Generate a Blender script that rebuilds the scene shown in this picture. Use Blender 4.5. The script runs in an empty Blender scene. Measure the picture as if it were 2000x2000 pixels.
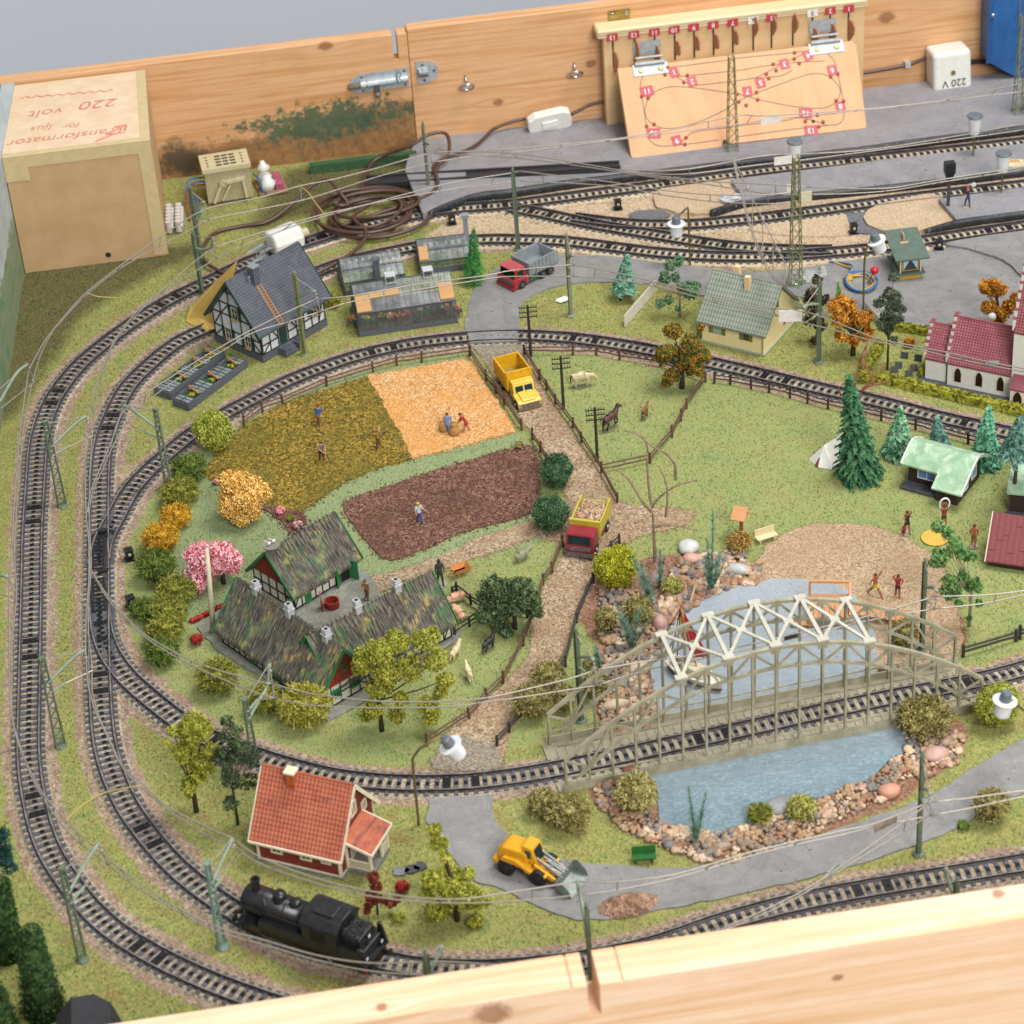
import bpy,bmesh,math,random
import numpy as np
from mathutils import Vector,Matrix,noise as mnoise
R=math. radians
scn=bpy. context. scene
COL=scn. collection
rng=random. Random(7)
nrg=np. random. RandomState(7)
F_PX=4830.164
CAM_C=np. array([-18.5225,-173.4177,121.9069])
CAM_R=np. array([0.98686602,-0.14910244,-0.0621604])
CAM_U=np. array([0.13608163,0.55997168,0.81725975])
CAM_W=np. array([0.08704736,0.81498477,-0.57290713])
cd=bpy. data. cameras. new('camera');cam=bpy. data. objects. new('camera',cd);COL. objects. link(cam)
cd. sensor_width=36;cd. lens=F_PX/2000*36;cd. clip_start=1;cd. clip_end=3000
cam. matrix_world=Matrix([[CAM_R[i],CAM_U[i],-CAM_W[i],CAM_C[i]]for i in range(3)]+[[0,0,0,1]])
cd. dof. use_dof=True;cd. dof. focus_distance=212;cd. dof. aperture_fstop=0.13
scn. camera=cam
wd=bpy. data. worlds. new('World');scn. world=wd;wd. use_nodes=True
bg=wd. node_tree. nodes['Background'];bg. inputs[0]. default_value=(0.93,0.965,1.0,1);bg. inputs[1]. default_value=0.50
def area(name,loc,size,power,col,target=(0,0,0)):
 l=bpy. data. lights. new(name,'AREA');l. shape='SQUARE';l. size=size;l. energy=power;l. color=col
 o=bpy. data. objects. new(name,l);COL. objects. link(o);o. location=loc
 o. rotation_euler=(Vector(target)-Vector(loc)). to_track_quat('-Z','Y'). to_euler();return o
area('studio_softbox',(95,0,250),105,700000,(1.0,0.975,0.94))
area('studio_front_softbox',(70,-270,200),120,1000000,(1.0,0.985,0.96))
scn. view_settings. view_transform='Standard';scn. view_settings. look='None'
scn. view_settings. exposure=0.0;scn. view_settings. gamma=1.0
scn. render. engine='CYCLES'
def G(px,py,h=0.0):
 d=CAM_W*F_PX+CAM_R*(px-1000)-CAM_U*(py-1000)
 t=(h-CAM_C[2])/d[2];p=CAM_C+d*t
 return Vector((p[0],p[1],p[2]))
def GY(px,py,Y):
 d=CAM_W*F_PX+CAM_R*(px-1000)-CAM_U*(py-1000)
 t=(Y-CAM_C[1])/d[1];p=CAM_C+d*t
 return Vector((p[0],p[1],p[2]))
def PY(P):
 d=np. array(P)-CAM_C
 return 1000-F_PX*(d@CAM_U)/(d@CAM_W)
def height(bx,by,ty):
 b=G(bx,by);lo,hi=0.0,40.0
 for _ in range(40):
  m=(lo+hi)/2
  if PY((b. x,b. y,m))>ty:lo=m
  else:hi=m
 return lo
def col(h,k=0.86):
 h=h. lstrip('#');c=[int(h[i:i+2],16)/255 for i in(0,2,4)]
 g_=sum(c)/3;c=[x+(g_-x)*.05 for x in c]
 c=[(x/12.92 if x<=.04045 else((x+.055)/1.055)**2.4)*k for x in c]
 return(c[0],c[1],c[2],1)
class NT:
 def __init__(s,name):
  s. m=bpy. data. materials. new(name);s. m. use_nodes=True;s. t=s. m. node_tree
  s. b=s. t. nodes['Principled BSDF'];s. out=s. t. nodes['Material Output']
  s. tc=s. t. nodes. new('ShaderNodeTexCoord')
 def n(s,typ,**kw):
  nd=s. t. nodes. new('ShaderNode'+typ)
  for k,v in kw. items():
   if k. startswith('i_'):nd. inputs[int(k[2:])]. default_value=v
   else:setattr(nd,k,v)
  return nd
 def l(s,a,b):s. t. links. new(a,b)
 def coord(s,scale=(1,1,1),kind='Object',rot=(0,0,0)):
  mp=s. n('Mapping');mp. inputs['Scale']. default_value=scale;mp. inputs['Rotation']. default_value=rot
  s. l(s. tc. outputs[kind],mp. inputs[0]);return mp. outputs[0]
 def noise(s,scale,detail=3,rough=.6,vec=None,dist=0):
  nd=s. n('TexNoise');nd. inputs['Scale']. default_value=scale;nd. inputs['Detail']. default_value=detail
  nd. inputs['Roughness']. default_value=rough;nd. inputs['Distortion']. default_value=dist
  s. l(vec if vec else s. tc. outputs['Object'],nd. inputs['Vector']);return nd. outputs[0]
 def voro(s,scale,vec=None,feat='F1',out=1):
  nd=s. n('TexVoronoi',feature=feat);nd. inputs['Scale']. default_value=scale
  s. l(vec if vec else s. tc. outputs['Object'],nd. inputs['Vector']);return nd. outputs[out]
 def ramp(s,fac,stops,interp='LINEAR'):
  nd=s. n('ValToRGB');cr=nd. color_ramp;cr. interpolation=interp
  while len(cr. elements)<len(stops):cr. elements. new(.5)
  for e,(p,c)in zip(cr. elements,stops):
   e. position=p;e. color=c if isinstance(c,tuple)else(col(c)if isinstance(c,str)else(c,c,c,1))
  s. l(fac,nd. inputs[0]);return nd. outputs[0]
 def mix(s,f,a,b,mode='MIX'):
  nd=s. n('Mix',data_type='RGBA',blend_type=mode)
  for i,v in((0,f),(6,a),(7,b)):
   if isinstance(v,(int,float)):nd. inputs[i]. default_value=v
   elif isinstance(v,tuple):nd. inputs[i]. default_value=v
   elif isinstance(v,str):nd. inputs[i]. default_value=col(v)
   else:s. l(v,nd. inputs[i])
  return nd. outputs[2]
 def math(s,op,a,b=0.0,c=None,clamp=False):
  nd=s. n('Math',operation=op,use_clamp=clamp)
  for i,v in enumerate((a,b)if c is None else(a,b,c)):
   if isinstance(v,(int,float)):nd. inputs[i]. default_value=v
   else:s. l(v,nd. inputs[i])
  return nd. outputs[0]
 def bump(s,h,strength=.5,dist=.05):
  nd=s. n('Bump');nd. inputs['Strength']. default_value=strength;nd. inputs['Distance']. default_value=dist
  s. l(h,nd. inputs['Height']);s. l(nd. outputs[0],s. b. inputs['Normal'])
 def done(s,c=None,rough=.7,metal=0.0,spec=.5):
  if c is not None:
   if isinstance(c,(tuple,str)):s. b. inputs['Base Color']. default_value=col(c)if isinstance(c,str)else c
   else:s. l(c,s. b. inputs['Base Color'])
  if isinstance(rough,float)or isinstance(rough,int):s. b. inputs['Roughness']. default_value=rough
  else:s. l(rough,s. b. inputs['Roughness'])
  s. b. inputs['Metallic']. default_value=metal;s. b. inputs['Specular IOR Level']. default_value=spec
  return s. m
MATS={}
def M(name,c1,c2=None,scale=3.0,rough=.6,metal=0.0,bump=.0,bscale=None,stretch=(1,1,1),spec=.4,detail=3,bd=.03,speck=None):
 """plain surface: two close tones mixed by noise, small bump, faint wear"""
 if name in MATS:return MATS[name]
 t=NT(name);v=t. coord(stretch)
 if c2 is None:c2=c1
 nz=t. noise(scale,detail,.65,v)
 a,b=col(c1),col(c2)
 if c1==c2:b=tuple(x*.82 for x in a[:3])+(1,)
 c=t. ramp(nz,[(.35,a),(.65,b)])
 if speck:c=t. mix(t. ramp(t. noise(scale*3.7,2,.5,v),[(.66,0.0),(.72,1.0)]),c,speck)
 if bump:t. bump(t. noise(bscale or scale*2,4,.7,v),bump,bd)
 MATS[name]=t. done(c,rough,metal,spec);return MATS[name]
def grain_mat(name,cols,scale=9,bump=.8,bd=.06,big=.25,rough=.9,bigc=None,stretch=(1,1,1),second=1.9):
 """granular stuff: every cell its own tone"""
 if name in MATS:return MATS[name]
 t=NT(name);v=t. coord(stretch)
 rn=t. n('SeparateColor');t. l(t. voro(scale,v),rn. inputs[0])
 n=len(cols);c=t. ramp(rn. outputs[0],[((i+.0)/n,cc)for i,cc in enumerate(cols)],'CONSTANT')
 rn2=t. n('SeparateColor');t. l(t. voro(scale*second,v),rn2. inputs[0])
 c2=t. ramp(rn2. outputs[1],[((i+.0)/n,cc)for i,cc in enumerate(cols[::-1])],'CONSTANT')
 c=t. mix(.45,c,c2)
 if bigc:c=t. mix(t. ramp(t. noise(big,4,.6,v),[(.42,0.0),(.62,.55)]),c,bigc)
 h=t. voro(scale,v,out=0);h2=t. noise(scale*1.5,3,.7,v)
 t. bump(t. math('SUBTRACT',h2,h),bump,bd)
 MATS[name]=t. done(c,rough,0,.2);return MATS[name]
class MB:
 def __init__(s):s. v=[];s. f=[];s. mi=[];s. cur=0;s. smooth=False;s. sm=[]
 def add(s,vs,fs):
  o=len(s. v);s. v+=[tuple(x)for x in vs];s. f+=[tuple(i+o for i in f)for f in fs]
  s. mi+=[s. cur]*len(fs);s. sm+=[s. smooth]*len(fs);return s
 def box(s,x0,y0,z0,x1,y1,z1):
  v=[(x,y,z)for z in(z0,z1)for y in(y0,y1)for x in(x0,x1)]
  return s. add(v,[(0,2,3,1),(4,5,7,6),(0,1,5,4),(2,6,7,3),(0,4,6,2),(1,3,7,5)])
 def obox(s,c,sz,rot=None):
  hx,hy,hz=sz[0]/2,sz[1]/2,sz[2]/2;rot=rot or Matrix. Identity(3)
  v=[Vector(c)+rot@Vector((x*hx,y*hy,z*hz))for z in(-1,1)for y in(-1,1)for x in(-1,1)]
  return s. add(v,[(0,2,3,1),(4,5,7,6),(0,1,5,4),(2,6,7,3),(0,4,6,2),(1,3,7,5)])
 def beam(s,p,q,w,h=None,up=(0,0,1)):
  p,q=Vector(p),Vector(q);d=q-p;L=d. length
  if L<1e-6:return s
  d/=L;up=Vector(up)
  if abs(d. dot(up))>.98:up=Vector((1,0,0))if abs(d. x)<.9 else Vector((0,1,0))
  a=d. cross(up). normalized();b=a. cross(d). normalized();h=h or w
  rot=Matrix((d,a,b)). transposed()
  return s. obox((p+q)/2,(L,w,h),rot)
 def tube(s,pts,r,n=6,cap=True):
  pts=[Vector(p)for p in pts];N=len(pts)
  rs=r if isinstance(r,(list,tuple))else[r]*N
  vs=[];nrm=None
  for i,p in enumerate(pts):
   d=(pts[min(i+1,N-1)]-pts[max(i-1,0)])
   if d. length<1e-7:d=Vector((0,0,1))
   d. normalize()
   if nrm is None:
    nrm=d. cross(Vector((0,0,1)))
    if nrm. length<.05:nrm=d. cross(Vector((1,0,0)))
   nrm=(nrm-d*nrm. dot(d));nrm. normalize();b=d. cross(nrm)
   for k in range(n):
    a=2*math. pi*k/n;vs. append(p+(nrm*math. cos(a)+b*math. sin(a))*rs[i])
  fs=[(i*n+k,i*n+(k+1)%n,(i+1)*n+(k+1)%n,(i+1)*n+k)for i in range(N-1)for k in range(n)]
  if cap:fs+=[tuple(range(n-1,-1,-1)),tuple((N-1)*n+k for k in range(n))]
  return s. add(vs,fs)
 def lathe(s,prof,n=16,c=(0,0,0),axis=(0,0,1)):
  q=Vector((0,0,1)). rotation_difference(Vector(axis)). to_matrix();c=Vector(c);vs=[]
  for r,z in prof:
   for k in range(n):
    a=2*math. pi*k/n;vs. append(c+q@Vector((r*math. cos(a),r*math. sin(a),z)))
  m=len(prof)
  fs=[(i*n+k,i*n+(k+1)%n,(i+1)*n+(k+1)%n,(i+1)*n+k)for i in range(m-1)for k in range(n)]
  if prof[0][0]>1e-4:fs. append(tuple(range(n-1,-1,-1)))
  if prof[-1][0]>1e-4:fs. append(tuple((m-1)*n+k for k in range(n)))
  return s. add(vs,fs)
 def prism(s,poly,z0,z1):
  if sum(poly[i][0]*poly[(i+1)%len(poly)][1]-poly[(i+1)%len(poly)][0]*poly[i][1]for i in range(len(poly)))<0:poly=poly[::-1]
  n=len(poly);vs=[(p[0],p[1],z0)for p in poly]+[(p[0],p[1],z1)for p in poly]
  return s. add(vs,[tuple(range(n-1,-1,-1)),tuple(range(n,2*n))]+[(i,(i+1)%n,n+(i+1)%n,n+i)for i in range(n)])
 def yprism(s,poly,y0,y1):
  n=len(poly);vs=[(p[0],y0,p[1])for p in poly]+[(p[0],y1,p[1])for p in poly]
  return s. add(vs,[tuple(range(n)),tuple(range(2*n-1,n-1,-1))]+[(i,n+i,n+(i+1)%n,(i+1)%n)for i in range(n)])
 def xprism(s,poly,x0,x1):
  n=len(poly);vs=[(x0,p[0],p[1])for p in poly]+[(x1,p[0],p[1])for p in poly]
  return s. add(vs,[tuple(range(n-1,-1,-1)),tuple(range(n,2*n))]+[(i,(i+1)%n,n+(i+1)%n,n+i)for i in range(n)])
 def quad(s,a,b,c,d):return s. add([a,b,c,d],[(0,1,2,3)])
 def ball(s,c,r,n=12,m=8,wob=0.0,seed=0):
  rx,ry,rz=(r,r,r)if isinstance(r,(int,float))else r;vs=[]
  for i in range(m+1):
   th=math. pi*i/m
   for k in range(n):
    a=2*math. pi*k/n;d=Vector((math. sin(th)*math. cos(a),math. sin(th)*math. sin(a),math. cos(th)))
    w=1+wob*mnoise. noise(d*1.7+Vector((seed*3.1,seed,0)))
    vs. append((c[0]+d. x*rx*w,c[1]+d. y*ry*w,c[2]+d. z*rz*w))
  fs=[(i*n+k,(i+1)*n+k,(i+1)*n+(k+1)%n,i*n+(k+1)%n)for i in range(m)for k in range(n)]
  return s. add(vs,fs)
 def sweep(s,path,prof,closed_prof=True):
  """profile (lateral, z) along a ground path"""
  N=len(path);n=len(prof);vs=[]
  for i,p in enumerate(path):
   d=path[min(i+1,N-1)]-path[max(i-1,0)];L=math. hypot(d. x,d. y)or 1
   nx,ny=-d. y/L,d. x/L
   for a,z in prof:vs. append((p. x+nx*a,p. y+ny*a,p. z+z))
  fs=[(i*n+k,i*n+(k+1)%n,(i+1)*n+(k+1)%n,(i+1)*n+k)for i in range(N-1)for k in range(n if closed_prof else n-1)]
  if closed_prof:fs+=[tuple(range(n-1,-1,-1)),tuple((N-1)*n+k for k in range(n))]
  return s. add(vs,fs)
 def leaves(s,c,r,n,size,shell=.55,up=.3,thin=.6,rs=None):
  """n leaf-sized quads spread through an ellipsoid's outer volume"""
  g=rs or nrg
  d=g. normal(size=(n,3));d/=np. linalg. norm(d,axis=1)[:,None]
  rad=shell+(1-shell)*g. rand(n)**.6
  r3=np. array([r,r,r]if isinstance(r,(int,float))else r)
  p=np. array(c)+d*rad[:,None]*r3
  nn=d*.7+g. normal(size=(n,3))*.6;nn[:,2]+=up;nn/=np. linalg. norm(nn,axis=1)[:,None]
  t=np. cross(nn,g. normal(size=(n,3)));t/=np. linalg. norm(t,axis=1)[:,None];b=np. cross(nn,t)
  sz=size*(.6+.8*g. rand(n))[:,None]
  v=np. stack([p-t*sz,p-b*sz*thin,p+t*sz,p+b*sz*thin],1). reshape(-1,3)
  o=len(s. v);s. v+=[tuple(x)for x in v. tolist()]
  s. f+=[(o+4*i,o+4*i+1,o+4*i+2,o+4*i+3)for i in range(n)]
  s. mi+=[s. cur]*n;s. sm+=[False]*n;return s
 def chips(s,pts,size,flat=.7,g=None):
  g=g or nrg;n=len(pts)
  if not n:return s
  base=np. array([(1,0,0),(-1,0,0),(0,1,0),(0,-1,0),(0,0,1),(0,0,-1)],float)
  tri=[(0,2,4),(2,1,4),(1,3,4),(3,0,4),(2,0,5),(1,2,5),(3,1,5),(0,3,5)]
  P=np. array(pts,float);a=g. rand(n)*6.28
  k=base[None]*(.55+.75*g. rand(n,6,1))*(size*(.6+.8*g. rand(n)))[:,None,None]
  k[:,:,2]*=flat
  x=k[:,:,0]*np. cos(a)[:,None]-k[:,:,1]*np. sin(a)[:,None];y=k[:,:,0]*np. sin(a)[:,None]+k[:,:,1]*np. cos(a)[:,None]
  v=np. stack([x,y,k[:,:,2]],2)+P[:,None,:]
  o=len(s. v);s. v+=[tuple(q)for q in v. reshape(-1,3). tolist()]
  s. f+=[(o+6*i+t[0],o+6*i+t[1],o+6*i+t[2])for i in range(n)for t in tri]
  s. mi+=[s. cur]*(8*n);s. sm+=[False]*(8*n);return s
 def build(s,name,mats,parent=None):
  me=bpy. data. meshes. new(name);me. from_pydata(s. v,[],s. f)
  for m in(mats if isinstance(mats,(list,tuple))else[mats]):me. materials. append(m)
  me. polygons. foreach_set('material_index',s. mi);me. polygons. foreach_set('use_smooth',s. sm);me. update()
  o=bpy. data. objects. new(name,me);COL. objects. link(o)
  if parent is not None:o. parent=parent
  return o
def tag(o,label,cat,group=None,kind=None):
 if label:o['label']=label
 if cat:o['category']=cat
 if group:o['group']=group
 if kind:o['kind']=kind
 return o
def thing(name,label,cat,loc=(0,0,0),rz=0.0,group=None):
 o=bpy. data. objects. new(name,None);COL. objects. link(o);o. location=loc;o. rotation_euler=(0,0,rz);o. empty_display_size=.5
 return tag(o,label,cat,group)
def struct(name,mb,mats,label=None):
 o=mb. build(name,mats);o['kind']='structure'
 if label:o['label']=label
 return o
def dup(o,parent=None):
 c=o. copy();COL. objects. link(c)
 if parent is not None:c. parent=parent
 for ch in list(o. children):dup(ch,c)
 return c
def catmull(pts,step=.5,closed=False):
 P=[Vector(p)for p in pts];n=len(P);out=[]
 rngi=range(n if closed else n-1)
 for i in rngi:
  p0=P[(i-1)%n]if(closed or i>0)else P[0]*2-P[1];p1=P[i];p2=P[(i+1)%n]
  p3=P[(i+2)%n]if(closed or i+2<n)else P[-1]*2-P[-2]
  L=(p2-p1). length;k=max(1,int(L/step))
  for j in range(k):
   t=j/k
   out. append(.5*((2*p1)+(p2-p0)*t+(2*p0-5*p1+4*p2-p3)*t*t+(3*p1-p0-3*p2+p3)*t**3))
 if not closed:out. append(P[-1])
 return out
def relax(path,it=3):
 for _ in range(it):
  q=path[:]
  for i in range(1,len(path)-1):q[i]=path[i-1]*.25+path[i]*.5+path[i+1]*.25
  path=q
 return path
def even(path,step):
 out=[path[0]];acc=0.0
 for a,b in zip(path,path[1:]):
  L=(b-a). length
  if L<1e-9:continue
  while acc+L>=step:
   t=(step-acc)/L;a=a+(b-a)*t;out. append(a);L=(b-a). length;acc=0.0
   if L<1e-9:break
  acc+=L
 return out
def outline(px,h=0.0,jit=.1,step=.35,smooth=True,seed=1,freq=.8):
 P=[G(x,y,h)for x,y in px]
 if smooth:P=catmull(P,step,True)
 else:
  Q=[]
  for a,b in zip(P,P[1:]+P[:1]):
   k=max(1,int((b-a). length/step));Q+=[a+(b-a)*(j/k)for j in range(k)]
  P=Q
 return[(p. x+jit*mnoise. noise((p. x*freq,p. y*freq,seed))*2+jit*.5*mnoise. noise((p. x*freq*4,p. y*freq*4,seed+3)),p. y+jit*mnoise. noise((p. x*freq,p. y*freq,seed+9))*2+jit*.5*mnoise. noise((p. x*freq*4,p. y*freq*4,seed+5)))for p in P]
def inside(poly,X,Y):
 X=np. asarray(X);Y=np. asarray(Y);r=np. zeros(X. shape,bool);n=len(poly);j=n-1
 for i in range(n):
  xi,yi=poly[i][0],poly[i][1];xj,yj=poly[j][0],poly[j][1]
  if yi!=yj:r^=((yi>Y)!=(yj>Y))&(X<(xj-xi)*(Y-yi)/(yj-yi)+xi)
  j=i
 return r
def scatter(poly,n,z,g=None):
 g=g or nrg;xs=[p[0]for p in poly];ys=[p[1]for p in poly]
 X=g. uniform(min(xs),max(xs),n*4);Y=g. uniform(min(ys),max(ys),n*4);k=inside(poly,X,Y)
 X,Y=X[k][:n],Y[k][:n];return np. stack([X,Y,np. full(len(X),z)],1)
def textobj(name,txt,size,mat,parent,loc,rot,align='CENTER',ext=.01,off=0.0,shear=0.0):
 cu=bpy. data. curves. new(name,'FONT');cu. body=txt;cu. size=size;cu. align_x=align;cu. align_y='CENTER'
 cu. extrude=ext;cu. offset=off;cu. shear=shear
 o=bpy. data. objects. new(name,cu);COL. objects. link(o)
 me=bpy. data. meshes. new_from_object(o. evaluated_get(bpy. context. evaluated_depsgraph_get()))
 COL. objects. unlink(o);bpy. data. objects. remove(o)
 me. name=name;me. materials. clear();me. materials. append(mat)
 o=bpy. data. objects. new(name,me);COL. objects. link(o);o. parent=parent;o. location=loc;o. rotation_euler=rot
 return o
# tracks
mGREY=M('grey_plastic','#4c4c50','#3a3a3e',3,.6)
mSLEEP=grain_mat('sleeper_plastic',['#55565c','#626369','#4a4b50','#6c6b6e'],6,.25,.02)
mSTUD=M('contact_stud','#151518',rough=.5)
mRAIL=NT('rail_steel');_g=mRAIL. noise(1.3,3)
mRAIL=mRAIL. done(mRAIL. ramp(_g,[(.35,'#4a3c38'),(.55,'#5c5250'),(.7,'#3c3a40')]),.38,.55,.5)
mRHEAD=M('rail_head_steel','#a39d99','#6e6864',1.1,.35,.35)
mBAL=grain_mat('ballast_gravel',['#ab9c88','#958673','#c4b6a0','#80735f','#cfc2ac','#8f7d6a'],5.5,.8,.06,.12,bigc='#8a7a68')
mBALFAR=grain_mat('far_ballast_gravel',['#c8b798','#b29d7c','#dccdb0','#9c896a','#e0d5bd'],6,.6,.05,.12,bigc='#b9a282')
mTAN=grain_mat('bridge_tan',['#a59d86','#a09881','#aaa28b','#9b937c'],3,.1,.02)
TRK={}
def track(name,label,pts,bal=mBAL,zo=0.0,skip_bal=None,group='model railway tracks',tan=None,it=4):
 P=[G(x,y,.3)for x,y in pts]
 for p in P:p. z=0
 path=even(relax(even(catmull(P,.5),.6),it),.35);TRK[name]=path
 t=thing(name if name in('railway_track',)else 'railway_track',label,'railway track',(path[0]. x,path[0]. y,0),0,group)
 o=path[0]. copy();loc=[p-o for p in path]
 def cut(f):
  seg=[];cur=[]
  for q,w in zip(loc,path):
   if f(w):cur. append(q)
   else:
    if len(cur)>2:seg. append(cur)
    cur=[]
  if len(cur)>2:seg. append(cur)
  return seg
 segs=[loc]if skip_bal is None else cut(lambda w:not skip_bal(w))
 mb=MB()
 for sgm in segs:
  mb. sweep(sgm,[(-1.5,-.05+zo),(-1.28,.1+zo),(1.28,.1+zo),(1.5,-.05+zo)],False)
 g=np. random. RandomState(len(TRK)+3);pts3=[]
 for sgm in segs:
  for q,q2 in zip(sgm,sgm[1:]):
   d=q2-q;L=d. length or 1;nx,ny=-d. y/L,d. x/L
   for _ in range(7):
    a=g. uniform(-1.45,1.45);k=g. rand();pts3. append((q. x+d. x*k+nx*a,q. y+d. y*k+ny*a,.1+zo))
 mb. chips(pts3,.055,.8,g);mb. build('ballast_bed',bal,t)
 sl=MB();st=MB();ev=even([Vector(p)for p in loc],.72)
 for i,q in enumerate(ev[:-1]):
  d=(ev[i+1]-q);a=math. atan2(d. y,d. x);rot=Matrix. Rotation(a,3,'Z')
  sl. obox((q. x,q. y,.14+zo),(.31,2.55,.13),rot)
  for yy in(-.98,-.66,.66,.98):sl. obox(q+rot@Vector((0,yy,.235+zo)),(.12,.12,.07),rot)
  if i%27 in(3,6):st. obox((q. x,q. y,.21+zo),(.6,1.25,.07),rot)
  st. obox((q. x,q. y,.225+zo),(.3,.36,.06),rot);st. obox((q. x,q. y,.27+zo),(.09,.14,.1),rot)
 for a_ in(-.83,.83):sl. sweep(loc,[(a_-.16,.1+zo),(a_-.16,.17+zo),(a_+.16,.17+zo),(a_+.16,.1+zo)])
 o_=len(sl. v);sl. v+=st. v;sl. f+=[tuple(i+o_ for i in f)for f in st. f];sl. mi+=[1]*len(st. f);sl. sm+=st. sm
 sl. build('sleeper_grid',[tan or mSLEEP,mSTUD],t)
 for sgn in(-.83,.83):
  rb=MB();z=zo
  rb. sweep(loc,[(sgn-.12,.2+z),(sgn-.12,.225+z),(sgn-.03,.25+z),(sgn-.035,.37+z),(sgn-.06,.385+z),(sgn-.06,.43+z),(sgn+.06,.43+z),(sgn+.06,.385+z),(sgn+.035,.37+z),(sgn+.03,.25+z),(sgn+.12,.225+z),(sgn+.12,.2+z)])
  n=12;N=len(loc)
  rb. mi=[1 if(i%n==5 and i<(N-1)*n)else 0 for i in range(len(rb. f))]
  rb. build('rail',[mRAIL,mRHEAD],t)
 return t
A_PX=[(700,441),(660,452),(605,469),(550,488),(492,507),(414,545),(336,582),(259,629),(197,675),(155,711),(114,761),(91,805),(75,864),(69,942),(63,1040),(61,1146),(59,1250),(57,1353),(55,1445),(56,1480),(62,1535),(77,1607),(98,1663),(128,1712),(170,1766),(228,1820),(313,1871),(398,1911),(484,1944),(560,1968),(700,2000),(850,2022),(1000,2035)]
A2_PX=[(560,484),(602,471),(648,456),(726,436),(804,421),(880,408),(950,402),(1000,398),(1129,381),(1259,364),(1388,346),(1500,331),(1629,317),(1759,303),(1880,290),(2000,276),(2100,264)]
B_PX=[(480,607),(404,641),(362,658),(323,684),(285,717),(248,755),(223,802),(204,854),(195,920),(193,1029),(193,1133),(193,1215),(194,1288),(196,1357),(199,1405),(206,1460),(225,1521),(250,1575),(282,1621),(319,1666),(356,1703),(398,1737),(444,1769),(520,1812),(610,1846),(711,1868),(804,1886),(900,1893),(1000,1890),(1099,1880),(1199,1864),(1299,1840),(1400,1804),(1500,1776),(1555,1762),(1640,1745),(1710,1732),(1866,1707),(2000,1685),(2120,1666)]
T4_PX=[(470,612),(560,560),(640,522),(720,500),(830,478),(937,467),(1014,467),(1099,470),(1185,480),(1270,491),(1355,498),(1449,501),(1524,499),(1648,490),(1729,481),(1798,470),(1888,456),(2000,440),(2100,424)]
T2_PX=[(1000,405),(1064,417),(1129,431),(1185,442),(1270,456),(1355,470),(1420,479),(1493,485),(1580,488),(1640,487)]
T3_PX=[(1120,424),(1190,433),(1259,438),(1362,437),(1430,430),(1500,423),(1629,406),(1759,388),(1888,373),(2000,360),(2100,348)]
C_PX=[(195,1095),(200,1060),(215,1029),(228,1006),(248,967),(274,934),(303,906),(323,889),(375,846),(440,807),(505,773),(552,748),(614,723),(676,701),(738,684),(816,669),(893,660),(965,655),(1042,655),(1128,661),(1213,673),(1284,686),(1384,707),(1449,722),(1524,740),(1617,762),(1720,785),(1789,803),(1850,818),(1928,835),(2000,851),(2100,874)]
D_PX=[(195,1185),(198,1225),(209,1264),(233,1304),(267,1340),(310,1376),(354,1410),(400,1437),(468,1465),(555,1493),(648,1516),(742,1527),(835,1530),(928,1526),(1014,1515),(1099,1500),(1185,1482),(1241,1470),(1327,1451),(1449,1425),(1555,1401),(1710,1368),(1827,1346),(1890,1333),(1958,1318),(2000,1306),(2100,1276)]
track('a','outermost three-rail track sweeping round the left side beside the wall',A_PX)
track('a2','far track running along the black edge of the long rear platform',A2_PX,mBALFAR,.004)
track('b','second track from the left, the one carrying the black steam locomotive',B_PX,zo=.008)
track('t4','back track passing behind the greenhouses and in front of the kiosk',T4_PX,mBALFAR,.012)
track('t2','short connecting track slanting down behind the hanging white lamp',T2_PX,mBALFAR,.016)
track('t3','track between the two station platforms at the upper right',T3_PX,mBALFAR,.02)
track('c','inner track curving past the yellow and orange fields and the paddock',C_PX,zo=.014)
_br0=G(1100,1500). x;_br1=G(1905,1335). x
track('d','inner track crossing the arched bridge',D_PX,zo=.024,skip_bal=lambda w:_br0<w. x<_br1 and w. y<-20)
mBLK=M('black_plastic','#26262a','#1b1b1f',4,.42)
def turnout(label,px,tongue,rz=0):
 c=G(*px);t=thing('track_switch',label,'track switch',(c. x,c. y,0),rz,'track switches at the left junction')
 m=MB()
 for x0,x1 in((-.62,-.38),(.38,.62)):m. box(x0,-2.4,.2,x1,2.4,.3)
 for k in range(-4,5):m. box(-.38,k*.55-.1,.2,.38,k*.55+.1,.29)
 m. build('mechanism_plate',mBLK,t)
 for s_ in tongue:
  a=MB();a. sweep([Vector((s_[0],-2.6,0)),Vector((s_[1],0,0)),Vector((s_[2],2.6,0))],[(-.05,.24),(-.05,.44),(.05,.44),(.05,.24)]);a. build('tongue_rail',mRAIL,t)
 k=MB();k. box(.0,2.9,.3,.9,3.3,.47);k. build('frog',mBLK,t)
turnout('upper black track switch plate at the left junction',(193,1085),[(-.7,-.6,-.3),(.5,.66,.9)])
turnout('lower black track switch plate at the left junction',(194,1165),[(-.3,-.6,-.7),(.9,.66,.5)])
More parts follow.
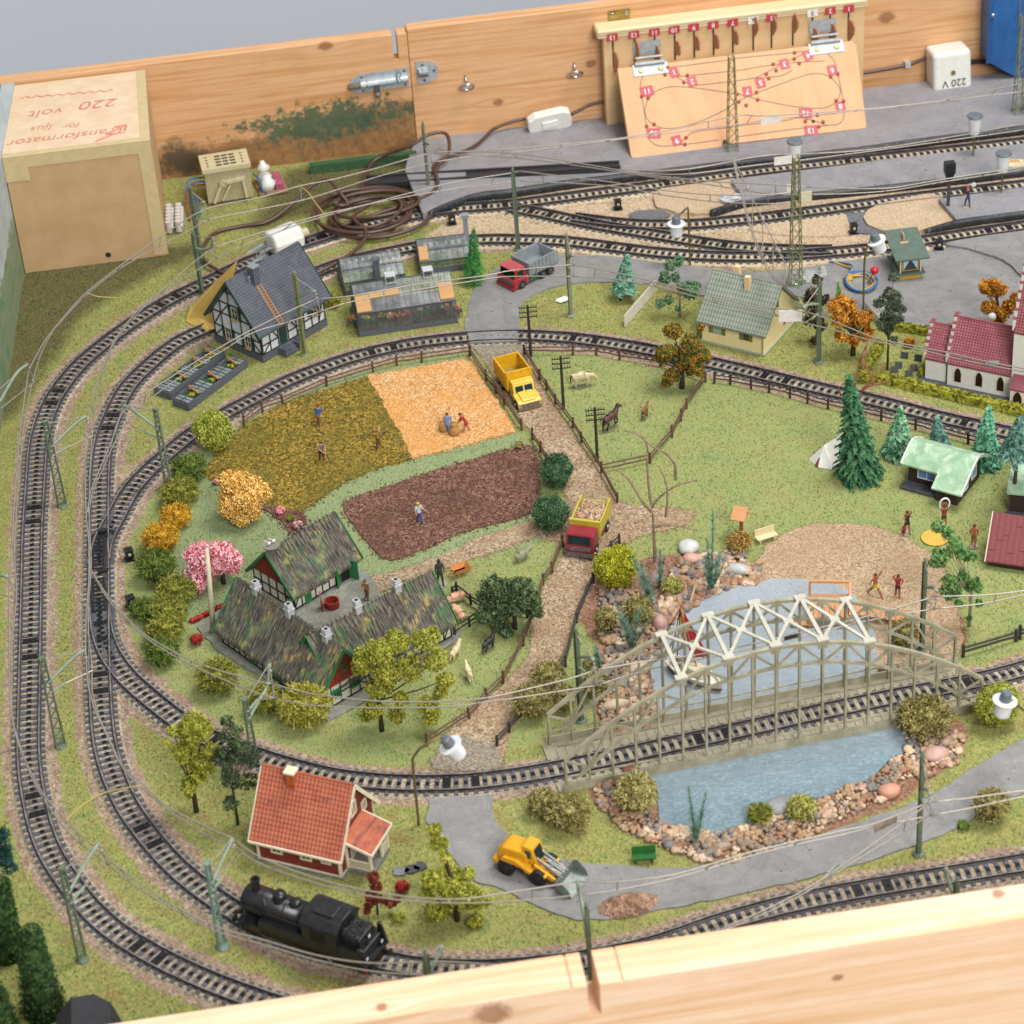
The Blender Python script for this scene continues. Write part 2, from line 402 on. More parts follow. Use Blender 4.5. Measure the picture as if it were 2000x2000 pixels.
def lantern(label,px,rz=0.2):
 c=G(*px);t=thing('switch_lantern',label,'lantern',(c. x,c. y,.0),rz,'switch lanterns beside the tracks')
 m=MB();m. box(-.45,-.4,.0,.45,.4,.12);m. tube([(0,0,.12),(0,0,.3)],.2,8);m. build('base',mBLK,t)
 m=MB();m. box(-.33,-.33,.3,.33,.33,1.0);m. box(-.37,-.37,1.0,.37,.37,1.06);m. tube([(0,0,1.06),(0,0,1.16)],.1,8);m. build('lamp_body',mBLK,t)
 m=MB();m. lathe([(.15,-.02),(.15,.02)],12,(0,-.34,.68),(0,-1,0));m. build('lens',M('pale_lens','#c9c6ae',rough=.3),t)
 m=MB();m. tube([(-.35,-.1,.1),(-.6,-.3,.3),(-.45,-.5,.12)],.05,5);m. build('lever',mBLK,t)
lantern('black switch lantern beside the upper junction plate, uppermost on the left',(254,1092))
lantern('black switch lantern beside the lower junction plate',(257,1185),.35)
lantern('small black switch lantern on the sand near the station throat',(1207,408),0)
lantern('black switch lantern behind the tall greenhouse chimney',(883,437),.1)
lantern('small black switch lantern at the tip of the grey ramp beside the kiosk',(1834,487),-.2)
lantern('tiny black box signal on the grey patch behind the kiosk',(1667,455),0)
# ground sheet with painted-in surface masks
RIM=71.2
def build_ground():
 x0,x1,y0,y1,st=-50.4,100.0,-80.0,71.15,.55
 nx=int((x1-x0)/st);ny=int((y1-y0)/st)
 xs=np. linspace(x0,x1,nx+1);ys=np. linspace(y0,y1,ny+1);X,Y=np. meshgrid(xs,ys)
 tp=np. array([(p. x,p. y)for k in TRK for p in TRK[k][::3]]);D=np. full(X. shape,99.0)
 for i in range(0,len(tp),40):
  q=tp[i:i+40];d=np. sqrt((X[...,None]-q[:,0])**2+(Y[...,None]-q[:,1])**2). min(-1);D=np. minimum(D,d)
 dirt=np. clip(1-(D-1.5)/1.15,0,1)
 P=lambda l:[(G(x,y). x,G(x,y). y)for x,y in l]
 sand=inside(P([(860,440),(985,375),(2100,270),(2100,440),(1600,530),(1450,520),(1300,512),(1130,494),(1020,486),(900,486),(820,470)]),X,Y). astype(float)
 lush=inside(P([(240,1060),(300,925),(430,830),(620,745),(900,680),(1130,685),(1430,750),(2100,900),(2100,1260),(1900,1290),(1100,1440),(850,1500),(640,1490),(420,1410),(280,1300),(225,1180)]),X,Y). astype(float)
 sage=inside(P([(400,870),(620,745),(900,690),(1000,830),(1060,900),(1050,1060),(760,1130),(690,1110),(560,1200),(380,1270),(330,1100),(390,960)]),X,Y). astype(float)
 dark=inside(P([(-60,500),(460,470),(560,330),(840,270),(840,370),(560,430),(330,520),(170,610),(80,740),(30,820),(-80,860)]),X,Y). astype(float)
 bank=np. zeros(X. shape)
 for pl in([(1090,1160),(1260,1090),(1350,1075),(1450,1085),(1480,1130),(1390,1165),(1350,1200),(1290,1240),(1285,1310),(1290,1400),(1180,1420),(1160,1380),(1180,1290),(1150,1240)],[(1150,1520),(1290,1530),(1300,1600),(1370,1625),(1420,1622),(1500,1605),(1600,1550),(1700,1510),(1760,1460),(1745,1400),(1870,1400),(1895,1440),(1850,1500),(1770,1560),(1640,1620),(1480,1665),(1380,1690),(1280,1650),(1210,1620),(1150,1550)],[(1700,1180),(1760,1160),(1880,1200),(1890,1260),(1720,1330),(1690,1290)]):
  bank=np. maximum(bank,inside(P(pl),X,Y). astype(float))
 def blur(a,n):
  for _ in range(n):a=(a+np. roll(a,1,0)+np. roll(a,-1,0)+np. roll(a,1,1)+np. roll(a,-1,1))/5
  return a
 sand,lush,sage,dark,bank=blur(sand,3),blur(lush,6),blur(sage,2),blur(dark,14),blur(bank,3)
 Z=np. array([[mnoise. noise((x*.5,y*.5,0))*.04+mnoise. noise((x*1.7,y*1.7,4))*.03 for x in xs]for y in ys])-.04
 v=np. stack([X,Y,Z],-1). reshape(-1,3);w=nx+1
 f=[(j*w+i,j*w+i+1,(j+1)*w+i+1,(j+1)*w+i)for j in range(ny)for i in range(nx)]
 me=bpy. data. meshes. new('ground');me. from_pydata(v. tolist(),[],f)
 for nm,a in(('dirt',dirt),('sand',sand),('lush',lush),('sage',sage),('dark',dark),('bank',bank)):
  at=me. attributes. new(nm,'FLOAT','POINT');at. data. foreach_set('value',a. reshape(-1). astype(np. float32))
 me. polygons. foreach_set('use_smooth',[True]*len(f))
 t=NT('layout_ground')
 def A(nm):n_=t. n('Attribute',attribute_name=nm);return n_. outputs['Fac']
 fine=t. noise(5,3,.75,t. coord((1,1,1)));fine2=t. noise(4.2,4,.8,t. coord((1.6,.8,1),rot=(0,0,.5)),.6);vor=t. n('SeparateColor');t. l(t. voro(4.2),vor. inputs[0])
 big=t. noise(.13,4,.6);mid=t. noise(.6,4,.65)
 gr=t. ramp(fine2,[(.30,'#4a5c3e'),(.40,'#75854a'),(.50,'#9da158'),(.60,'#b8ad6a'),(.72,'#a98a58')])
 gr=t. mix(t. ramp(vor. outputs[0],[(.0,.0),(.75,.0),(.76,.35)],'LINEAR'),gr,'#5e7c4c')
 gr=t. mix(t. ramp(mid,[(.42,0.0),(.6,.55)]),gr,t. ramp(fine,[(.35,'#6a7648'),(.5,'#989655'),(.65,'#b9aa62')]))
 lu=t. ramp(fine2,[(.30,'#4c5f3c'),(.41,'#7b9055'),(.52,'#9fa766'),(.66,'#a6935a')])
 lu=t. mix(t. ramp(vor. outputs[1],[(.0,.0),(.7,.0),(.71,.28)]),lu,'#7c9666')
 lu=t. mix(t. ramp(big,[(.4,0.0),(.6,.5)]),lu,t. ramp(fine,[(.35,'#7c8650'),(.5,'#9da464'),(.65,'#b4aa6c')]))
 sg=t. ramp(fine2,[(.30,'#5f7552'),(.44,'#86986a'),(.56,'#9ba575'),(.7,'#989a68')])
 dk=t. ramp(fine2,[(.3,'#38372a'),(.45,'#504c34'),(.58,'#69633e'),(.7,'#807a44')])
 di=t. ramp(vor. outputs[2],[(0,'#8e7864'),(.2,'#a99480'),(.42,'#bda896'),(.6,'#7a6656'),(.72,'#c9b6a4'),(.86,'#9c826c')],'CONSTANT')
 di=t. mix(.5,di,t. ramp(fine,[(.3,'#87705c'),(.5,'#ae937b'),(.7,'#cdb69e')]))
 di=t. mix(t. ramp(mid,[(.45,0.0),(.65,.5)]),di,'#967a66')
 sd=t. ramp(vor. outputs[2],[(0,'#c2a888'),(.3,'#d4bc9c'),(.55,'#b09474'),(.75,'#dcc8ab')],'CONSTANT')
 sd=t. mix(.5,sd,t. ramp(fine,[(.3,'#a98d70'),(.5,'#c8ae90'),(.7,'#dcc6aa')]))
 bk=t. mix(.5,t. ramp(vor. outputs[2],[(0,'#86604a'),(.3,'#a27a60'),(.6,'#755040'),(.8,'#b08a70')],'CONSTANT'),t. ramp(fine,[(.3,'#70503e'),(.6,'#a67c60')]))
 def msk(a,n_,lo=.42,hi=.58,k=.45):return t. ramp(t. math('ADD',a,t. math('MULTIPLY',t. math('SUBTRACT',n_,.5),k)),[(lo,0.0),(hi,1.0)])
 pt=t. noise(.38,5,.75,None,.4);gr=t. mix(t. ramp(pt,[(.52,0.0),(.66,.6)]),gr,t. ramp(fine,[(.35,'#75603c'),(.6,'#a88e5c')]));gr=t. mix(t. ramp(pt,[(.3,.55),(.44,0.0)]),gr,t. ramp(fine,[(.35,'#3f5c3c'),(.6,'#6f8f4c')]));lu=t. mix(t. ramp(pt,[(.52,0.0),(.68,.5)]),lu,t. ramp(fine,[(.35,'#7c7448'),(.6,'#b3a26c')]));lu=t. mix(t. ramp(pt,[(.3,.45),(.46,0.0)]),lu,t. ramp(fine,[(.35,'#4c6e48'),(.6,'#80a068')]))
 c=t. mix(msk(A('lush'),mid),gr,lu);c=t. mix(msk(A('sage'),mid),c,sg)
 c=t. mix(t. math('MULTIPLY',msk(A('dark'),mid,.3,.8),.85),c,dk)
 c=t. mix(msk(A('dirt'),mid,.4,.52,1.3),c,di);c=t. mix(msk(A('sand'),mid),c,sd);c=t. mix(msk(A('bank'),mid,.4,.6,.8),c,bk)
 t. bump(t. math('ADD',fine2,t. math('MULTIPLY',vor. outputs[0],.5)),.9,.09)
 me. materials. append(t. done(c,.95,0,.15));o=bpy. data. objects. new('ground',me);COL. objects. link(o);o['kind']='structure'
 g=np. random. RandomState(5);n=30000;CX=g. uniform(-43,60,n*3);CY=g. uniform(-60,71,n*3)
 ii=np. clip(((CX-x0)/st). astype(int),0,nx);jj=np. clip(((CY-y0)/st). astype(int),0,ny)
 dd=D[jj,ii];k=(dd>1.38)&(dd<2.9)&(g. rand(n*3)<np. clip((2.9-dd)/1.4,0,1)**1.2);k|=bank[jj,ii]>.6
 pts=np. stack([CX[k],CY[k],np. where(dd[k]<1.75,.04,.0)],1)[:n];mb=MB();mb. chips(pts,.085,.8,g)
 tag(mb. build('track_rubble',grain_mat('rubble',['#9c8470','#b39e8a','#7e6a58','#c6b29e','#8e7660','#d0c0ae'],5,.5)),'brown rubble crumbs along the track shoulders','rubble',kind='stuff')
 n=90000;CX=g. uniform(-43,60,n*2);CY=g. uniform(-60,70,n*2);ii=((CX-x0)/st). astype(int);jj=((CY-y0)/st). astype(int)
 m=dirt[jj,ii]+sand[jj,ii]+bank[jj,ii];k=m<.45
 CX,CY=CX[k][:n],CY[k][:n];n=len(CX);a=g. rand(n)*6.28;s_=.035+.04*g. rand(n);hgt=.06+.13*g. rand(n);lx=g. normal(size=n)*.06;ly=g. normal(size=n)*.06
 v=np. stack([np. stack([CX-np. cos(a)*s_,CY-np. sin(a)*s_,np. full(n,-.05)],1),np. stack([CX+np. cos(a)*s_,CY+np. sin(a)*s_,np. full(n,-.05)],1),np. stack([CX+lx,CY+ly,hgt],1)],1). reshape(-1,3)
 me2=bpy. data. meshes. new('grass_flock');me2. from_pydata(v. tolist(),[],[(3*i,3*i+1,3*i+2)for i in range(n)]);me2. materials. append(me. materials[0])
 for nm,arr in(('dirt',dirt),('sand',sand),('lush',lush),('sage',sage),('dark',dark),('bank',bank)):
  q=arr[((CY-y0)/st). astype(int),((CX-x0)/st). astype(int)]
  at=me2. attributes. new(nm,'FLOAT','POINT');at. data. foreach_set('value',np. repeat(q,3). astype(np. float32))
 return me2
FLOCK=build_ground()
SHEETS=[]
def sheet(name,px,mat,z=.06,jit=.12,smooth=True,chips=0,csize=.07,seed=1,freq=.8,kind='structure',label=None,cat=None,poly=None):
 pl=poly or outline(px,0,jit,.35,smooth,seed,freq);SHEETS. append(pl)
 mb=MB();mb. prism(pl,-.06,z)
 if chips:
  gs=np. random. RandomState(seed+70);ed=[(pl[i][0]+gs. normal()*.22,pl[i][1]+gs. normal()*.22,.03)for i in range(len(pl))for _ in range(5)];mb. chips(ed,csize,.8,gs)
  mb. chips(scatter(pl,chips,z,np. random. RandomState(seed+40)),csize,.8,np. random. RandomState(seed))
 o=mb. build(name,mat);o['kind']=kind
 if label:o['label']=label
 if cat:o['category']=cat
 return o
def asphalt(name,a,b,dk):
 t=NT(name);n1=t. noise(.5,5,.65);n2=t. noise(6,3,.6,t. coord((1,2.2,1)))
 c=t. ramp(n1,[(.35,a),(.65,b)]);c=t. mix(t. ramp(n2,[(.3,.5),(.5,0.0)]),c,dk)
 c=t. mix(t. ramp(t. noise(3.1,2,.5),[(.70,0.0),(.73,1.0)]),c,'#2e2f33');c=t. mix(t. ramp(t. noise(2.3,1,.4,t. coord((1,1,1.3))),[(.785,0.0),(.80,.7)]),c,'#d8d6d2')
 ms=t. n('TexVoronoi',feature='DISTANCE_TO_EDGE');ms. inputs['Scale']. default_value=.22;wn=t. n('TexNoise');wn. inputs['Scale']. default_value=.6;wn. inputs['Detail']. default_value=5;t. l(t. tc. outputs['Object'],wn. inputs[0]);t. l(t. mix(.22,t. tc. outputs['Object'],wn. outputs[1],'LINEAR_LIGHT'),ms. inputs['Vector']);c=t. mix(t. ramp(ms. outputs[0],[(.003,.32),(.008,0.0)]),c,'#55555a');c=t. mix(t. ramp(t. noise(.22,6,.75,None,.8),[(.5,0.0),(.7,.5)]),c,dk);c=t. mix(t. ramp(t. noise(.7,5,.8,t. coord((.35,2.2,1))),[(.54,0.0),(.7,.35)]),c,'#a7a5a2')
 t. bump(t. math('ADD',n2,t. noise(1.4,5,.7,t. coord((.5,1.6,1)))),.35,.06);return t. done(c,.55,0,.35)
mROAD=asphalt('road_grey','#93918f','#838281','#656463')
mPLAT=asphalt('platform_grey','#98969a','#8a898d','#747378')
sheet('asphalt_yard',[(916,660),(914,600),(931,559),(960,534),(1000,512),(1091,500),(1148,500),(1213,503),(1298,515),(1378,524),(1480,533),(1586,521),(1640,512),(1710,503),(1813,491),(1860,483),(2000,458),(2100,440),(2100,640),(1950,640),(1860,641),(1790,640),(1730,634),(1640,605),(1560,580),(1480,572),(1372,578),(1327,559),(1281,555),(1200,552),(1142,552),(1071,565),(1025,588),(1012,620),(1010,660)],mROAD,.07,.06,True,0)
sheet('crossing_plank',[(912,650),(1012,650),(1012,671),(918,674)],mROAD,.30,.02,False,0)
sheet('road',[(840,1549),(952,1545),(960,1582),(985,1625),(1028,1650),(1071,1670),(1128,1685),(1199,1691),(1299,1697),(1355,1693),(1449,1674),(1509,1657),(1586,1636),(1680,1605),(1773,1574),(1844,1539),(1903,1499),(2000,1443),(2100,1395),(2100,1525),(2000,1549),(1909,1595),(1860,1623),(1804,1645),(1710,1679),(1617,1704),(1524,1729),(1400,1757),(1284,1779),(1213,1793),(1128,1797),(1060,1775),(980,1737),(930,1722),(900,1695),(881,1673),(862,1633),(832,1605),(838,1574)],mROAD,.08,.07,True,0,seed=4)
mGRAV=grain_mat('gravel',['#ab9072','#c2ab8e','#8f7558','#d2bfa4','#9e8163','#b89e82','#6d5641'],5,1.0,.08,.2,bigc='#9a7d60')
mBEACH=grain_mat('beach_sand',['#b39878','#c4aa8a','#9b8062','#cbb496','#8d7052'],6.5,.8,.05,.16,bigc='#a58868')
mPATHDK=grain_mat('dark_path_gravel',['#948a7c','#7d756a','#a89c88','#6b655c','#bcae94','#857c70'],8,.8,.07)
sheet('gravel_path',[(925,668),(951,713),(971,756),(994,784),(1022,827),(1042,850),(1059,884),(1085,925),(1111,975),(1085,1010),(1042,1017),(949,1046),(847,1092),(754,1124),(713,1124),(738,1161),(785,1136),(884,1105),(985,1071),(1051,1048),(1105,1060),(1100,1085),(1082,1119),(1059,1156),(1042,1202),(1037,1256),(1025,1293),(994,1327),(943,1370),(900,1398),(866,1440),(848,1500),(978,1497),(985,1468),(1000,1428),(1014,1384),(1048,1327),(1082,1307),(1105,1270),(1119,1222),(1128,1179),(1156,1128),(1173,1099),(1210,1062),(1270,1042),(1341,1025),(1358,1000),(1298,991),(1213,985),(1197,965),(1179,923),(1142,878),(1113,835),(1085,798),(1059,753),(1039,713),(1025,673)],mGRAV,.05,.14,False,5200,.075,3,.7)
sheet('dark_gravel_patch',[(846,1500),(865,1462),(905,1440),(960,1455),(972,1500)],mPATHDK,.06,.25,True,350,.07,5)
sheet('dark_gravel_patch',[(925,668),(1022,670),(1032,700),(985,708),(945,702)],mPATHDK,.07,.1,True,300,.06,6)
mF1=grain_mat('stubble_field',['#8a7228','#ab8e34','#56501f','#cfa850','#6f6a2a','#a07c2a','#44421c'],4.2,1.0,.14,.2,bigc='#6e6a2c')
mF2=grain_mat('chaff_field',['#dba768','#e6bb84','#c8914e','#ebcaa0','#d29c5c','#b07a42'],5,.9,.08,.2,bigc='#dd9a4a')
mF3=grain_mat('ploughed_earth',['#6b473a','#7d574a','#54372d','#8f6a58','#4a2f26','#a8846c'],5,.9,.08,.2,bigc='#5f4036')
def field(name,px,mat,label,n,seed,cs=.09):
 return sheet(name,px,mat,.1,.1,False,n,cs,seed,1.1,'structure',label)
field('stubble_field',[(716,738),(598,773),(540,797),(474,835),(430,875),(400,925),(440,950),(505,960),(515,985),(549,998),(592,998),(629,971),(676,940),(740,915),(803,897),(780,848),(754,804),(735,770)],mF1,'dark golden stubble field',5200,8,.1)
field('chaff_field',[(718,736),(903,703),(923,707),(949,757),(957,764),(985,807),(1008,844),(937,861),(900,872),(806,896),(783,848),(757,804),(738,770)],mF2,'bright orange harvested field',5200,9,.09)
field('ploughed_field',[(670,984),(692,973),(816,931),(900,905),(1014,872),(1037,870),(1054,901),(1056,957),(1048,1000),(1000,1015),(900,1041),(800,1085),(762,1096),(741,1086),(700,1040),(673,1000)],mF3,'brown ploughed field',5200,10,.085)
sheet('flower_bed_soil',[(505,972),(540,985),(592,1005),(594,1024),(576,1045),(560,1030),(535,1008),(508,992)],mF3,.09,.15,True,260,.09,12)
sheet('beach',[(1642,1022),(1586,1026),(1533,1045),(1493,1070),(1478,1102),(1470,1140),(1600,1260),(1690,1330),(1760,1325),(1866,1285),(1872,1195),(1845,1117),(1813,1080),(1757,1047),(1695,1028)],mBEACH,.06,.16,True,3600,.06,13)
mCOURT=grain_mat('courtyard_plaster',['#8e8c84','#7d7b74','#989588','#85847c'],3,.5,.08,.3,bigc='#6f7464')
sheet('farm_yard',[(384,1226),(425,1195),(500,1150),(600,1090),(690,1105),(728,1128),(745,1165),(800,1180),(900,1235),(888,1258),(850,1275),(780,1330),(715,1370),(640,1410),(600,1390),(540,1345),(430,1275)],mCOURT,.12,.12,False,0,seed=15)
t=NT('painted_water');n1=t. noise(.35,4,.6);n2=t. noise(2.2,5,.75,t. coord((.7,1.6,1),rot=(0,0,.3)),1.5)
att=t. n('SeparateXYZ');t. l(t. tc. outputs['Object'],att. inputs[0])
mr=t. math('ADD',t. math('MULTIPLY',t. math('ADD',att. outputs[1],45.0),.022),t. math('MULTIPLY',n1,.25))
c=t. ramp(mr,[(.10,'#5e7b86'),(.3,'#7c9099'),(.5,'#929ea6'),(.8,'#a0a8b0')])
c=t. mix(t. ramp(n2,[(.48,0.0),(.66,.55)]),c,'#b3bec4');c=t. mix(t. ramp(n2,[(.28,.35),(.42,0.0)]),c,'#56747f')
t. bump(n2,.25,.05);mWATER=t. done(c,.1,0,.6)
sheet('water',[(1449,1144),(1524,1131),(1617,1138),(1664,1160),(1697,1205),(1712,1260),(1712,1330),(1735,1390),(1757,1421),(1776,1460),(1737,1487),(1695,1524),(1602,1558),(1561,1576),(1509,1606),(1450,1625),(1400,1629),(1368,1634),(1340,1626),(1290,1604),(1284,1542),(1262,1505),(1270,1440),(1284,1398),(1271,1327),(1268,1270),(1284,1227),(1344,1190),(1361,1173),(1398,1153)],mWATER,.075,.12,True,0,seed=20)
mEDGE=NT('platform_edge_black');e1=mEDGE. noise(1.6,5,.7)
_c=mEDGE. ramp(e1,[(.35,'#1d2028'),(.5,'#2c2e34'),(.68,'#44413f')]);_c=mEDGE. mix(mEDGE. ramp(mEDGE. noise(3.4,2,.5),[(.70,0.0),(.73,.8)]),_c,'#b9b8b4')
mEDGE. bump(e1,.6,.08);mEDGE=mEDGE. done(_c,.4,0,.5)
def platform(name,px,H,label,seed):
 top=[(p. x,p. y)for p in catmull([G(x,y,H)for x,y in px],1.0,True)]if False else[(G(x,y,H). x,G(x,y,H). y)for x,y in px]
 q=[]
 for a,b in zip(top,top[1:]+top[:1]):
  L=math. hypot(b[0]-a[0],b[1]-a[1]);k=max(1,int(L/1.0));q+=[(a[0]+(b[0]-a[0])*j/k,a[1]+(b[1]-a[1])*j/k)for j in range(k)]
 n=len(q);cx=sum(p[0]for p in q)/n;cy=sum(p[1]for p in q)/n
 t_=thing('station_platform',label,'platform',(0,0,0));SHEETS. append(q)
 m=MB();m. prism(q,.0,H);m. build('platform_top',mPLAT,t_)
 return t_,q
def edge(t_,px,H,r=.16):
 pts=even(catmull([G(x,y,H)for x,y in px],.5),.5);m=MB();m. smooth=True
 prof=[(-.1,0),(-.1,H*.75),(0.02,H+.03),(.22,H+.03),(.34,H),(.30,H*.4),(.34,0)]
 for p in pts:p. z=0
 w=[mnoise. noise((p. x*.6,p. y*.6,1))*.06 for p in pts]
 for p,k in zip(pts,w):p. y+=k
 m. sweep(pts,prof);m. build('platform_edge',mEDGE,t_)
t1,_q=platform('p1',[(826,418),(862,400),(930,377),(1000,368),(1129,349),(1259,334),(1388,318),(1500,306),(1681,286),(1836,265),(2000,245),(2100,232),(2100,125),(1694,172),(1000,250),(816,262),(790,330)],.95,'long rear grey station platform running along the wooden back board',1)
edge(t1,[(2100,232),(2000,245),(1836,265),(1681,286),(1500,306),(1388,318),(1259,334),(1129,349),(1000,368),(930,377),(862,400),(832,416)],.95)
t2,_q=platform('p2',[(1428,350),(1500,341),(1759,308),(2000,280),(2100,268),(2100,316),(2000,329),(1836,349),(1668,367),(1500,383),(1455,391)],.85,'middle grey station platform with three white cup lamps',2)
edge(t2,[(2100,316),(2000,329),(1836,349),(1668,367),(1500,383),(1440,393),(1380,412)],.8)
t3,_q=platform('p3',[(1833,388),(2000,366),(2100,352),(2100,398),(2000,411),(1868,428)],.9,'front grey station platform where the waving worker stands',3)
edge(t3,[(2100,398),(2000,411),(1930,420),(1866,430),(1800,449)],.85)
sheet('ramp',[(1428,352),(1456,393),(1400,418),(1330,420),(1280,402),(1290,372),(1360,360)],grain_mat('ramp_sand',['#cdb496','#bda182','#dac6aa','#ab9072'],9,.7),.28,.15,True,500,.06,31)
sheet('ramp',[(1833,388),(1868,430),(1800,455),(1745,460),(1690,440),(1700,412),(1770,392)],MATS['ramp_sand'],.4,.12,True,600,.06,32)
sheet('sand_patch',[(1690,420),(1645,420),(1560,425),(1480,440),(1470,452),(1560,462),(1640,462),(1670,450)],MATS['ramp_sand'],.09,.12,True,400,.06,34)
sheet('grey_patch',[(1652,418),(1702,415),(1722,458),(1664,456)],grain_mat('dark_asphalt',['#6f7076','#7b7c82','#62636a'],6,.5),.14,.08,False,100,.06,33)
sheet('grey_patch',[(1232,418),(1270,411),(1306,418),(1300,428),(1240,428)],MATS['dark_asphalt'],.12,.1,True,40,.05,35)
sheet('grey_mound',[(1847,481),(1900,470),(2000,455),(2100,440),(2100,660),(2055,610),(2000,549),(1962,515),(1920,499),(1880,488)],mROAD,.34,.05,True,0,seed=36)
m=MB();m. ball((G(1430,396). x,G(1430,396). y,.5),(1.3,.9,.35),14,8,.6,3)
tag(m. build('paint_blob',M('white_filler','#d6d8da','#9a9ca0',3,.6,bump=.5,bd=.1)),'white filler blob on the tip of the black platform edge','filler')
def flock_done():
 me=FLOCK;n=len(me. polygons);co=np. zeros(len(me. vertices)*3,np. float32);me. vertices. foreach_get('co',co);co=co. reshape(-1,3,3)
 C=co. mean(1);kill=np. zeros(n,bool)
 gj=np. random. RandomState(11);jx,jy=gj. normal(size=n)*.13,gj. normal(size=n)*.13
 for pl in SHEETS:kill|=inside(pl,C[:,0]+jx,C[:,1]+jy)
 co[kill,:,2]-=1.0;co[kill]=co[kill][:,:1,:];me. vertices. foreach_set('co',co. reshape(-1));me. update()
 bm=bmesh. new();bm. from_mesh(me);bmesh. ops. delete(bm,geom=[v for v in bm. verts if v. co. z<-.5],context='VERTS');bm. to_mesh(me);bm. free()
 o=bpy. data. objects. new('grass',me);COL. objects. link(o);tag(o,'fine green grass flock over the layout','grass',kind='stuff')
flock_done()
# wooden case
def pine(name,knots,base=('#cf9158','#dfa670','#e6b684'),gscale=3.2,stain=False,top=0.0,rough=.55):
 """pine board: grain along x bending round the knots (x, z, radius)"""
 t=NT(name);sp=t. n('SeparateXYZ');t. l(t. tc. outputs['Object'],sp. inputs[0]);X,Y,Z=sp. outputs
 z=t. math('ADD',Z,t. math('MULTIPLY',Y,.8));kn=None;warp=None
 for kx,kz,r in knots:
  dx=t. math('MULTIPLY',t. math('SUBTRACT',X,kx),.42);dz=t. math('SUBTRACT',z,kz)
  d2=t. math('ADD',t. math('MULTIPLY',dx,dx),t. math('MULTIPLY',dz,dz))
  g=t. math('POWER',2.718,t. math('MULTIPLY',d2,-.30/(r*r)))
  w=t. math('MULTIPLY',g,t. math('MULTIPLY',t. math('SIGN',dz),r*1.1));warp=w if warp is None else t. math('ADD',warp,w)
  dx2=t. math('MULTIPLY',t. math('SUBTRACT',X,kx),.75)
  dd=t. math('SQRT',t. math('ADD',t. math('MULTIPLY',dx2,dx2),t. math('MULTIPLY',dz,dz)))
  k=t. ramp(t. math('ADD',t. math('DIVIDE',dd,r),t. math('MULTIPLY',t. math('SUBTRACT',t. noise(2.5,3),.5),.7)),[(.55,1.0),(.8,.35),(1.0,0.0)])
  kn=k if kn is None else t. math('MAXIMUM',kn,k)
 zz=z if warp is None else t. math('SUBTRACT',z,warp)
 cb=t. n('CombineXYZ');t. l(t. math('MULTIPLY',X,.035),cb. inputs[0]);t. l(zz,cb. inputs[1])
 zz2=t. math('ADD',zz,t. math('MULTIPLY',t. noise(.5,3,.5,cb. outputs[0]),1.6))
 cb2=t. n('CombineXYZ');t. l(t. math('MULTIPLY',X,.03),cb2. inputs[0]);t. l(t. math('MULTIPLY',zz2,1.0),cb2. inputs[1])
 f=t. noise(gscale*.55,4,.55,cb2. outputs[0]);f2=t. noise(gscale*6,3,.6,cb2. outputs[0])
 c=t. ramp(f,[(.34,base[0]),(.45,base[1]),(.56,base[2]),(.66,base[1]),(.74,base[0])])
 c=t. mix(t. ramp(t. math('PINGPONG',t. math('MULTIPLY',zz2,gscale*.45),.5),[(.0,.4),(.07,.2),(.16,0.0)]),c,base[0])
 c=t. mix(t. ramp(f2,[(.35,.18),(.5,0.0)]),c,'#b87a48')
 if kn is not None:c=t. mix(t. math('MULTIPLY',kn,.72),c,'#8a5236');
 c=t. mix(t. ramp(t. noise(.25,3),[(.5,0.0),(.75,.3)]),c,base[0])
 if stain:
  ns=t. noise(.35,5,.75);n3=t. noise(1.2,5,.8)
  hmax=t. math('ADD',3.3,t. math('MULTIPLY',t. math('ADD',X,27.0),.12))
  bm_=t. ramp(t. math('ADD',t. math('DIVIDE',t. math('SUBTRACT',hmax,Z),2.5),t. math('MULTIPLY',t. math('SUBTRACT',n3,.5),1.6)),[(.1,0.0),(.5,.85)])
  c=t. mix(bm_,c,t. ramp(n3,[(.35,'#5e4630'),(.5,'#8b6238'),(.66,'#a3763f')]))
  dx=t. math('MULTIPLY',t. math('ADD',X,9.0),.088);dz=t. math('MULTIPLY',t. math('SUBTRACT',Z,4.4),.36)
  e=t. math('SQRT',t. math('ADD',t. math('MULTIPLY',dx,dx),t. math('MULTIPLY',dz,dz)))
  gm=t. ramp(t. math('ADD',e,t. math('MULTIPLY',t. math('SUBTRACT',t. noise(.7,6,.85),.5),3.4)),[(.55,.92),(.85,0.0)])
  c=t. mix(gm,c,t. ramp(n3,[(.3,'#39503f'),(.6,'#566b50')]))
  dx=t. math('MULTIPLY',t. math('ADD',X,25.0),.3);e=t. math('SQRT',t. math('ADD',t. math('MULTIPLY',dx,dx),t. math('POWER',t. math('MULTIPLY',t. math('SUBTRACT',Z,2.0),.35),2.0)))
  c=t. mix(t. ramp(t. math('ADD',e,t. math('MULTIPLY',t. math('SUBTRACT',ns,.5),2.0)),[(.5,.9),(1.0,0.0)]),c,'#4a4537')
 t. bump(f2,.12,.03);MATS[name]=t. done(c,rough,0,.3);return MATS[name]
YB=RIM
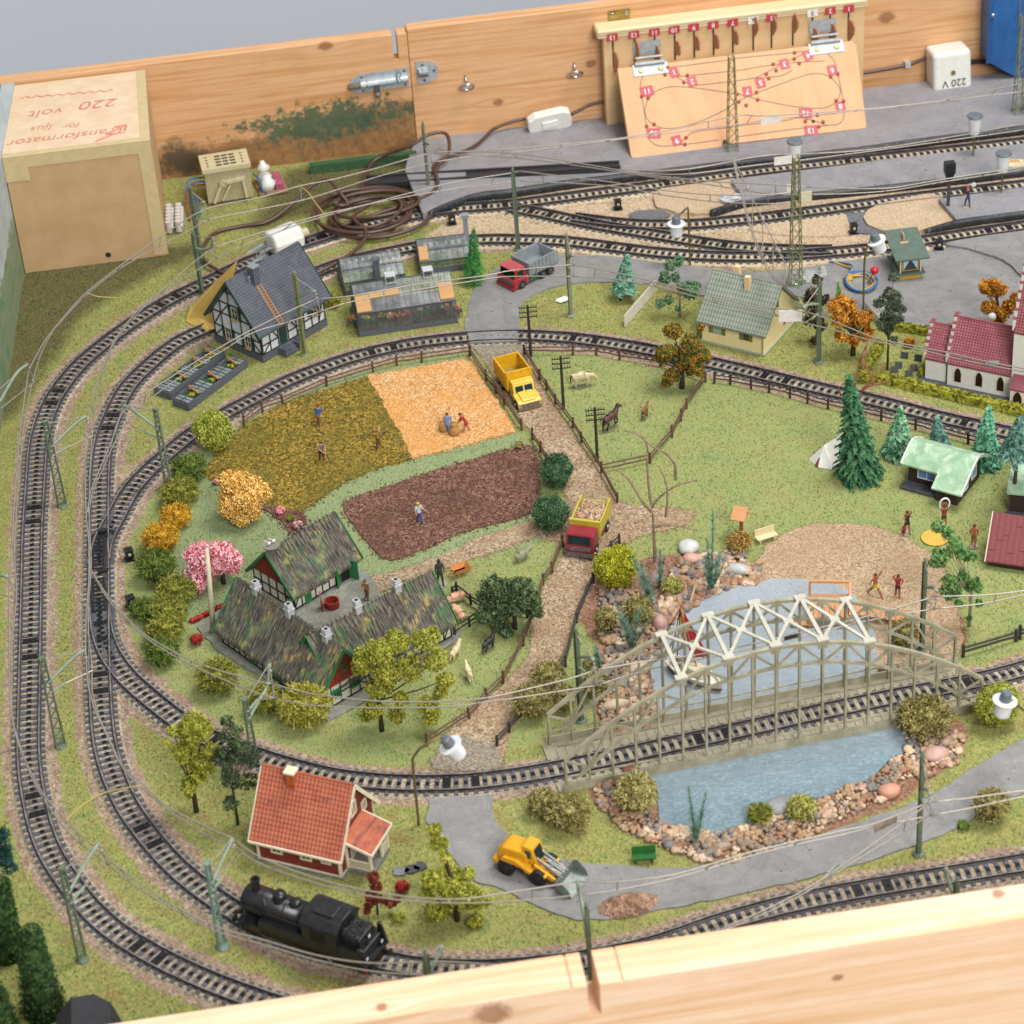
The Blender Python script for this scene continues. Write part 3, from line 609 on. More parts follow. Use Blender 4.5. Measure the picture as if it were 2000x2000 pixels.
def board(name,label,x0,x1,y0,y1,H,mat,notch=None,lip=0):
 t_=thing(name,label,'board',(x0,y0,0));m=MB();w=x1-x0;d=y1-y0
 poly=[(0,-1.0),(w,-1.0),(w,H)]
 for a,b,dep in sorted(notch or[],reverse=True):
  poly+=[(b-x0,H),(b-x0,H-dep),(a-x0,H-dep),(a-x0,H)]
 poly+=[(0,H)]
 m. yprism(poly,0,d);o=m. build('plank',mat,t_)
 bv=o. modifiers. new('bevel','BEVEL');bv. width=.07;bv. segments=2;bv. limit_method='ANGLE'
 return t_
PREAR=('#cc9460','#dca572','#e4b486')
b1=board('wooden_board','left rear pine board stained dark green and brown near its foot',-43.4,.25,YB,YB+1.6,13.55,pine('pine_rear_left',[(-8.5+43.4,12.6,.8),(-18+43.4,1.2,.6),(-38+43.4,8,.4)],PREAR),[(-1.35,-.85,2.9)])
o=b1. children[0];o. data. materials[0]=pine('pine_rear_left_stained',[(34.9,12.6,.8),(25.4,1.2,.5),(4,8,.4)],PREAR,stain=False)
b1. location=(0,0,0);o. data. transform(Matrix. Translation((-43.4,YB,0)));o. data. materials[0]=pine('pine_rear_stained',[(-8.5,13.2+.8*YB,.75),(-19,1.5+.8*YB,.5)],PREAR,stain=True)
b2=board('wooden_board','right rear pine board carrying the control panel and ring hooks',.3,110,YB,YB+1.7,13.9,pine('pine_rear_right',[(9.2,4.2,.55),(19.6,7.4,.6),(52.5,8.6,.9),(42,2.5,.4)],PREAR))
t=NT('painted_wall');sp=t. n('SeparateXYZ');t. l(t. tc. outputs['Object'],sp. inputs[0]);n1=t. noise(.6,5,.7,t. coord((1,.35,1)))
mk=t. ramp(t. math('ADD',t. math('MULTIPLY',t. math('SUBTRACT',sp. outputs[2],7.0),.14),t. math('ADD',n1,-.1)),[(.32,0.0),(.42,1.0)])
c=t. mix(mk,t. ramp(t. noise(.8,5,.7,t. coord((1,.3,1))),[(.35,'#5f7a5c'),(.5,'#7d8f6e'),(.62,'#8d8a70'),(.7,'#6d7f62')]),t. ramp(n1,[(.4,'#a3aba8'),(.7,'#bcc3c2')]))
t. bump(n1,.4,.08);mWALL=t. done(c,.7,0,.3)
m=MB();m. xprism([(-112,-1),(17.4,-1),(17.4,13.3),(-112,13.3)],-1.4,0)
wl=thing('wooden_board','left side board painted grey above and mossy green below','board',(-42.4,53.8,0));o=m. build('plank',[mWALL,pine('pine_wall_top',[],PREAR)],wl)
o. rotation_euler=(0,0,R(-3.6));
mS=MB();mS. box(-42.75,54.3,0,-42.35,YB-.05,13.0);sw=mS. build('wooden_strip',MATS['pine_wall_top']);tag(sw,'thin upright pine strip squeezed between the cardboard box and side board','strip')
PF=('#e6b488','#efc6a0','#f5d3b4')
FY1=-66.5;FY0=FY1-2.9;FH=13.7
def fb(x,y):return G(x,y,FH). x
xa,xb=fb(1136,1880),fb(1159,1876)
fA=board('wooden_board','thick front pine board with a short slot, close to the camera',-60,70,FY0,FY1,FH,pine('pine_front_a',[(60+fb(960,1960),12.6,1.1),(60+fb(750,1995),14.4,.35),(60+fb(1650,1884),8.8+2.3,.35),(60+fb(1950,1745),15.6,.4)],PF,1.6,rough=.6),[(fb(1106,1884)-.06,fb(1106,1884)+.04,.15),(xa,xb,2.6),(fb(1203,1866)-.05,fb(1203,1866)+.05,.15)])
t=NT('backdrop_paper');c=t. ramp(t. noise(.01,2),[(.3,'#d6dae0'),(.7,'#dde0e4')]);mBACK=t. done(c,.95,0,.1)
m=MB();m. box(-500,330,-200,600,332,400);struct('backdrop',m,mBACK)
mCARD=NT('cardboard');n1=mCARD. noise(.35,4,.6);n2=mCARD. noise(14,3,.6)
c=mCARD. ramp(n1,[(.35,'#bf9c70'),(.65,'#cba97e')]);c=mCARD. mix(mCARD. ramp(n2,[(.4,.2),(.55,0.0)]),c,'#9d7a52');mCARD=mCARD. done(c,.8,0,.2)
mTAPE=M('masking_tape','#d4bd8e','#cab384',1.2,.45,bump=.1)
mCTOP=M('pale_card','#e8cfac','#dfc09a',.5,.6)
bx=thing('cardboard_box','large tan cardboard box taped at the edges in the rear left corner','box',(-42.3,53.9,0))
W_,D_,H_=14.6,17.0,13.0
m=MB();m. xprism([(0,0),(D_,0),(D_,H_),(0,H_)],0,W_);m. box(3.9,-.02,0,4.1,0,.1)
o=m. build('carton',mCARD,bx);o. modifiers. new('b','BEVEL'). width=.12
m=MB();m. box(-.03,-.03,H_+.005,W_+.03,D_,H_+.06);m. build('lid',mCTOP,bx)
m=MB();m. box(-.05,-.05,H_-1.2,W_+.04,-.015,H_+.08);m. box(-.05,-.05,H_+.065,W_+.05,.9,H_+.1);m. box(W_-1.3,-.06,.2,W_+.03,-.02,H_-1.2)
m. box(W_+.012,-.04,.1,W_+.045,.25,H_);m. box(W_-.9,.9,H_+.065,W_+.05,D_,H_+.095);m. box(W_+.012,.5,H_-.5,W_+.045,D_,H_+.07);m. box(-.06,-.075,H_-2.6,2.3,-.052,H_-1.2)
m. build('tape',mTAPE,bx)
m=MB();m. lathe([(.3,-.03),(.3,.0)],14,(8.6,-.012,.9),(0,-1,0));m. build('hole',M('dark_hole','#3a231a'),bx)
mRED=M('red_marker','#cf6a5c','#dc8a78',2,.6)
for tx,s_,x,y in(('Transformator',1.75,6.5,3.2),('för',1.3,6.9,5.6),('ljus',1.5,3.9,5.9),('220',2.3,9.8,10.0),('volt',2.0,4.4,9.4)):
 o=textobj('writing',tx,s_*1.15,mRED,bx,(x,y,H_+.085),(0,0,R(180+rng. uniform(-2,3))),ext=.005,off=-.018,shear=.25)
m=MB();wav=[(11.2-k*.33,12.8+.22*math. sin(k*1.9)+.03*k,H_+.1)for k in range(30)];m. tube(wav,.05,4);m. build('marker_line',mRED,bx);m=MB();m. tube([(9.3,1.2,H_+.1),(11.1,2.4,H_+.1),(10.3,2.5,H_+.1),(12.2,4.0,H_+.1)],.1,4);m. tube([(11.2,3.9,H_+.1),(12.4,4.1,H_+.1),(12.2,2.9,H_+.1)],.1,4);m. build('marker_line',mRED,bx)
mZINC=M('zinc','#d3dade','#b9c3c8',1.5,.33,.55);mBRASS=M('brass','#bca45c','#9c8442',2,.32,.8);mCHR=M('chrome','#d8dcde','#b0b4b8',3,.15,.95)
def screw(m,x,z,y=-.1,r=.16):
 m. lathe([(r,0),(r*.8,.07),(0,.1)],10,(x,y,z),(0,-1,0))
lt=thing('sliding_bolt','shiny zinc sliding bolt screwed to the left rear board','bolt',(-3.3,YB-.02,8.4),0);lt. rotation_euler=(0,R(-1.5),0)
m=MB();m. yprism([(-3.3,-.1),(-2.9,-.75),(-2.3,-1.05),(3.3,-1.05),(3.3,1.15),(-2.0,1.15),(-2.9,.6)],-.12,0);m. build('back_plate',mZINC,lt)
m=MB();m. smooth=True;m. tube([(-3.2,-.45,0),(3.2,-.45,0)],.33,12);m. build('bolt_rod',mCHR,lt)
m=MB()
for a,b in((-1.9,-1.3),(-1.2,1.9),(2.1,3.2)):m. tube([(a,-.42,.05),(b,-.42,.05)],.43,12)
m. build('guide_sleeve',mZINC,lt);m=MB();m. box(-.45,-1.0,-1.15,0.05,-.6,.1);m. lathe([(.3,-1.5),(.34,-1.1),(.2,-.9)],8,(-.2,-.85,0));m. build('handle',mCHR,lt)
m=MB()
for x,z in((-1.7,.75),(-1.7,-.8),(2.9,.8),(2.9,-.75)):screw(m,x,z)
m. build('screw',M('screw_head','#8d877a','#6e685e',4,.35,.8),lt)
m=MB();m. tube([(2.0,-.7,.8),(2.2,-.9,1.2),(2.5,-.8,.9),(2.3,-.8,.3),(2.6,-.9,.0)],.07,5);m. build('chain',mCHR,lt)
kp=thing('bolt_keeper','rounded zinc keeper plate for the bolt on the right rear board','plate',(1.0,YB-.02,8.8));m=MB()
m. yprism([(-.1,-1.2),(.5,-1.3),(1.6,-1.1),(2.2,-.5),(2.3,.1),(2.0,.9),(1.3,1.3),(-.1,1.4)],-.1,0);m. build('plate',mZINC,kp);m=MB();m. tube([(.1,-.4,.1),(1.1,-.4,.1)],.48,12);m. build('socket',mCHR,kp)
m=MB();screw(m,.6,.9);screw(m,.7,-.9);screw(m,1.8,.1);m. build('screw',MATS['screw_head'],kp)
m=MB();m. ball((0,-.15,0),.22,10,6);o=m. build('brass_nail',mBRASS);o. location=(-2.4,YB,6.9);tag(o,'small round brass nail below the sliding bolt','nail')
for(px,py),lb in(((912,168),'steel ring hook nearer the sliding bolt'),((1124,143),'steel ring hook beside the control panel')):
 p=GY(px,py,YB-.8);h=thing('ring_hook',lb,'hook',(p. x,YB-.02,p. z),0,'ring hooks in the rear board')
 m=MB();m. smooth=True;m. tube([(0,0,.9),(0,-.35,.6),(0,-.6,.35)],.12,8);m. build('shank',mCHR,h)
 m=MB();m. smooth=True;m. tube([(.72*math. cos(a),-1.0-.25*math. sin(a),.42*math. sin(a)-.05)for a in[k*2*math. pi/24 for k in range(25)]],.13,8,False);m. build('ring',mCHR,h)
mWP=M('white_plastic','#e6e6e0','#dddcd4',2,.35);mWIRE=NT('brown_cable'). done('#53392f',.38,0,.5)
sw=thing('rocker_switch','white cable switch with a rocker at the foot of the rear board','switch',(14.8,YB-1.25,1.9));sw. rotation_euler=(R(10),R(-7),0)
m=MB();m. smooth=False;m. yprism([(-2.35,-.9),(-2.1,-1.15),(2.1,-1.15),(2.35,-.9),(2.45,0),(2.35,.8),(1.5,1.2),(-1.5,1.2),(-2.35,.8),(-2.45,0)],-.6,.6);o=m. build('housing',mWP,sw);bv=o. modifiers. new('b','BEVEL');bv. width=.22;bv. segments=3
m=MB();m. box(-.85,-.8,-.35,.85,-.55,.35);m. build('rocker',M('white_rocker','#f0efe8','#e6e5de',2,.3),sw)
def cable(name,label,pts,r=.2,mat=mWIRE,cat='cable',n=8,step=.4):
 m=MB();m. smooth=True;m. tube(catmull(pts,step),r,n);return tag(m. build(name,mat),label,cat)
cable('cable','brown cable running from the white switch behind the control panel',[(17.1,YB-1.2,2.2),(18.5,YB-.9,2.6),(20,YB-.5,2.9),(24,YB-.4,3.0)],.17)
cable('cable','brown cable stretched between the control panel and white junction box',[(48,YB-.4,2.5),(52,YB-.4,2.6),(55.5,YB-.4,2.9),(57.6,YB-.6,3.6)],.22)
m=MB();m. box(54.9,YB-.75,2.6,55.5,YB,3.2);tag(m. build('cable_clip',MATS['zinc']),'small grey clip holding the cable left of the junction box','clip')
jb=thing('junction_box','white plastic mains junction box marked 220 V','junction box',(59.5,YB-1.9,2.7));jb. rotation_euler=(R(-4),R(-2),0)
m=MB();m. yprism([(-2.2,-2.3),(2.1,-2.3),(2.1,2.3),(-2.2,2.3)],-1.6,1.7);o=m. build('housing',mWP,jb);bv=o. modifiers. new('b','BEVEL');bv. width=.45;bv. segments=4
m=MB();m. lathe([(.3,0),(.28,.06),(.12,.08)],12,(.0,-1.6,-.1),(0,-1,0));m. build('screw',mBRASS,jb)
mINK=M('black_ink','#1a1a1c')
textobj('writing','220 V',1.15,mINK,jb,(0.1,-1.615,-1.25),(R(90),R(180),0),ext=.004,off=.01)
cable('cable','black flex leaving the right side of the white junction box',[(61.6,YB-1.2,2.6),(63.5,YB-.9,2.4),(66,YB-1.3,1.7),(70,YB-1.4,1.4)],.28,M('black_flex','#222226'))
mBLUE=M('blue_enamel','#2c66a8','#235a9c',.8,.3,bump=.03)
bp=thing('blue_cabinet','glossy blue steel cabinet edge at the far right of the rear board','cabinet',(63.6,YB-3.2,0));m=MB()
m. yprism([(0,3.3),(3.4,0.95),(22,.95),(22,16),(-.3,16)],0,3.1);o=m. build('side_panel',mBLUE,bp)
m=MB();m. tube([(2.9,-.06,14),(3.5,-.06,1.4)],.09,6);m. build('trim_rod',mCHR,bp);m=MB();m. box(-.35,-.1,3.2,.25,.0,16);m. build('flange',M('blue_flange','#2a5c98','#1f4f8c',1,.4),bp);m=MB();m. ball((.1,-.15,8.9),.25,10,6);m. build('rivet',mCHR,bp)
PA,PD=M('panel_birch','#e3c08f','#dab480',.25,.5,stretch=(.2,1,3)),M('panel_face','#e0a878','#d99d6b',.22,.5,stretch=(3,1,.3))
cp=thing('control_panel','wooden switch panel with numbered levers and a hinged track diagram flap','control panel',(0,0,0))
y_=69.0
pTL,pTR,pBL,pBR=GY(1170,72,y_),GY(1690,14,y_),GY(1205,250,y_),GY(1694,190,y_)
xl,xr=(pTL. x+pBL. x)/2-.3,(pTR. x+pBR. x)/2-.3;zt=(pTL. z+pTR. z)/2
m=MB();m. yprism([(xl,.98),(xr,.98),(xr,zt),(xl,zt)],y_,y_+1.5);m. build('back_panel',PA,cp)
m=MB();m. box(xl-.7,y_-.25,zt-.1,xr+.3,y_+2.1,zt+.9);o=m. build('top_moulding',M('pale_moulding','#efd7ae','#e6c998',.25,.5,stretch=(.2,1,4)),cp);o. modifiers. new('b','BEVEL'). width=.15
m=MB();m. box(xl-.6,y_-.29,zt+.3,xr+.2,y_-.24,zt+.34);m. box(xl-.6,y_-.29,zt+.55,xr+.2,y_-.24,zt+.58);m. build('pencil_groove',M('pencil','#8d8578'),cp)
mTAG=M('red_label_tape','#c8404c','#b83844',2,.4);mTXT=M('white_embossing','#f2eeee');mWT=M('white_label','#eeeae2');mSLOT=M('slot_black','#1c1712');mLEV=M('lever_wood','#b87f5c','#a56f4e',1.5,.45)
levs=[(1196,67,'13'),(1238,62,'12'),(1278,58,'11'),(1317,53,'10'),(1355,49,'9'),(1393,45,'8'),(1431,41,'7'),(1471,35,'Y'),(1507,31,'5'),(1549,24,''),(1587,21,'3'),(1622,18,'2'),(1658,14,'1')]
for k,(px,py,tx)in enumerate(levs):
 p=GY(px,py,y_-.3);white=tx in('Y',)or k==10
 if tx:
  m=MB();m. box(-.58,-.03,-.42,.58,0,.42);o=m. build('number_label',mWT if white else mTAG,cp);o. location=(p. x,y_-.3,zt+.05);o. rotation_euler=(0,R(rng. uniform(-3,3)),0)
  textobj('digits',tx,.72,mINK if white else mTXT,o,(0,-.035,0),(R(90),R(180 if tx!='Y'else 0),0),ext=.004,off=.012)
 m=MB();m. box(-.09,-.015,-3.6,.09,.01,-.55);o=m. build('lever_slot',mSLOT,cp);o. location=(p. x+.05,y_-.005,zt)
 zz=[-2.6,-1.6,-2.4,-1.7,-1.4,-1.5,-1.3,-.5,-.6,-.7,-2.6,-2.4,-2.3][k]-.3;hh=.75 if k in(3,4,5,6)else 1.3
 m=MB();m. xprism([(0,zz-hh),(-.3,zz-hh*.8),(-.95,zz-.1),(-1.0,zz+hh*.5),(-.7,zz+hh*.9),(0,zz+hh)]if hh>1 else[(0,zz-hh),(-.9,zz-hh),(-1.1,zz-hh*.6),(-1.1,zz+hh*.6),(-.9,zz+hh),(0,zz+hh)],-.09,.09)
 o=m. build('lever',mLEV,cp);o. location=(p. x+.1,y_,zt);o. rotation_euler=(0,0,R(18 if k not in(11,12,10)else 24))
A0,A1=GY(1206,134,67.6),GY(1666,82,67.6);B0,B1=G(1232,308,1.0),G(1692,249,1.0)
A0. z=A1. z=(A0. z+A1. z)/2;B0. y=B1. y=(B0. y+B1. y)/2
u=Vector((1,0,0));dn=Vector((0,B0. y-67.6,1.0-A0. z));Lf=dn. length;dn. normalize();nrm=u. cross(-dn). normalized()
if nrm. y>0:nrm=-nrm
fl=bpy. data. objects. new('flap',None)
xl2,xr2=A0. x,A1. x
def FP(px,py,off=.0):
 d=CAM_W*F_PX+CAM_R*(px-1000)-CAM_U*(py-1000);d=Vector(d);C=Vector(CAM_C);o_=Vector((0,67.6,A0. z))+nrm*off
 tt=(o_-C). dot(nrm)/d. dot(nrm);P=C+d*tt;return P
rotm=Matrix((u,-dn,nrm)). transposed()
m=MB()
def L2(x,y,z=0):return Vector((0,67.6,A0. z))+u*x+dn*(-y)+nrm*z
def loc2(P):q=P-Vector((0,67.6,A0. z));return(q. dot(u),-q. dot(dn),q. dot(nrm))
pts=[(xl2-.1,0),(xr2-.2,0),(xr2+.05,-.6),(xr2-.0,-Lf)]
pl=[loc2(FP(px,py))for px,py in((1206,134),(1664,80),(1672,88),(1692,246),(1690,250),(1424,281),(1421,275),(1413,272),(1409,288),(1240,310),(1233,306))]
pl=[(a,b)for a,b,_ in pl]
m. prism(pl,-1.0,0);flap=m. build('diagram_flap',PD,cp);flap. location=(0,67.6,A0. z);flap. rotation_euler=rotm. to_euler()
mPEN=M('pencil_line','#857360')
def dline(pp,w=.05):
 P=[Vector(loc2(FP(x,y)))for x,y in pp];P=catmull(P,.3)if len(P)>2 else P
 mm=MB();mm. sweep([Vector((p. x,p. y,.0))for p in P],[(-w,.004),(-w,.022),(w,.022),(w,.004)]);o=mm. build('track_line',mPEN,flap);return o
zA=lambda x,y:(1150+x/3.64,y/3.64);zB=lambda x,y:(1420+x/3.64,y/3.64)
dline([zA(515,487),zA(700,465),zA(1000,425),zB(60,415),zB(400,382),zB(640,352)]);dline([zA(510,490),zA(600,535),zA(720,600),zA(780,605),zA(1080,570),zB(200,555),zB(380,540),zB(465,500)])
dline([zA(620,545),zA(800,528),zA(1080,498),zB(200,480),zB(400,452),zB(560,440),zB(700,433)]);dline([zB(200,555),zB(300,505),zB(400,450),zB(480,415),zB(560,375),zB(640,350)])
dline([zA(395,525),zA(368,590),zA(378,700),zA(395,800),zA(410,900),zA(425,985),zA(500,1037),zA(640,1030),zA(760,1018),zA(920,995)])
dline([zA(1075,672),zA(900,645),zA(700,620),zA(560,620),zA(450,670),zA(400,770),zA(420,850),zA(500,905),zA(620,910),zA(800,860),zA(960,785),zB(40,745),zB(150,685),zB(400,590),zB(600,525),zB(720,540),zB(790,610),zB(805,660),zB(770,730),zB(680,768),zB(500,760),zB(300,725),zB(150,687),zB(70,665)])
dline([zB(700,372),zB(760,430),zB(790,540),zB(815,660),zB(832,780),zB(825,850),zB(780,885),zB(700,892),zB(500,915),zB(200,955),zB(60,975)]);dline([zA(640,1028),zA(690,980),zA(760,935),zA(1000,905),zB(150,885),zB(380,862),zB(560,828),zB(780,805)]);dline([zB(560,845),zB(640,865),zB(720,895)])
mDOT=M('red_push_button','#a83834','#8f2c2a',3,.35)
for k,p in enumerate([zA(560,481),zA(543,531),zA(701,537),zA(676,586),zA(376,685),zA(422,697),zA(411,898),zA(464,884),zA(692,979),zA(684,1028),zB(480,375),zB(478,419),zB(328,457),zB(349,502),zB(279,526),zB(296,558),zB(513,451),zB(72,670),zB(84,724),zB(209,657),zB(218,710),zB(136,749),zB(738,547),zB(788,527),zB(775,716),zB(828,721),zB(642,818),zB(556,863),zB(683,867),zB(653,901)]):
 q=loc2(FP(*p));m=MB();m. lathe([(.2,.0),(.19,.12),(.1,.17),(0,.17)],10);o=m. build('push_button',mDOT,flap);o. location=(q[0],q[1],.01)
m=MB();m. lathe([(.2,.0),(.2,.03)],10);o=m. build('push_button',mSLOT,flap);q=loc2(FP(*zB(613,863)));o. location=(q[0],q[1],.01)
for tx,p,r in(('1',zA(605,515),-15),('2',zA(735,580),-8),('11',zA(413,648),-4),('10',zA(462,948),6),('9',zA(625,1000),-8),('3',zB(408,456),-6),('5',zB(238,590),-8),('4',zB(575,395),-12),('6',zB(747,500),-4),('7',zB(145,650),0),('8',zB(806,757),-4),('12',zB(558,806),8),('13',zB(598,928),4)):
 q=loc2(FP(*p));w=.72 if len(tx)>1 else.5;m=MB();m. box(-w,-.55,.0,w,.55,.04);o=m. build('number_label',mTAG,flap);o. location=(q[0],q[1],.03);o. rotation_euler=(0,0,R(-r))
 textobj('digits',tx,.82,mTXT,o,(0,0,.045),(0,0,R(180)),ext=.004,off=.012)
q=loc2(FP(*zB(310,852)));
for p0,p1,rr in((zA(358,385),zA(505,520),0),(zB(630,235),zB(766,368),0)):
 a=loc2(FP(*p1));m=MB();cx,cy=(FP(*p0). x+FP(*p1). x)/2,0;h=thing_=None
 hb=bpy. data. objects. new('hinge',None)
 m. box(-1.9,-1.2,.02,1.9,0.1,.1);m. tube([(-1.6,.1,.25),(1.6,.1,.25)],.22,8);m. tube([(-1.5,.75,.28),(1.5,.75,.28)],.14,8);o=m. build('hinge',M('hinge_zinc','#b4babc','#a0a6a8',2,.45,.3),cp);o. rotation_euler=rotm. to_euler();o. location=L2(cx,.15,.0)
 m=MB();m. box(-1.5,-.12,-.2,1.5,0,1.3);o2=m. build('hinge_leaf',mZINC,o);o2. matrix_local=rotm. to_4x4(). inverted()@Matrix. Translation((0,1.2,.9))
 m=MB();m. lathe([(.28,.1),(.2,.17),(0,.18)],10,(-1.1,-.65,0));m. lathe([(.28,.1),(.2,.17),(0,.18)],10,(1.1,-.65,0));m. build('screw',mBRASS,o)
m=MB();m. box(-1.2,-.1,-.6,1.2,0,.9);m. tube([(-1.2,-.2,-.7),(1.2,-.2,-.7)],.18,8);hg=m. build('brass_hinge',mBRASS,cp);hg. location=(23.2,YB,12.4)
m=MB();screw(m,-.7,.35,-.1,.25);screw(m,.8,.4,-.1,.25);m. build('screw',mCHR,hg)
rl=thing('relay_box','beige ventilated relay box with a linkage on its front','relay',(*G(412,402)[:2],0),R(4));mBG=M('beige_plastic','#b5aa84','#a89d78',2,.5)
m=MB();m. box(-.2,0,.3,4.6,2.6,3.9);m. build('housing',mBG,rl);m=MB();m. box(-.4,-.3,3.9,4.75,3.4,4.35)
m. build('vented_lid',M('beige_lid','#c9bf98','#beb48c',2,.5),rl);m=MB()
for k in range(4):
 for j in range(3):m=MB();m. box(1.2+j*.75,.3+k*.7,4.352,1.8+j*.75,.62+k*.7,4.37);m. build('vent_slot',mSLOT,rl)
 for a_ in(.2,3.9):m=MB();m. box(a_,.35+k*.7,4.352,a_+.2,.6+k*.7,4.37);m. build('vent_slot',mSLOT,rl)
m=MB();m. beam((.4,-.25,.4),(1.3,-.25,2.3),.35,.3);m. beam((1.2,-.25,2.5),(4.0,-.25,2.8),.5,.3);m. beam((3.7,-.25,2.7),(3.9,-.25,.5),.4,.3);m. beam((1.3,-.35,.6),(2.3,-.35,2.3),.2,.2);m. lathe([(.38,0),(.38,.2),(.2,.2),(.2,0)],12,(1.6,-.3,2.6),(0,-1,0));m. build('linkage',M('beige_lid','#c9bf98'),rl)
ts=thing('terminal_strip','translucent white terminal strip with blue and brown wires','terminal strip',(*G(345,452)[:2],.2),R(-3));m=MB()
for k in range(2):
 for j in range(6):m. tube([(-.7+k*1.0,j*.75-.3,0),(-.7+k*1.0,j*.75-.3,1.2)],.34,8);m. tube([(-.7+k*1.0,j*.75-.3,.6),(-.2+k*1.0,j*.75-.3,.6)],.25,6)
m. build('terminal_blocks',M('milky_plastic','#d8d2d0','#c8c0be',3,.25),ts)
cable('wire','blue wire looping from the relay box to the terminal strip',[G(408,346,2),G(372,350,2.4),G(364,370,1.8),G(380,385,.8),G(392,420,.4)],.1,M('blue_wire','#2e6fb0'))
cable('wire','second blue wire curving left of the relay box',[G(408,354,2),G(378,358,2.2),G(372,380,1.0),G(386,432,.4)],.1,MATS['blue_wire'])
cable('wire','brown wire curving left of the relay box',[G(408,360,1.6),G(370,366,1.9),G(366,392,.8),G(372,430,.3)],.1,M('rust_wire','#9a5540'))
cable('wire','blue wire curving from the relay box to the bulb socket',[G(495,340,2),G(508,352,2.0),G(512,372,.8),G(520,378,.4)],.1,MATS['blue_wire'])
cp2=G(533,372);pc=thing('terminal_board','small board with pink terminals and white ceramic posts','circuit board',(cp2. x,cp2. y,.1),R(8))
m=MB();m. box(-1.6,-1.2,0,1.5,2.6,.15);m. build('board',M('brown_board','#a3805c','#8c6c4c'),pc);m=MB();m. box(.3,-.6,.15,1.2,.9,.8);m. box(.3,1.1,.15,1.2,2.5,.8);m. build('terminals',M('pink_terminal','#c0607a','#8c4058'),pc)
for yy,lb in((.0,'a'),(1.7,'b')):
 m=MB();m. smooth=True;m. lathe([(.75,.1),(.85,.8),(.5,1.2),(.45,1.5),(.8,1.9),(.3,2.3),(.25,2.6),(0,2.6)]if yy else[(.75,.1),(.9,.9),(.5,1.3),(.4,1.7),(0,1.7)],10,(-.5,yy,.1));m. build('ceramic_post',mWP,pc)
p=G(700,325);m=MB();m. box(0,0,0,11.6,.8,1.0);o=m. build('foam_strip',grain_mat('green_foam',['#3f5f3c','#4c6d48','#345234'],6));o. location=(*G(607,340)[:2],0);o. rotation_euler=(0,0,R(-1));tag(o,'long dark green foam strip along the foot of the left rear board','foam strip')
m=MB();a,b=G(717,358,.5),G(1210,324,1.2);m. beam(a,b,1.9,.35,);m. beam(a+Vector((0,1.0,.2)),b+Vector((0,.5,.15)),.25,.4);m. beam(a+Vector((0,-.9,.2)),b+Vector((0,-.6,.15)),.25,.4);tag(m. build('channel_strip',M('black_channel','#2b2b30','#37373c',2,.4)),'long tapering black channel lying on the rear platform','channel')
plg=thing('mains_plug','large off-white mains plug lying behind the slate roofed house','plug',(*G(555,487)[:2],.1),R(28));m=MB();m. xprism([(-1.3,0),(1.3,0),(1.4,1.2),(.9,2.3),(-.9,2.3),(-1.4,1.2)],-1.6,1.9);o=m. build('plug_body',mWP,plg);bv=o. modifiers. new('b','BEVEL');bv. width=.35;bv. segments=3
m=MB();m. tube([(1.9,.0,.9),(2.9,.0,.9)],.5,10);m. build('collar',MATS['beige_lid'],plg);m=MB();m. tube([(-1.6,-.6,1.0),(-3.3,-.6,.9)],.22,8);m. tube([(-1.6,.7,1.0),(-3.3,.7,.9)],.22,8);m. build('prong',mCHR,plg)
cc=G(725,432);pts=[];N=6.5
for k in range(int(N*26)):
 a=k/26*2*math. pi;w=k/26;rx=5.2+.9*math. sin(w*2.3)-.25*w;ry=5.0+.8*math. cos(w*1.7)-.3*w
 pts. append((cc. x+rx*math. cos(a)+.7*math. sin(w*1.3),cc. y+ry*math. sin(a)*.95+.8*math. cos(w*2.1),.45+.16*w+.35*max(0,math. sin(a*.5+w))))
tail=[G(640,352,2.6),G(610,362,2.2),G(575,395,1.0),G(525,432,.3),G(470,442,.2),G(420,455,.2),G(396,485,.3),G(402,512,.6),G(450,540,.3),G(500,560,.3)]
lead=[G(820,540,.5),G(790,555,.3),G(712,490,1.2)]if False else[]
start=[G(470,575,.3),G(560,545,.4),G(620,532,.7),G(690,492,1.0),G(716,455,1.3),G(690,425,1.2),G(720,400,.9)]
m=MB();m. smooth=True;m. tube(catmull([Vector(p)for p in pts],.5),.2,8)
m. tube(catmull(start[::-1]+[],.5),.2,8);m. tube(catmull([Vector(pts[-1]),G(680,400,1.5),G(660,372,2.6)]+tail,.5),.2,8)
m. tube(catmull([Vector(pts[40]),G(838,380,1.0),G(852,330,1.6),G(876,300,2.2),G(872,262,3.0),G(840,262,3.2),G(800,285,2.4),G(730,315,.9),G(700,380,.8)],.5),.2,8)
m. tube(catmull([Vector(pts[20]),G(840,350,.8),G(852,318,1.3),G(925,286,1.4),G(965,252,1.6),G(1000,238,1.9),G(1026,232,2.0)],.5),.17,8)
tag(m. build('cable_coil',mWIRE),'tangled coil of thick brown mains cable lying over the rear tracks','cable')
mYW=M('yellow_wire','#cbb060');cable('wire','thin yellow wire dangling from the catenary beside the brown coil',[G(588,364,6.3),G(604,378,5.8),G(615,395,5.2),G(632,416,4.4)],.05,mYW,'wire',5)
cable('wire','thin yellow jumper wire linking the two outer catenary lines at the back left',[G(168,571,6.8),G(190,579,6.0),G(235,583,5.6),G(272,600,6.8)],.05,mYW,'wire',5)
cable('wire','thin yellow jumper wire linking the two outer catenary lines at the lower left',[G(128,1601,6.8),G(165,1570,6.0),G(205,1548,6.0),G(277,1533,6.8)],.05,mYW,'wire',5)
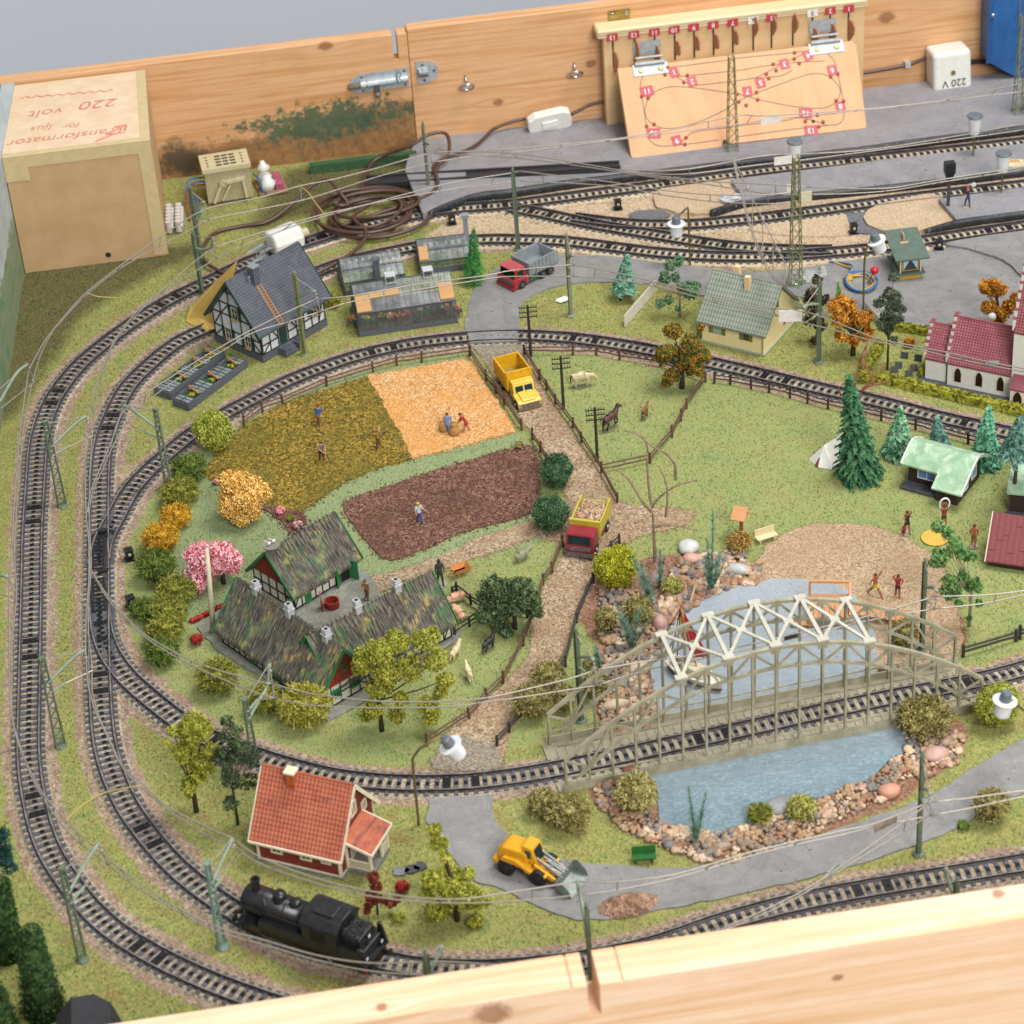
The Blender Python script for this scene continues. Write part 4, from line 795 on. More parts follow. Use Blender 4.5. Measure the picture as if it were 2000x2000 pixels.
# buildings
def frame(name,label,cat,O,ang,group=None):return thing(name,label,cat,(O[0],O[1],0),R(ang),group)
def gable(m,L,W,hw,hr,x0=0.0,y0=0.0,z0=0.0,t=.12):
 """hollow-looking solid body: walls with gables; ridge along x"""
 m. xprism([(y0,z0),(y0+W,z0),(y0+W,hw-.22),(y0+W/2,hr-.16),(y0,hw-.22)],x0,x0+L)
def roof_slopes(par,name,mat,L,W,he,hr,ox,oy,th=.18,x0=0.0,y0=0.0,tile=(0,0),amp=.0,kind='tile',eave=0,ridge=True,seed=1):
 """two slopes, each a relief grid of tiles or reeds; ridge along x"""
 m=MB();ym=y0+W/2;run=W/2+oy;sl=(hr-he)/(W/2);ze=hr-sl*run
 for sgn in(-1,1):
  nu=max(2,int((L+2*ox)/tile[0]*4));nv=max(2,int(math. hypot(run,hr-ze)/tile[1]*3));nl=math. hypot(run,hr-ze);nz=run/nl;ny=(hr-ze)/nl
  vs=[]
  for j in range(nv+1):
   for i in range(nu+1):
    a=i/nu;b=j/nv;x=x0-ox+a*(L+2*ox);y=run*b;z=hr-sl*y
    if kind=='tile':
     d=amp*(abs(math. sin(math. pi*(a*(L+2*ox))/tile[0]))*.8+((b*nl/tile[1])%1.0)*.7)
    elif kind=='slate':
     fr=(b*nl/tile[1])%1.0;row=int(b*nl/tile[1]);g_=((a*(L+2*ox)/tile[0]+.5*(row%2))%1.0)
     d=amp*(fr*.9+(.0 if g_<.12 else.35))
    else:
     d=amp*(mnoise. noise((x*5.5,b*2.2,seed+sgn))+.7*mnoise. noise((x*12,b*6,seed)))+(.05 if b>.93 else 0)*mnoise. noise((x*9,3,seed))
    if kind=='thatch'and j==nv:x+=0;z-=.12+.12*mnoise. noise((x*8,5,sgn))
    vs. append((x,ym+sgn*(y+d*ny),z+d*nz))
  fs=[(j*(nu+1)+i,j*(nu+1)+i+1,(j+1)*(nu+1)+i+1,(j+1)*(nu+1)+i)for j in range(nv)for i in range(nu)]
  if sgn<0:fs=[f[::-1]for f in fs]
  m. add(vs,fs)
  m. add([(x0-ox,ym,hr-th),(x0+L+ox,ym,hr-th),(x0+L+ox,ym+sgn*run,ze-th),(x0-ox,ym+sgn*run,ze-th)],[(0,1,2,3)])
  m. add([(x0-ox,ym+sgn*run,ze-th),(x0+L+ox,ym+sgn*run,ze-th),(x0+L+ox,ym+sgn*run,ze),(x0-ox,ym+sgn*run,ze)],[(0,1,2,3)])
  for xx in(x0-ox,x0+L+ox):m. add([(xx,ym,hr-th),(xx,ym,hr),(xx,ym+sgn*run,ze),(xx,ym+sgn*run,ze-th)],[(0,1,2,3)])
 if ridge:m. tube([(x0-ox,ym,hr+.02),(x0+L+ox,ym,hr+.02)],.1,8)
 return m. build(name,mat,par)
def bargeboards(par,mat,L,W,he,hr,ox,oy,w=.3,x0=0.0,y0=0.0,t=.08,ends=(0,1),up=.04):
 ym=y0+W/2;sl=(hr-he)/(W/2);ze=hr-sl*(W/2+oy)
 for e in ends:
  x=x0-ox-.03 if e==0 else x0+L+ox+.03;m=MB()
  for sgn in(-1,1):m. beam((x,ym,hr+up-w/2),(x,ym+sgn*(W/2+oy+.05),ze+up-w/2),t,w,(0,0,1))
  m. build('bargeboard',mat,par)
def window(par,mfr,mgl,c,w,h,ax='x',bars=(1,1),fr=.09,out=1,proud=.05,shut=None,name='window',arch=False):
 """framed window on a wall facing -y ('x' along x) or +x ('y' along y); out = direction sign"""
 m=MB();cx,cy,cz=c
 def bb(a0,z0,a1,z1,d0,d1):
  if ax=='x':m. box(cx+a0,cy+(-d1 if out>0 else d0),cz+z0,cx+a1,cy+(-d0 if out>0 else d1),cz+z1)
  else:m. box(cx+(d0 if out>0 else-d1),cy+a0,cz+z0,cx+(d1 if out>0 else-d0),cy+a1,cz+z1)
 p=proud
 bb(-w/2-fr,-h/2-fr,w/2+fr,-h/2,0,p);bb(-w/2-fr,h/2,w/2+fr,h/2+fr,0,p)
 bb(-w/2-fr,-h/2,-w/2,h/2,0,p);bb(w/2,-h/2,w/2+fr,h/2,0,p)
 bx_,bz_=bars
 for k in range(1,bx_+1):a=-w/2+w*k/(bx_+1);bb(a-.025,-h/2,a+.025,h/2,0,p*.8)
 for k in range(1,bz_+1):a=-h/2+h*k/(bz_+1);bb(-w/2,a-.02,w/2,a+.02,0,p*.79)
 fo=m. build(name,mfr,par);m=MB();bb(-w/2,-h/2,w/2,h/2,.003,.012);m. build('pane',mgl,fo)
 if shut:
  for sgn in(-1,1):
   m=MB();bb(sgn*(w/2+fr+shut[1])-(0 if sgn>0 else 0),-h/2-fr,sgn*(w/2+fr),h/2+fr,.0,.06)if sgn<0 else bb(w/2+fr,-h/2-fr,w/2+fr+shut[1],h/2+fr,.0,.06);m. build('shutter',shut[0],par)
 return fo
mGLS=M('dark_glass','#232a2c','#36403f',2,.12,0,spec=.6);mCREAM=M('cream_plastic','#e4dac0','#d8ccae',2,.5);
def tile_mat(name,a,b,dk,s=1.0,rough=.6):
 t=NT(name);c=t. ramp(t. noise(.9*s,5,.7),[(.38,a),(.62,b)])
 c=t. mix(t. ramp(t. noise(.45*s,4,.8,t. coord((1,.5,1)),.8),[(.56,0.0),(.66,.75)]),c,dk);return t. done(c,rough,0,.35)
mRT=tile_mat('red_roof_tiles','#a8563e','#b8674a','#463634')
mRW=NT('red_boards');wv=mRW. n('TexWave');wv. inputs['Scale']. default_value=2.4;wv. inputs['Distortion']. default_value=0;mRW. l(mRW. coord((1,1,0),rot=(0,0,.6)),wv. inputs[0])
_c=mRW. ramp(mRW. noise(2,4),[(.35,'#742a22'),(.65,'#84352a')]);mRW. bump(wv. outputs[1],.5,.05);mRW=mRW. done(_c,.6,0,.3)
h=frame('red_cottage','dark red wooden cottage with orange tiled roof, cream trim and porch','cottage',(-24.4,-39.0),-30.3)
L_,W_,hw,hr=6.6,5.8,2.7,6.6
m=MB();gable(m,L_,W_,hw,hr-.12,z0=.2);m. build('wall',mRW,h)
m=MB();m. box(-.12,-.12,0,L_+.12,W_+.12,.22);m. build('plinth',M('stone_grey','#8a877e','#6f6d66',3,.8),h)
m=MB();m. box(-.06,-.06,.2,L_+.06,.0,.34)
for x in(-.04,L_-.14):m. box(x,-.07,.2,x+.18,.11,hw)
for y in(-.05,W_-.13):m. box(L_-.1,y,.2,L_+.07,y+.18,hw)
m. box(L_,-.05,.2,L_+.06,W_+.05,.34);m. build('corner_trim',mCREAM,h)
rf=roof_slopes(h,'roof',mRT,L_,W_,hw,hr,.35,.4,tile=(.3,.34),amp=.07)
bargeboards(h,mCREAM,L_,W_,hw,hr,.35,.4,.3)
m=MB();sl=(hr-hw)/(W_/2);ze=hw-sl*.4;m. box(-.35,-.5,ze-.22,L_+.35,-.4,ze+.02);m. tube([(-.35,-.52,ze),(L_+.35,-.52,ze)],.08,6);m. build('gutter',mCREAM,h)
m=MB();m. box(1.9,2.1,4.9,2.55,2.75,7.0);ch=m. build('chimney',grain_mat('orange_brick',['#b5562a','#c4683a','#a04a24'],5,.3),rf);m=MB();m. box(1.8,2.0,7.0,2.65,2.85,7.16);m. build('chimney_cap',mCREAM,ch)
for x in(1.55,3.9,5.5):window(h,mCREAM,mGLS,(x,0,1.65),.62 if x<5 else.5,.85 if x<5 else.62,bars=(1,2),fr=.16)
window(h,mCREAM,mGLS,(L_,2.9,4.3),.6,.9,'y',(1,2),.16);window(h,mCREAM,mGLS,(L_,4.5,3.3),.55,.7,'y',(1,2),.14)
pr=MB();pr. box(L_+.02,.8,0,L_+2.1,3.8,.42);pr. build('porch_floor',MATS['stone_grey'],h)
m=MB();pz0,pz1=3.2,2.45;vs=[];nu,nv=36,20
for j in range(nv+1):
 for i in range(nu+1):
  y=.55+3.4*i/nu;k=j/nv;x=L_+.05+2.25*k;vs. append((x,y,pz0+(pz1-pz0)*k+.06*abs(math. sin(y*math. pi/.3))+.05*((k*2.4/.34)%1)))
m. add(vs,[(j*(nu+1)+i,(j+1)*(nu+1)+i,(j+1)*(nu+1)+i+1,j*(nu+1)+i+1)for j in range(nv)for i in range(nu)])
m. add([(L_+.05,.55,pz0-.1),(L_+2.3,.55,pz1-.1),(L_+2.3,3.95,pz1-.1),(L_+.05,3.95,pz0-.1)],[(0,1,2,3)]);pf=m. build('porch_roof',mRT,h)
m=MB();m. beam((L_+.05,.5,pz0+.0),(L_+2.35,.5,pz1),.08,.22);m. beam((L_+.05,4.0,pz0),(L_+2.35,4.0,pz1),.08,.22);m. beam((L_+2.36,.5,pz1-.02),(L_+2.36,4.0,pz1-.02),.08,.22);m. build('roof_trim',mCREAM,pf)
m=MB()
for x,y in((L_+2.0,.9),(L_+2.0,3.7),(L_+.15,.9),(L_+2.0,2.7),(L_+.15,3.7)):m. box(x-.09,y-.09,.42,x+.09,y+.09,pz1-.1 if x>L_+1 else pz0-.15)
m. build('porch_post',mCREAM,h);m=MB()
for y in(.9,3.7):
 m=MB();m. box(L_+.15,y-.04,1.2,L_+2.0,y+.04,1.3);m. box(L_+.15,y-.04,.5,L_+2.0,y+.04,.58)
 for k in range(11):x=L_+.25+k*.16;m. box(x,y-.025,.5,x+.08,y+.025,1.22)
 m. build('railing',mCREAM,h)
m=MB();m. box(L_+1.96,2.7,1.2,L_+2.04,3.7,1.3)
for k in range(6):y=2.75+k*.16;m. box(L_+1.97,y,.42,L_+2.03,y+.08,1.22)
m. build('railing',mCREAM,h)
m=MB();m. box(L_,1.7,.42,L_+.05,2.5,2.4);m. build('door',mCREAM,h)
mSL=tile_mat('slate_tiles','#4e525b','#595d67','#44474f',1);mPANEL=M('white_panel','#d8dddf','#c8ced1',1.5,.6);mBEAM=M('dark_beam','#3a3432','#2d2927',3,.6);mDG=M('dark_green','#1f4a40','#173c34',3,.45);mBASE=M('slate_base','#5f636b','#50545c',4,.7,bump=.3)
h=frame('timber_house','half-timbered house with dark slate roof and a ladder on the roof','house',(-19.4,30.2),39.6)
L_,W_,hw,hr=8.4,6.6,3.75,7.9
m=MB();gable(m,L_,W_,hw,hr-.15,z0=.7);m. build('wall',mPANEL,h);m=MB();m. box(-.1,-.1,0,L_+.1,W_+.1,.75);m. build('plinth',mBASE,h)
m=MB();e=.045
def bx_(a,z0,b,z1,w=.13):m. beam((a,-.02,z0),(b,-.02,z1),.08,w)
for x in(.06,1.1,2.15,3.45,4.6,5.6,6.6,7.5,8.34):bx_(x,.75,x,hw-.3)
for z in(.8,1.75,2.7,3.3):bx_(0,z,2.15,z);bx_(3.45,z,8.4,z)
bx_(.1,.8,1.1,1.75);bx_(1.2,3.3,2.1,1.8);bx_(4.6,.9,5.5,2.6);bx_(7.5,.9,8.3,3.3);bx_(3.5,3.3,4.5,1.8)
def bg_(a,z0,b,z1,w=.13):m. beam((-.02,a,z0),(-.02,b,z1),.08,w)
for y in(.06,1.3,2.6,4.0,5.3,6.54):
 zt_=hw+(hr-hw)*(1-abs(y-W_/2)/(W_/2))-.25;bg_(y,.75,y,zt_)
for z in(.8,2.1,3.7):bg_(0,z,W_,z)
bg_(1.4,5.0,5.2,5.0);bg_(2.3,6.3,4.3,6.3);bg_(.1,.8,1.3,2.0);bg_(5.3,2.0,6.5,.9);bg_(.2,2.2,1.2,3.6);bg_(5.4,3.6,6.4,2.2);bg_(1.4,3.8,2.5,4.9);bg_(4.1,4.9,5.2,3.8)
m. build('timber_frame',mBEAM,h)
rf=roof_slopes(h,'roof',mSL,L_,W_,hw,hr,.6,.5,tile=(.32,.3),amp=.085,kind='tile')
bargeboards(h,mDG,L_,W_,hw,hr,.6,.5,.28)
m=MB();m. box(2.0,2.15,6.0,2.75,2.85,8.5);ch=m. build('chimney',mBASE,rf);m=MB();m. box(1.92,2.07,8.5,2.83,2.93,8.62);m. build('chimney_cap',M('pale_grey_cap','#8c949c'),ch)
ld=MB();sl=(hr-hw)/(W_/2)
def onroof(x,y,d=.12):return(x,y,hw+sl*y+d)
for x in(1.9,2.4):ld. beam(onroof(x+.3,2.4),onroof(x+.3,-.4),.08,.08)
for k in range(15):y=2.3-k*.19;ld. beam(onroof(2.2,y,.15),onroof(2.7,y,.15),.06,.06)
tag(ld. build('ladder',M('orange_wood','#c98a45','#b97a38',4,.5),None),'orange ladder lying on the slate roof below the chimney','ladder');o=bpy. context. scene. objects['ladder'];o. location=h. location;o. rotation_euler=h. rotation_euler
m=MB();m. beam(onroof(1.7,2.5),onroof(1.7,2.5,.8),.07);m. beam(onroof(1.5,2.5,.8),onroof(1.9,2.5,.8),.07);m. beam(onroof(3.6,2.6),onroof(3.6,2.6,.6),.06);m. build('roof_hook',M('light_blue_grey','#9fb0bc'),rf)
m=MB()
for b_,zz,dx in((4.6,8.2,0),(5.1,9.4,0)):
 m. tube([(3.9,3.6,7.6),(3.9,3.6,zz)],.035,5);m. tube([(2.8,3.6,zz),(4.9,3.6,zz)],.035,5)
 for k in range(12):x=2.85+k*.18;m. tube([(x,3.2,zz),(x,4.0,zz)],.022,4)
m. build('antenna',mZINC,rf)
mGB=M('window_cream','#d4cfb4','#b8b49a',4,.4);mFL=grain_mat('mixed_flowers',['#d84a3c','#e8c53a','#4f7a35','#e87a8c','#5f8a3c','#f0e0b0'],5,.4)
def flowers(par,c,r,n=60,mat=None,s=.07):m=MB();m. leaves(c,r,n,s,.2);return m. build('flower_box',mat or mFL,par)
for y,z in((1.9,1.6),(4.6,1.6),(3.3,4.2)):
 window(h,mGB,mGLS,(0,y,z),.75,1.15,'y',(1,1),.08,-1,.07,shut=(mDG,.42));flowers(h,(-.2,y,z-.65),(.14,.45,.13))
window(h,mGB,mGLS,(7.0,0,2.5),.8,.9,'x',(1,1),.08,1,.06,shut=(mDG,.38));flowers(h,(7.0,-.2,1.85),(.45,.14,.13));window(h,mPANEL,mGLS,(5.1,0,2.9),.4,.5,'x',(1,0))
m=MB();m. box(2.3,-.05,.75,3.3,.02,2.9);d=m. build('door',mDG,h);m=MB();m. box(2.5,-.07,2.0,2.75,-.05,2.7);m. box(2.85,-.07,2.0,3.1,-.05,2.7);m. build('door_glass',mGLS,d)
m=MB();[m. box(2.0,-1.2+k*.36,0,3.6,-.1,.24*(k+1))for k in range(3)];m. box(1.85,-1.2,0,2.0,-.1,.8);m. box(3.6,-1.2,0,3.75,-.1,.8);m. build('steps',mBASE,h)
P0=[G(362,627,.05),G(417,657,.05),G(430,640,.3),G(430,560,4.5),G(463,508,6.2),G(452,520,5.0),G(418,552,3.0),G(372,599,.9)]
m=MB();n_=len(P0);m. add([tuple(p)for p in P0]+[tuple(p+Vector((.03,.04,-.04)))for p in P0],[tuple(range(n_)),tuple(range(2*n_-1,n_-1,-1))]+[(i,(i+1)%n_,n_+(i+1)%n_,n_+i)for i in range(n_)])
tag(m. build('paper_card',M('yellow_paper','#c9a754','#bd9a48',.6,.7)),'bent yellow paper card leaning behind the slate roofed house','card')
t=NT('greenhouse_glass');mx=t. n('MixShader');tr=t. n('BsdfTransparent');gl=t. n('BsdfGlossy');gl. inputs['Roughness']. default_value=.22;gl. inputs['Color']. default_value=(.85,.88,.9,1);tr. inputs[0]. default_value=(.86,.9,.9,1)
df=t. n('BsdfDiffuse');df. inputs[0]. default_value=(.42,.46,.48,1);mx2=t. n('MixShader');mx2. inputs[0]. default_value=.45;t. l(gl. outputs[0],mx2. inputs[1]);t. l(df. outputs[0],mx2. inputs[2])
t. l(t. ramp(t. noise(.7,4,.7),[(.35,.12),(.7,.32)]),mx. inputs[0]);t. l(tr. outputs[0],mx. inputs[1]);t. l(mx2. outputs[0],mx. inputs[2]);t. l(mx. outputs[0],t. out. inputs[0]);mGLASS=t. m
mFRM=M('greenhouse_frame','#3f4346','#565b5e',3,.5);mMAT=M('straw_mat','#c89a62','#b98a54',3,.7,stretch=(.3,4,1),bump=.3);mLEAF=grain_mat('plant_green',['#2f6b34','#3f8040','#245a2c','#5a9448'],6,.4)
def greenhouse(label,O,ang,L_,W_,he,hr,seed,mats=(),fl=True,nbar=14,vents=()):
 h=frame('greenhouse',label,'greenhouse',O,ang,'greenhouses by the back tracks');b_=.55
 m=MB();m. box(0,0,0,L_,.15,b_);m. box(0,W_-.15,0,L_,W_,b_);m. box(0,.15,0,.15,W_-.15,b_);m. box(L_-.15,.15,0,L_,W_-.15,b_);m. build('base_wall',mBASE,h)
 m=MB();ym=W_/2
 for k in range(nbar+1):
  x=.05+(L_-.1)*k/nbar
  m. beam((x,.05,b_),(x,.05,he),.05);m. beam((x,W_-.05,b_),(x,W_-.05,he),.05);m. beam((x,.02,he+.02),(x,ym,hr+.02),.05);m. beam((x,W_-.02,he+.02),(x,ym,hr+.02),.05)
 for y,z in((.04,he),(W_-.04,he),(ym,hr),(.02+ym*.5,(he+hr)/2+.01)):m. beam((0,y,z),(L_,y,z),.09)
 for y,z in((.05,b_+.05),(.05,he*.5+.2)):m. beam((0,y,z),(L_,y,z),.04)
 for x in(.05,L_-.05):
  for k in range(1,6):
   y=W_*k/6;m. beam((x,y,b_),(x,y,he+(hr-he)*(1-abs(y-ym)/ym)),.05)
  m. beam((x,.0,he),(x,W_,he),.06)
 m. build('glazing_bars',mFRM,h)
 m=MB();m. quad((.05,.04,b_),(L_-.05,.04,b_),(L_-.05,.04,he),(.05,.04,he));m. quad((.05,0,he),(L_-.05,0,he),(L_-.05,ym,hr),(.05,ym,hr));m. quad((.05,W_,he),(L_-.05,W_,he),(L_-.05,ym,hr),(.05,ym,hr));m. quad((.05,W_-.04,b_),(L_-.05,W_-.04,b_),(L_-.05,W_-.04,he),(.05,W_-.04,he))
 for x in(.05,L_-.05):m. add([(x,0,b_),(x,W_,b_),(x,W_,he),(x,ym,hr),(x,0,he)],[(0,1,2,3,4)])
 m. build('glass_pane',mGLASS,h)
 for a,v0,b2,v1 in mats:
  m=MB();f=lambda v,d=.08:(v*ym,he+(hr-he)*v+d)
  y0,z0=f(v0);y1,z1=f(v1);m. xprism([(y0,z0),(y1,z1),(y1,z1+.12),(y0,z0+.12)],a,b2)
  if v0<.55 and v1>.5:pass
  m. build('straw_mat',mMAT,h)
 for x in vents:
  m=MB();z=hr+.55;m. box(x,ym-.55,z,x+1.0,ym+.45,z+.07)
  for dx,dy in((0,-.5),(.93,-.5),(0,.38),(.93,.38)):m. box(x+dx,ym+dy,hr-.3,x+dx+.07,ym+dy+.07,z)
  m. box(x,ym-.5,hr-.2,x+1.0,ym-.44,hr-.1);m. build('ridge_vent',M('vent_white','#c9cdd0','#b0b5b8',3,.3),h)
 if fl:
  g=np. random. RandomState(seed);m=MB();m. box(.3,.3,.3,L_-.3,W_-.3,.7);m. build('planting_bed',M('bed_soil','#4a3a2c'),h)
  m=MB();
  for k in range(int(L_*3)):m. leaves((.5+(L_-1)*g. rand(),.7+g. rand()*1.2,1.0),(.3,.3,.3),24,.1,.2,rs=g)
  m. build('plants',mLEAF,h)
  for cc_,nm in(('#d8403c','red'),('#e8cf3a','yellow'),('#e0766c','pink'),('#e4dfc8','white'),('#e08a3a','orange')):
   m=MB()
   for k in range(5):m. leaves((.5+(L_-1)*g. rand(),.55+g. rand()*.7,1.35+.2*g. rand()),(.22,.2,.2),26,.09,.2,rs=g)
   m. build('flowers',M('flower_'+nm,cc_),h)
 return h
greenhouse('long flowering greenhouse nearest the tracks with two white ridge vents and straw mats',(-10.0,32.5),2.0,9.7,5.8,2.5,4.2,1,[(.1,.02,1.5,.55),(1.4,.42,2.8,.62),(3.0,.42,4.4,.62),(8.2,.05,9.6,.58)],True,16,(3.3,7.0))
g2=greenhouse('small greenhouse with a central square chimney, behind the long one',(-10.6,40.6),3.5,6.2,4.8,1.5,3.0,2,[],False,10,())
m=MB();m. box(3.1,-.1,0,3.7,.5,3.5);m. box(3.0,-.2,3.5,3.8,.6,3.65);m. build('chimney',mBASE,g2);m=MB();m. leaves((3,2.2,.6),(2.6,1.8,.5),500,.12,.1);m. build('plants',mLEAF,g2)
g3=greenhouse('small greenhouse furthest right, half hidden by the bright pine',(-2.8,43.0),-1.0,5.2,4.6,1.4,2.8,3,[(.1,.05,1.0,.62)],False,9,())
m=MB();m. box(4.9,2.2,0,5.35,2.65,4.6);m. box(4.78,2.08,4.6,5.47,2.77,4.95);m. build('chimney',MATS['pale_grey_cap'],g3);m=MB();m. leaves((2.5,2.2,.6),(2.2,1.8,.5),400,.12,.1);m. build('plants',mLEAF,g3)
for(px,py),ang,lb in(((895,615),0,'small plant trolley with red flowers right of the long greenhouse'),((690,635),80,'plant trolley with clay pot left of the long greenhouse')):
 p=G(px,py);tr_=thing('plant_trolley',lb,'trolley',(p. x,p. y,0),R(ang));m=MB();m. box(-.4,-.5,.5,.4,.5,.58)
 for a in(-.35,.35):
  for b in(-.45,.45):m. beam((a,b,0),(a,b,.9),.05)
 m. build('frame',mFRM,tr_);m=MB();m. lathe([(.2,.58),(.28,1.0),(.2,1.0)],8,(-.1,.2,0));m. build('pot',M('clay','#a8683f'),tr_);flowers(tr_,(0,-.1,.95),(.35,.4,.25),90)
def coldframe(label,O,ang,L_,W_,cols,seed):
 h=frame('cold_frame',label,'cold frame',O,ang,'cold frames beside the second track');m=MB();z=.75
 m. box(0,0,0,L_,.14,z);m. box(0,W_-.14,0,L_,W_,z+.1);m. box(0,.14,0,.14,W_-.14,z);m. box(L_-.14,.14,0,L_,W_-.14,z);m. build('box_wall',mBASE,h)
 m=MB();m. box(.14,.14,.05,L_-.14,W_-.14,.45);m. build('soil',MATS['bed_soil'],h);g=np. random. RandomState(seed)
 n=9;st=(L_-.2)/n
 for k in range(n):
  x=.1+k*st;open_=k in(2,5,7)if seed==1 else k in(1,4,7)
  m=MB()
  if open_:
   m. leaves((x+st/2,W_*.5,.65),(st*.5,W_*.35,.22),130,.1,.2,rs=g);m. build('seedlings',mLEAF,h)
   m=MB();m. leaves((x+st/2,W_*.4,.8),(st*.35,W_*.2,.12),26,.09,.2,rs=g);m. build('flowers',MATS['flower_'+cols[(k)%len(cols)]],h)
   m=MB();m. beam((x+st*.9,.3,z),(x+st*.9,W_*.75,z+.55),.08,.2);m. build('prop',MATS['orange_wood'],h)
  else:
   for a in(x+.02,x+st/2,x+st-.06):m. beam((a,.07,z+.03),(a,W_-.07,z+.13),.06,.05)
   for b in(.1,W_/2,W_-.1):m. beam((x,b,z+.03+.05*b),(x+st-.02,b,z+.03+.05*b),.06,.05)
   s_=m. build('sash',mFRM,h);m=MB();m. box(x+.03,.1,z+.0,x+st-.05,W_-.1,z+.03);m. build('pane',M('frame_glass','#8f9a98','#6f7b7a',1.6,.2),s_)
coldframe('grey cold frame nearer the back, its seedlings all green',(-28.4,25.6),49.7,8.4,1.95,['yellow'],1)
coldframe('grey cold frame in front, with red flowers at its middle',(-26.8,23.2),48.2,8.8,1.95,['white','yellow','red'],2)
def thatch_mat():
 t=NT('thatch');v=t. coord((7,.7,.7));v2=t. coord((9,1.2,1.2));f=t. noise(1.3,4,.75,v);g_=t. noise(1.0,3,.6,v2)
 c=t. ramp(f,[(.30,'#22211f'),(.42,'#45423c'),(.54,'#67625a'),(.68,'#928a7c')])
 bigw=t. noise(.34,3,.6,t. coord((1,1,1),rot=(0,0,.7)),1.2)
 c=t. mix(t. ramp(t. math('MULTIPLY',t. ramp(bigw,[(.47,0.0),(.56,1.0)]),t. ramp(g_,[(.44,0.0),(.54,1.0)])),[(.0,0.0),(1.0,.8)]),c,t. ramp(t. noise(.5,2),[(.42,'#4f7a50'),(.52,'#a3a360'),(.6,'#c0a45c')]))
 t. bump(f,.9,.1);return t. done(c,.85,0,.2)
mTH=thatch_mat();mFW=M('farm_white','#d8d6c4','#c9c6b2',3,.6);mFB=M('farm_beam','#1e1f1c','#2a2b27',3,.5);mFG=M('farm_green','#2c7a48','#236a3c',3,.45);mFR=M('farm_red','#8a3022','#7a281c',3,.55)
def farm(label,O,ang,L_,W_,hw,hr,seed,gables=(0,1),chim=(),door=(),win=()):
 h=frame('thatched_farmhouse',label,'farmhouse',O,ang,'thatched farm buildings')
 m=MB();gable(m,L_,W_,hw-.15,hr-.3,z0=.1);m. build('wall',mFW,h)
 m=MB();n=int(L_/.75)
 for k in range(n+1):x=.05+(L_-.1)*k/n;m. beam((x,-.02,.1),(x,-.02,hw-.3),.07,.11);m. beam((x,W_+.02,.1),(x,W_+.02,hw-.3),.07,.11)
 for z in(.2,hw*.52,hw-.38):m. beam((0,-.02,z),(L_,-.02,z),.07,.11);m. beam((0,W_+.02,z),(L_,W_+.02,z),.07,.11)
 for k in(0,n-1):x=(L_)*k/n;m. beam((x,-.02,.2),(x+L_/n,-.02,hw-.35),.07,.1)
 for xx in(-.02,L_+.02):
  for k in range(6):y=.05+(W_-.1)*k/5;m. beam((xx,y,.1),(xx,y,hw+.1),.07,.11)
  for z in(.2,hw*.52,hw+.05):m. beam((xx,0,z),(xx,W_,z),.07,.11)
  m. beam((xx,0,.2),(xx,W_/5,hw*.5),.07,.1);m. beam((xx,W_,.2),(xx,W_*.8,hw*.5),.07,.1)
 m. build('timber_frame',mFB,h)
 for xx,e in((-.05,0),(L_+.05,1)):
  m=MB();x0,x1=(xx-.05,xx+.03)if e==0 else(xx-.03,xx+.05);m. xprism([(.0,hw-.05),(W_,hw-.05),(W_/2,hr-.3)],x0,x1)
  for k in range(14):y=W_*(k+.5)/14;m. beam(((x0 if e==0 else x1),y,hw+.05),((x0 if e==0 else x1),y,hw+(hr-hw)*(1-abs(y-W_/2)/(W_/2))-.3),.05,.06)
  m. build('gable_boarding',mFR,h)
 rf=roof_slopes(h,'roof',mTH,L_,W_,hw,hr,.35,.5,tile=(.22,.4),amp=.09,kind='thatch',ridge=False,seed=seed,th=.22)
 g=random. Random(seed);m=MB();sl=(hr-hw)/(W_/2)
 for k in range(int(L_/.42)):
  x=.1+k*.42+g. uniform(-.08,.08)
  for sgn in(-1,1):m. beam((x,W_/2-sgn*.18,hr+.16),(x+g. uniform(-.12,.12),W_/2+sgn*.75,hr-sl*.75+.14),.1,.08)
 m. build('ridge_poles',M('grey_pole','#6f685c','#544e45',3,.7),rf)
 for x in chim:
  m=MB();m. box(x,W_/2-.28,hr-.3,x+.56,W_/2+.28,hr+.75);m. box(x-.07,W_/2-.35,hr+.35,x+.63,W_/2+.35,hr+.5);m. box(x+.03,W_/2-.25,hr+.75,x+.53,W_/2+.25,hr+.95)
  c_=m. build('chimney',M('white_chimney','#c2c4c4','#a9abab',3,.6),rf);m=MB();m. box(x+.13,W_/2-.15,hr+.951,x+.43,W_/2+.15,hr+.96);m. build('flue',mSLOT,c_)
 bargeboards(h,mFG,L_,W_,hw,hr,.38,.5,.26,up=.06)
 for x,w_,z in win:
  window(h,mFG,mGLS,(x,0,z),w_,.6,'x',(1,0),.06,1,.09)
 return h,rf
ha,rfa=farm('small thatched barn with open green double doors at the back of the yard',(-19.5,-9.8),36,6.8,5.1,2.2,5.0,3,win=[(3.4,.4,1.3)])
m=MB();m. box(1.1,-.12,.1,1.75,-.04,1.9);m. build('door',mFG,ha)
m=MB();m. box(5.0,-.1,.1,5.9,.0,2.0);m. build('doorway',mSLOT,ha)
for a,b,r in((4.98,-.1,-150),(5.95,-.1,-70)):
 m=MB();m. box(0,-.04,.1,.85,.04,1.95)
 for zz in(.5,1.5):m. box(.05,-.07,zz,.8,.07,zz+.1)
 o=m. build('door',mFG,ha);o. location=(a,b,0);o. rotation_euler=(0,0,R(r))
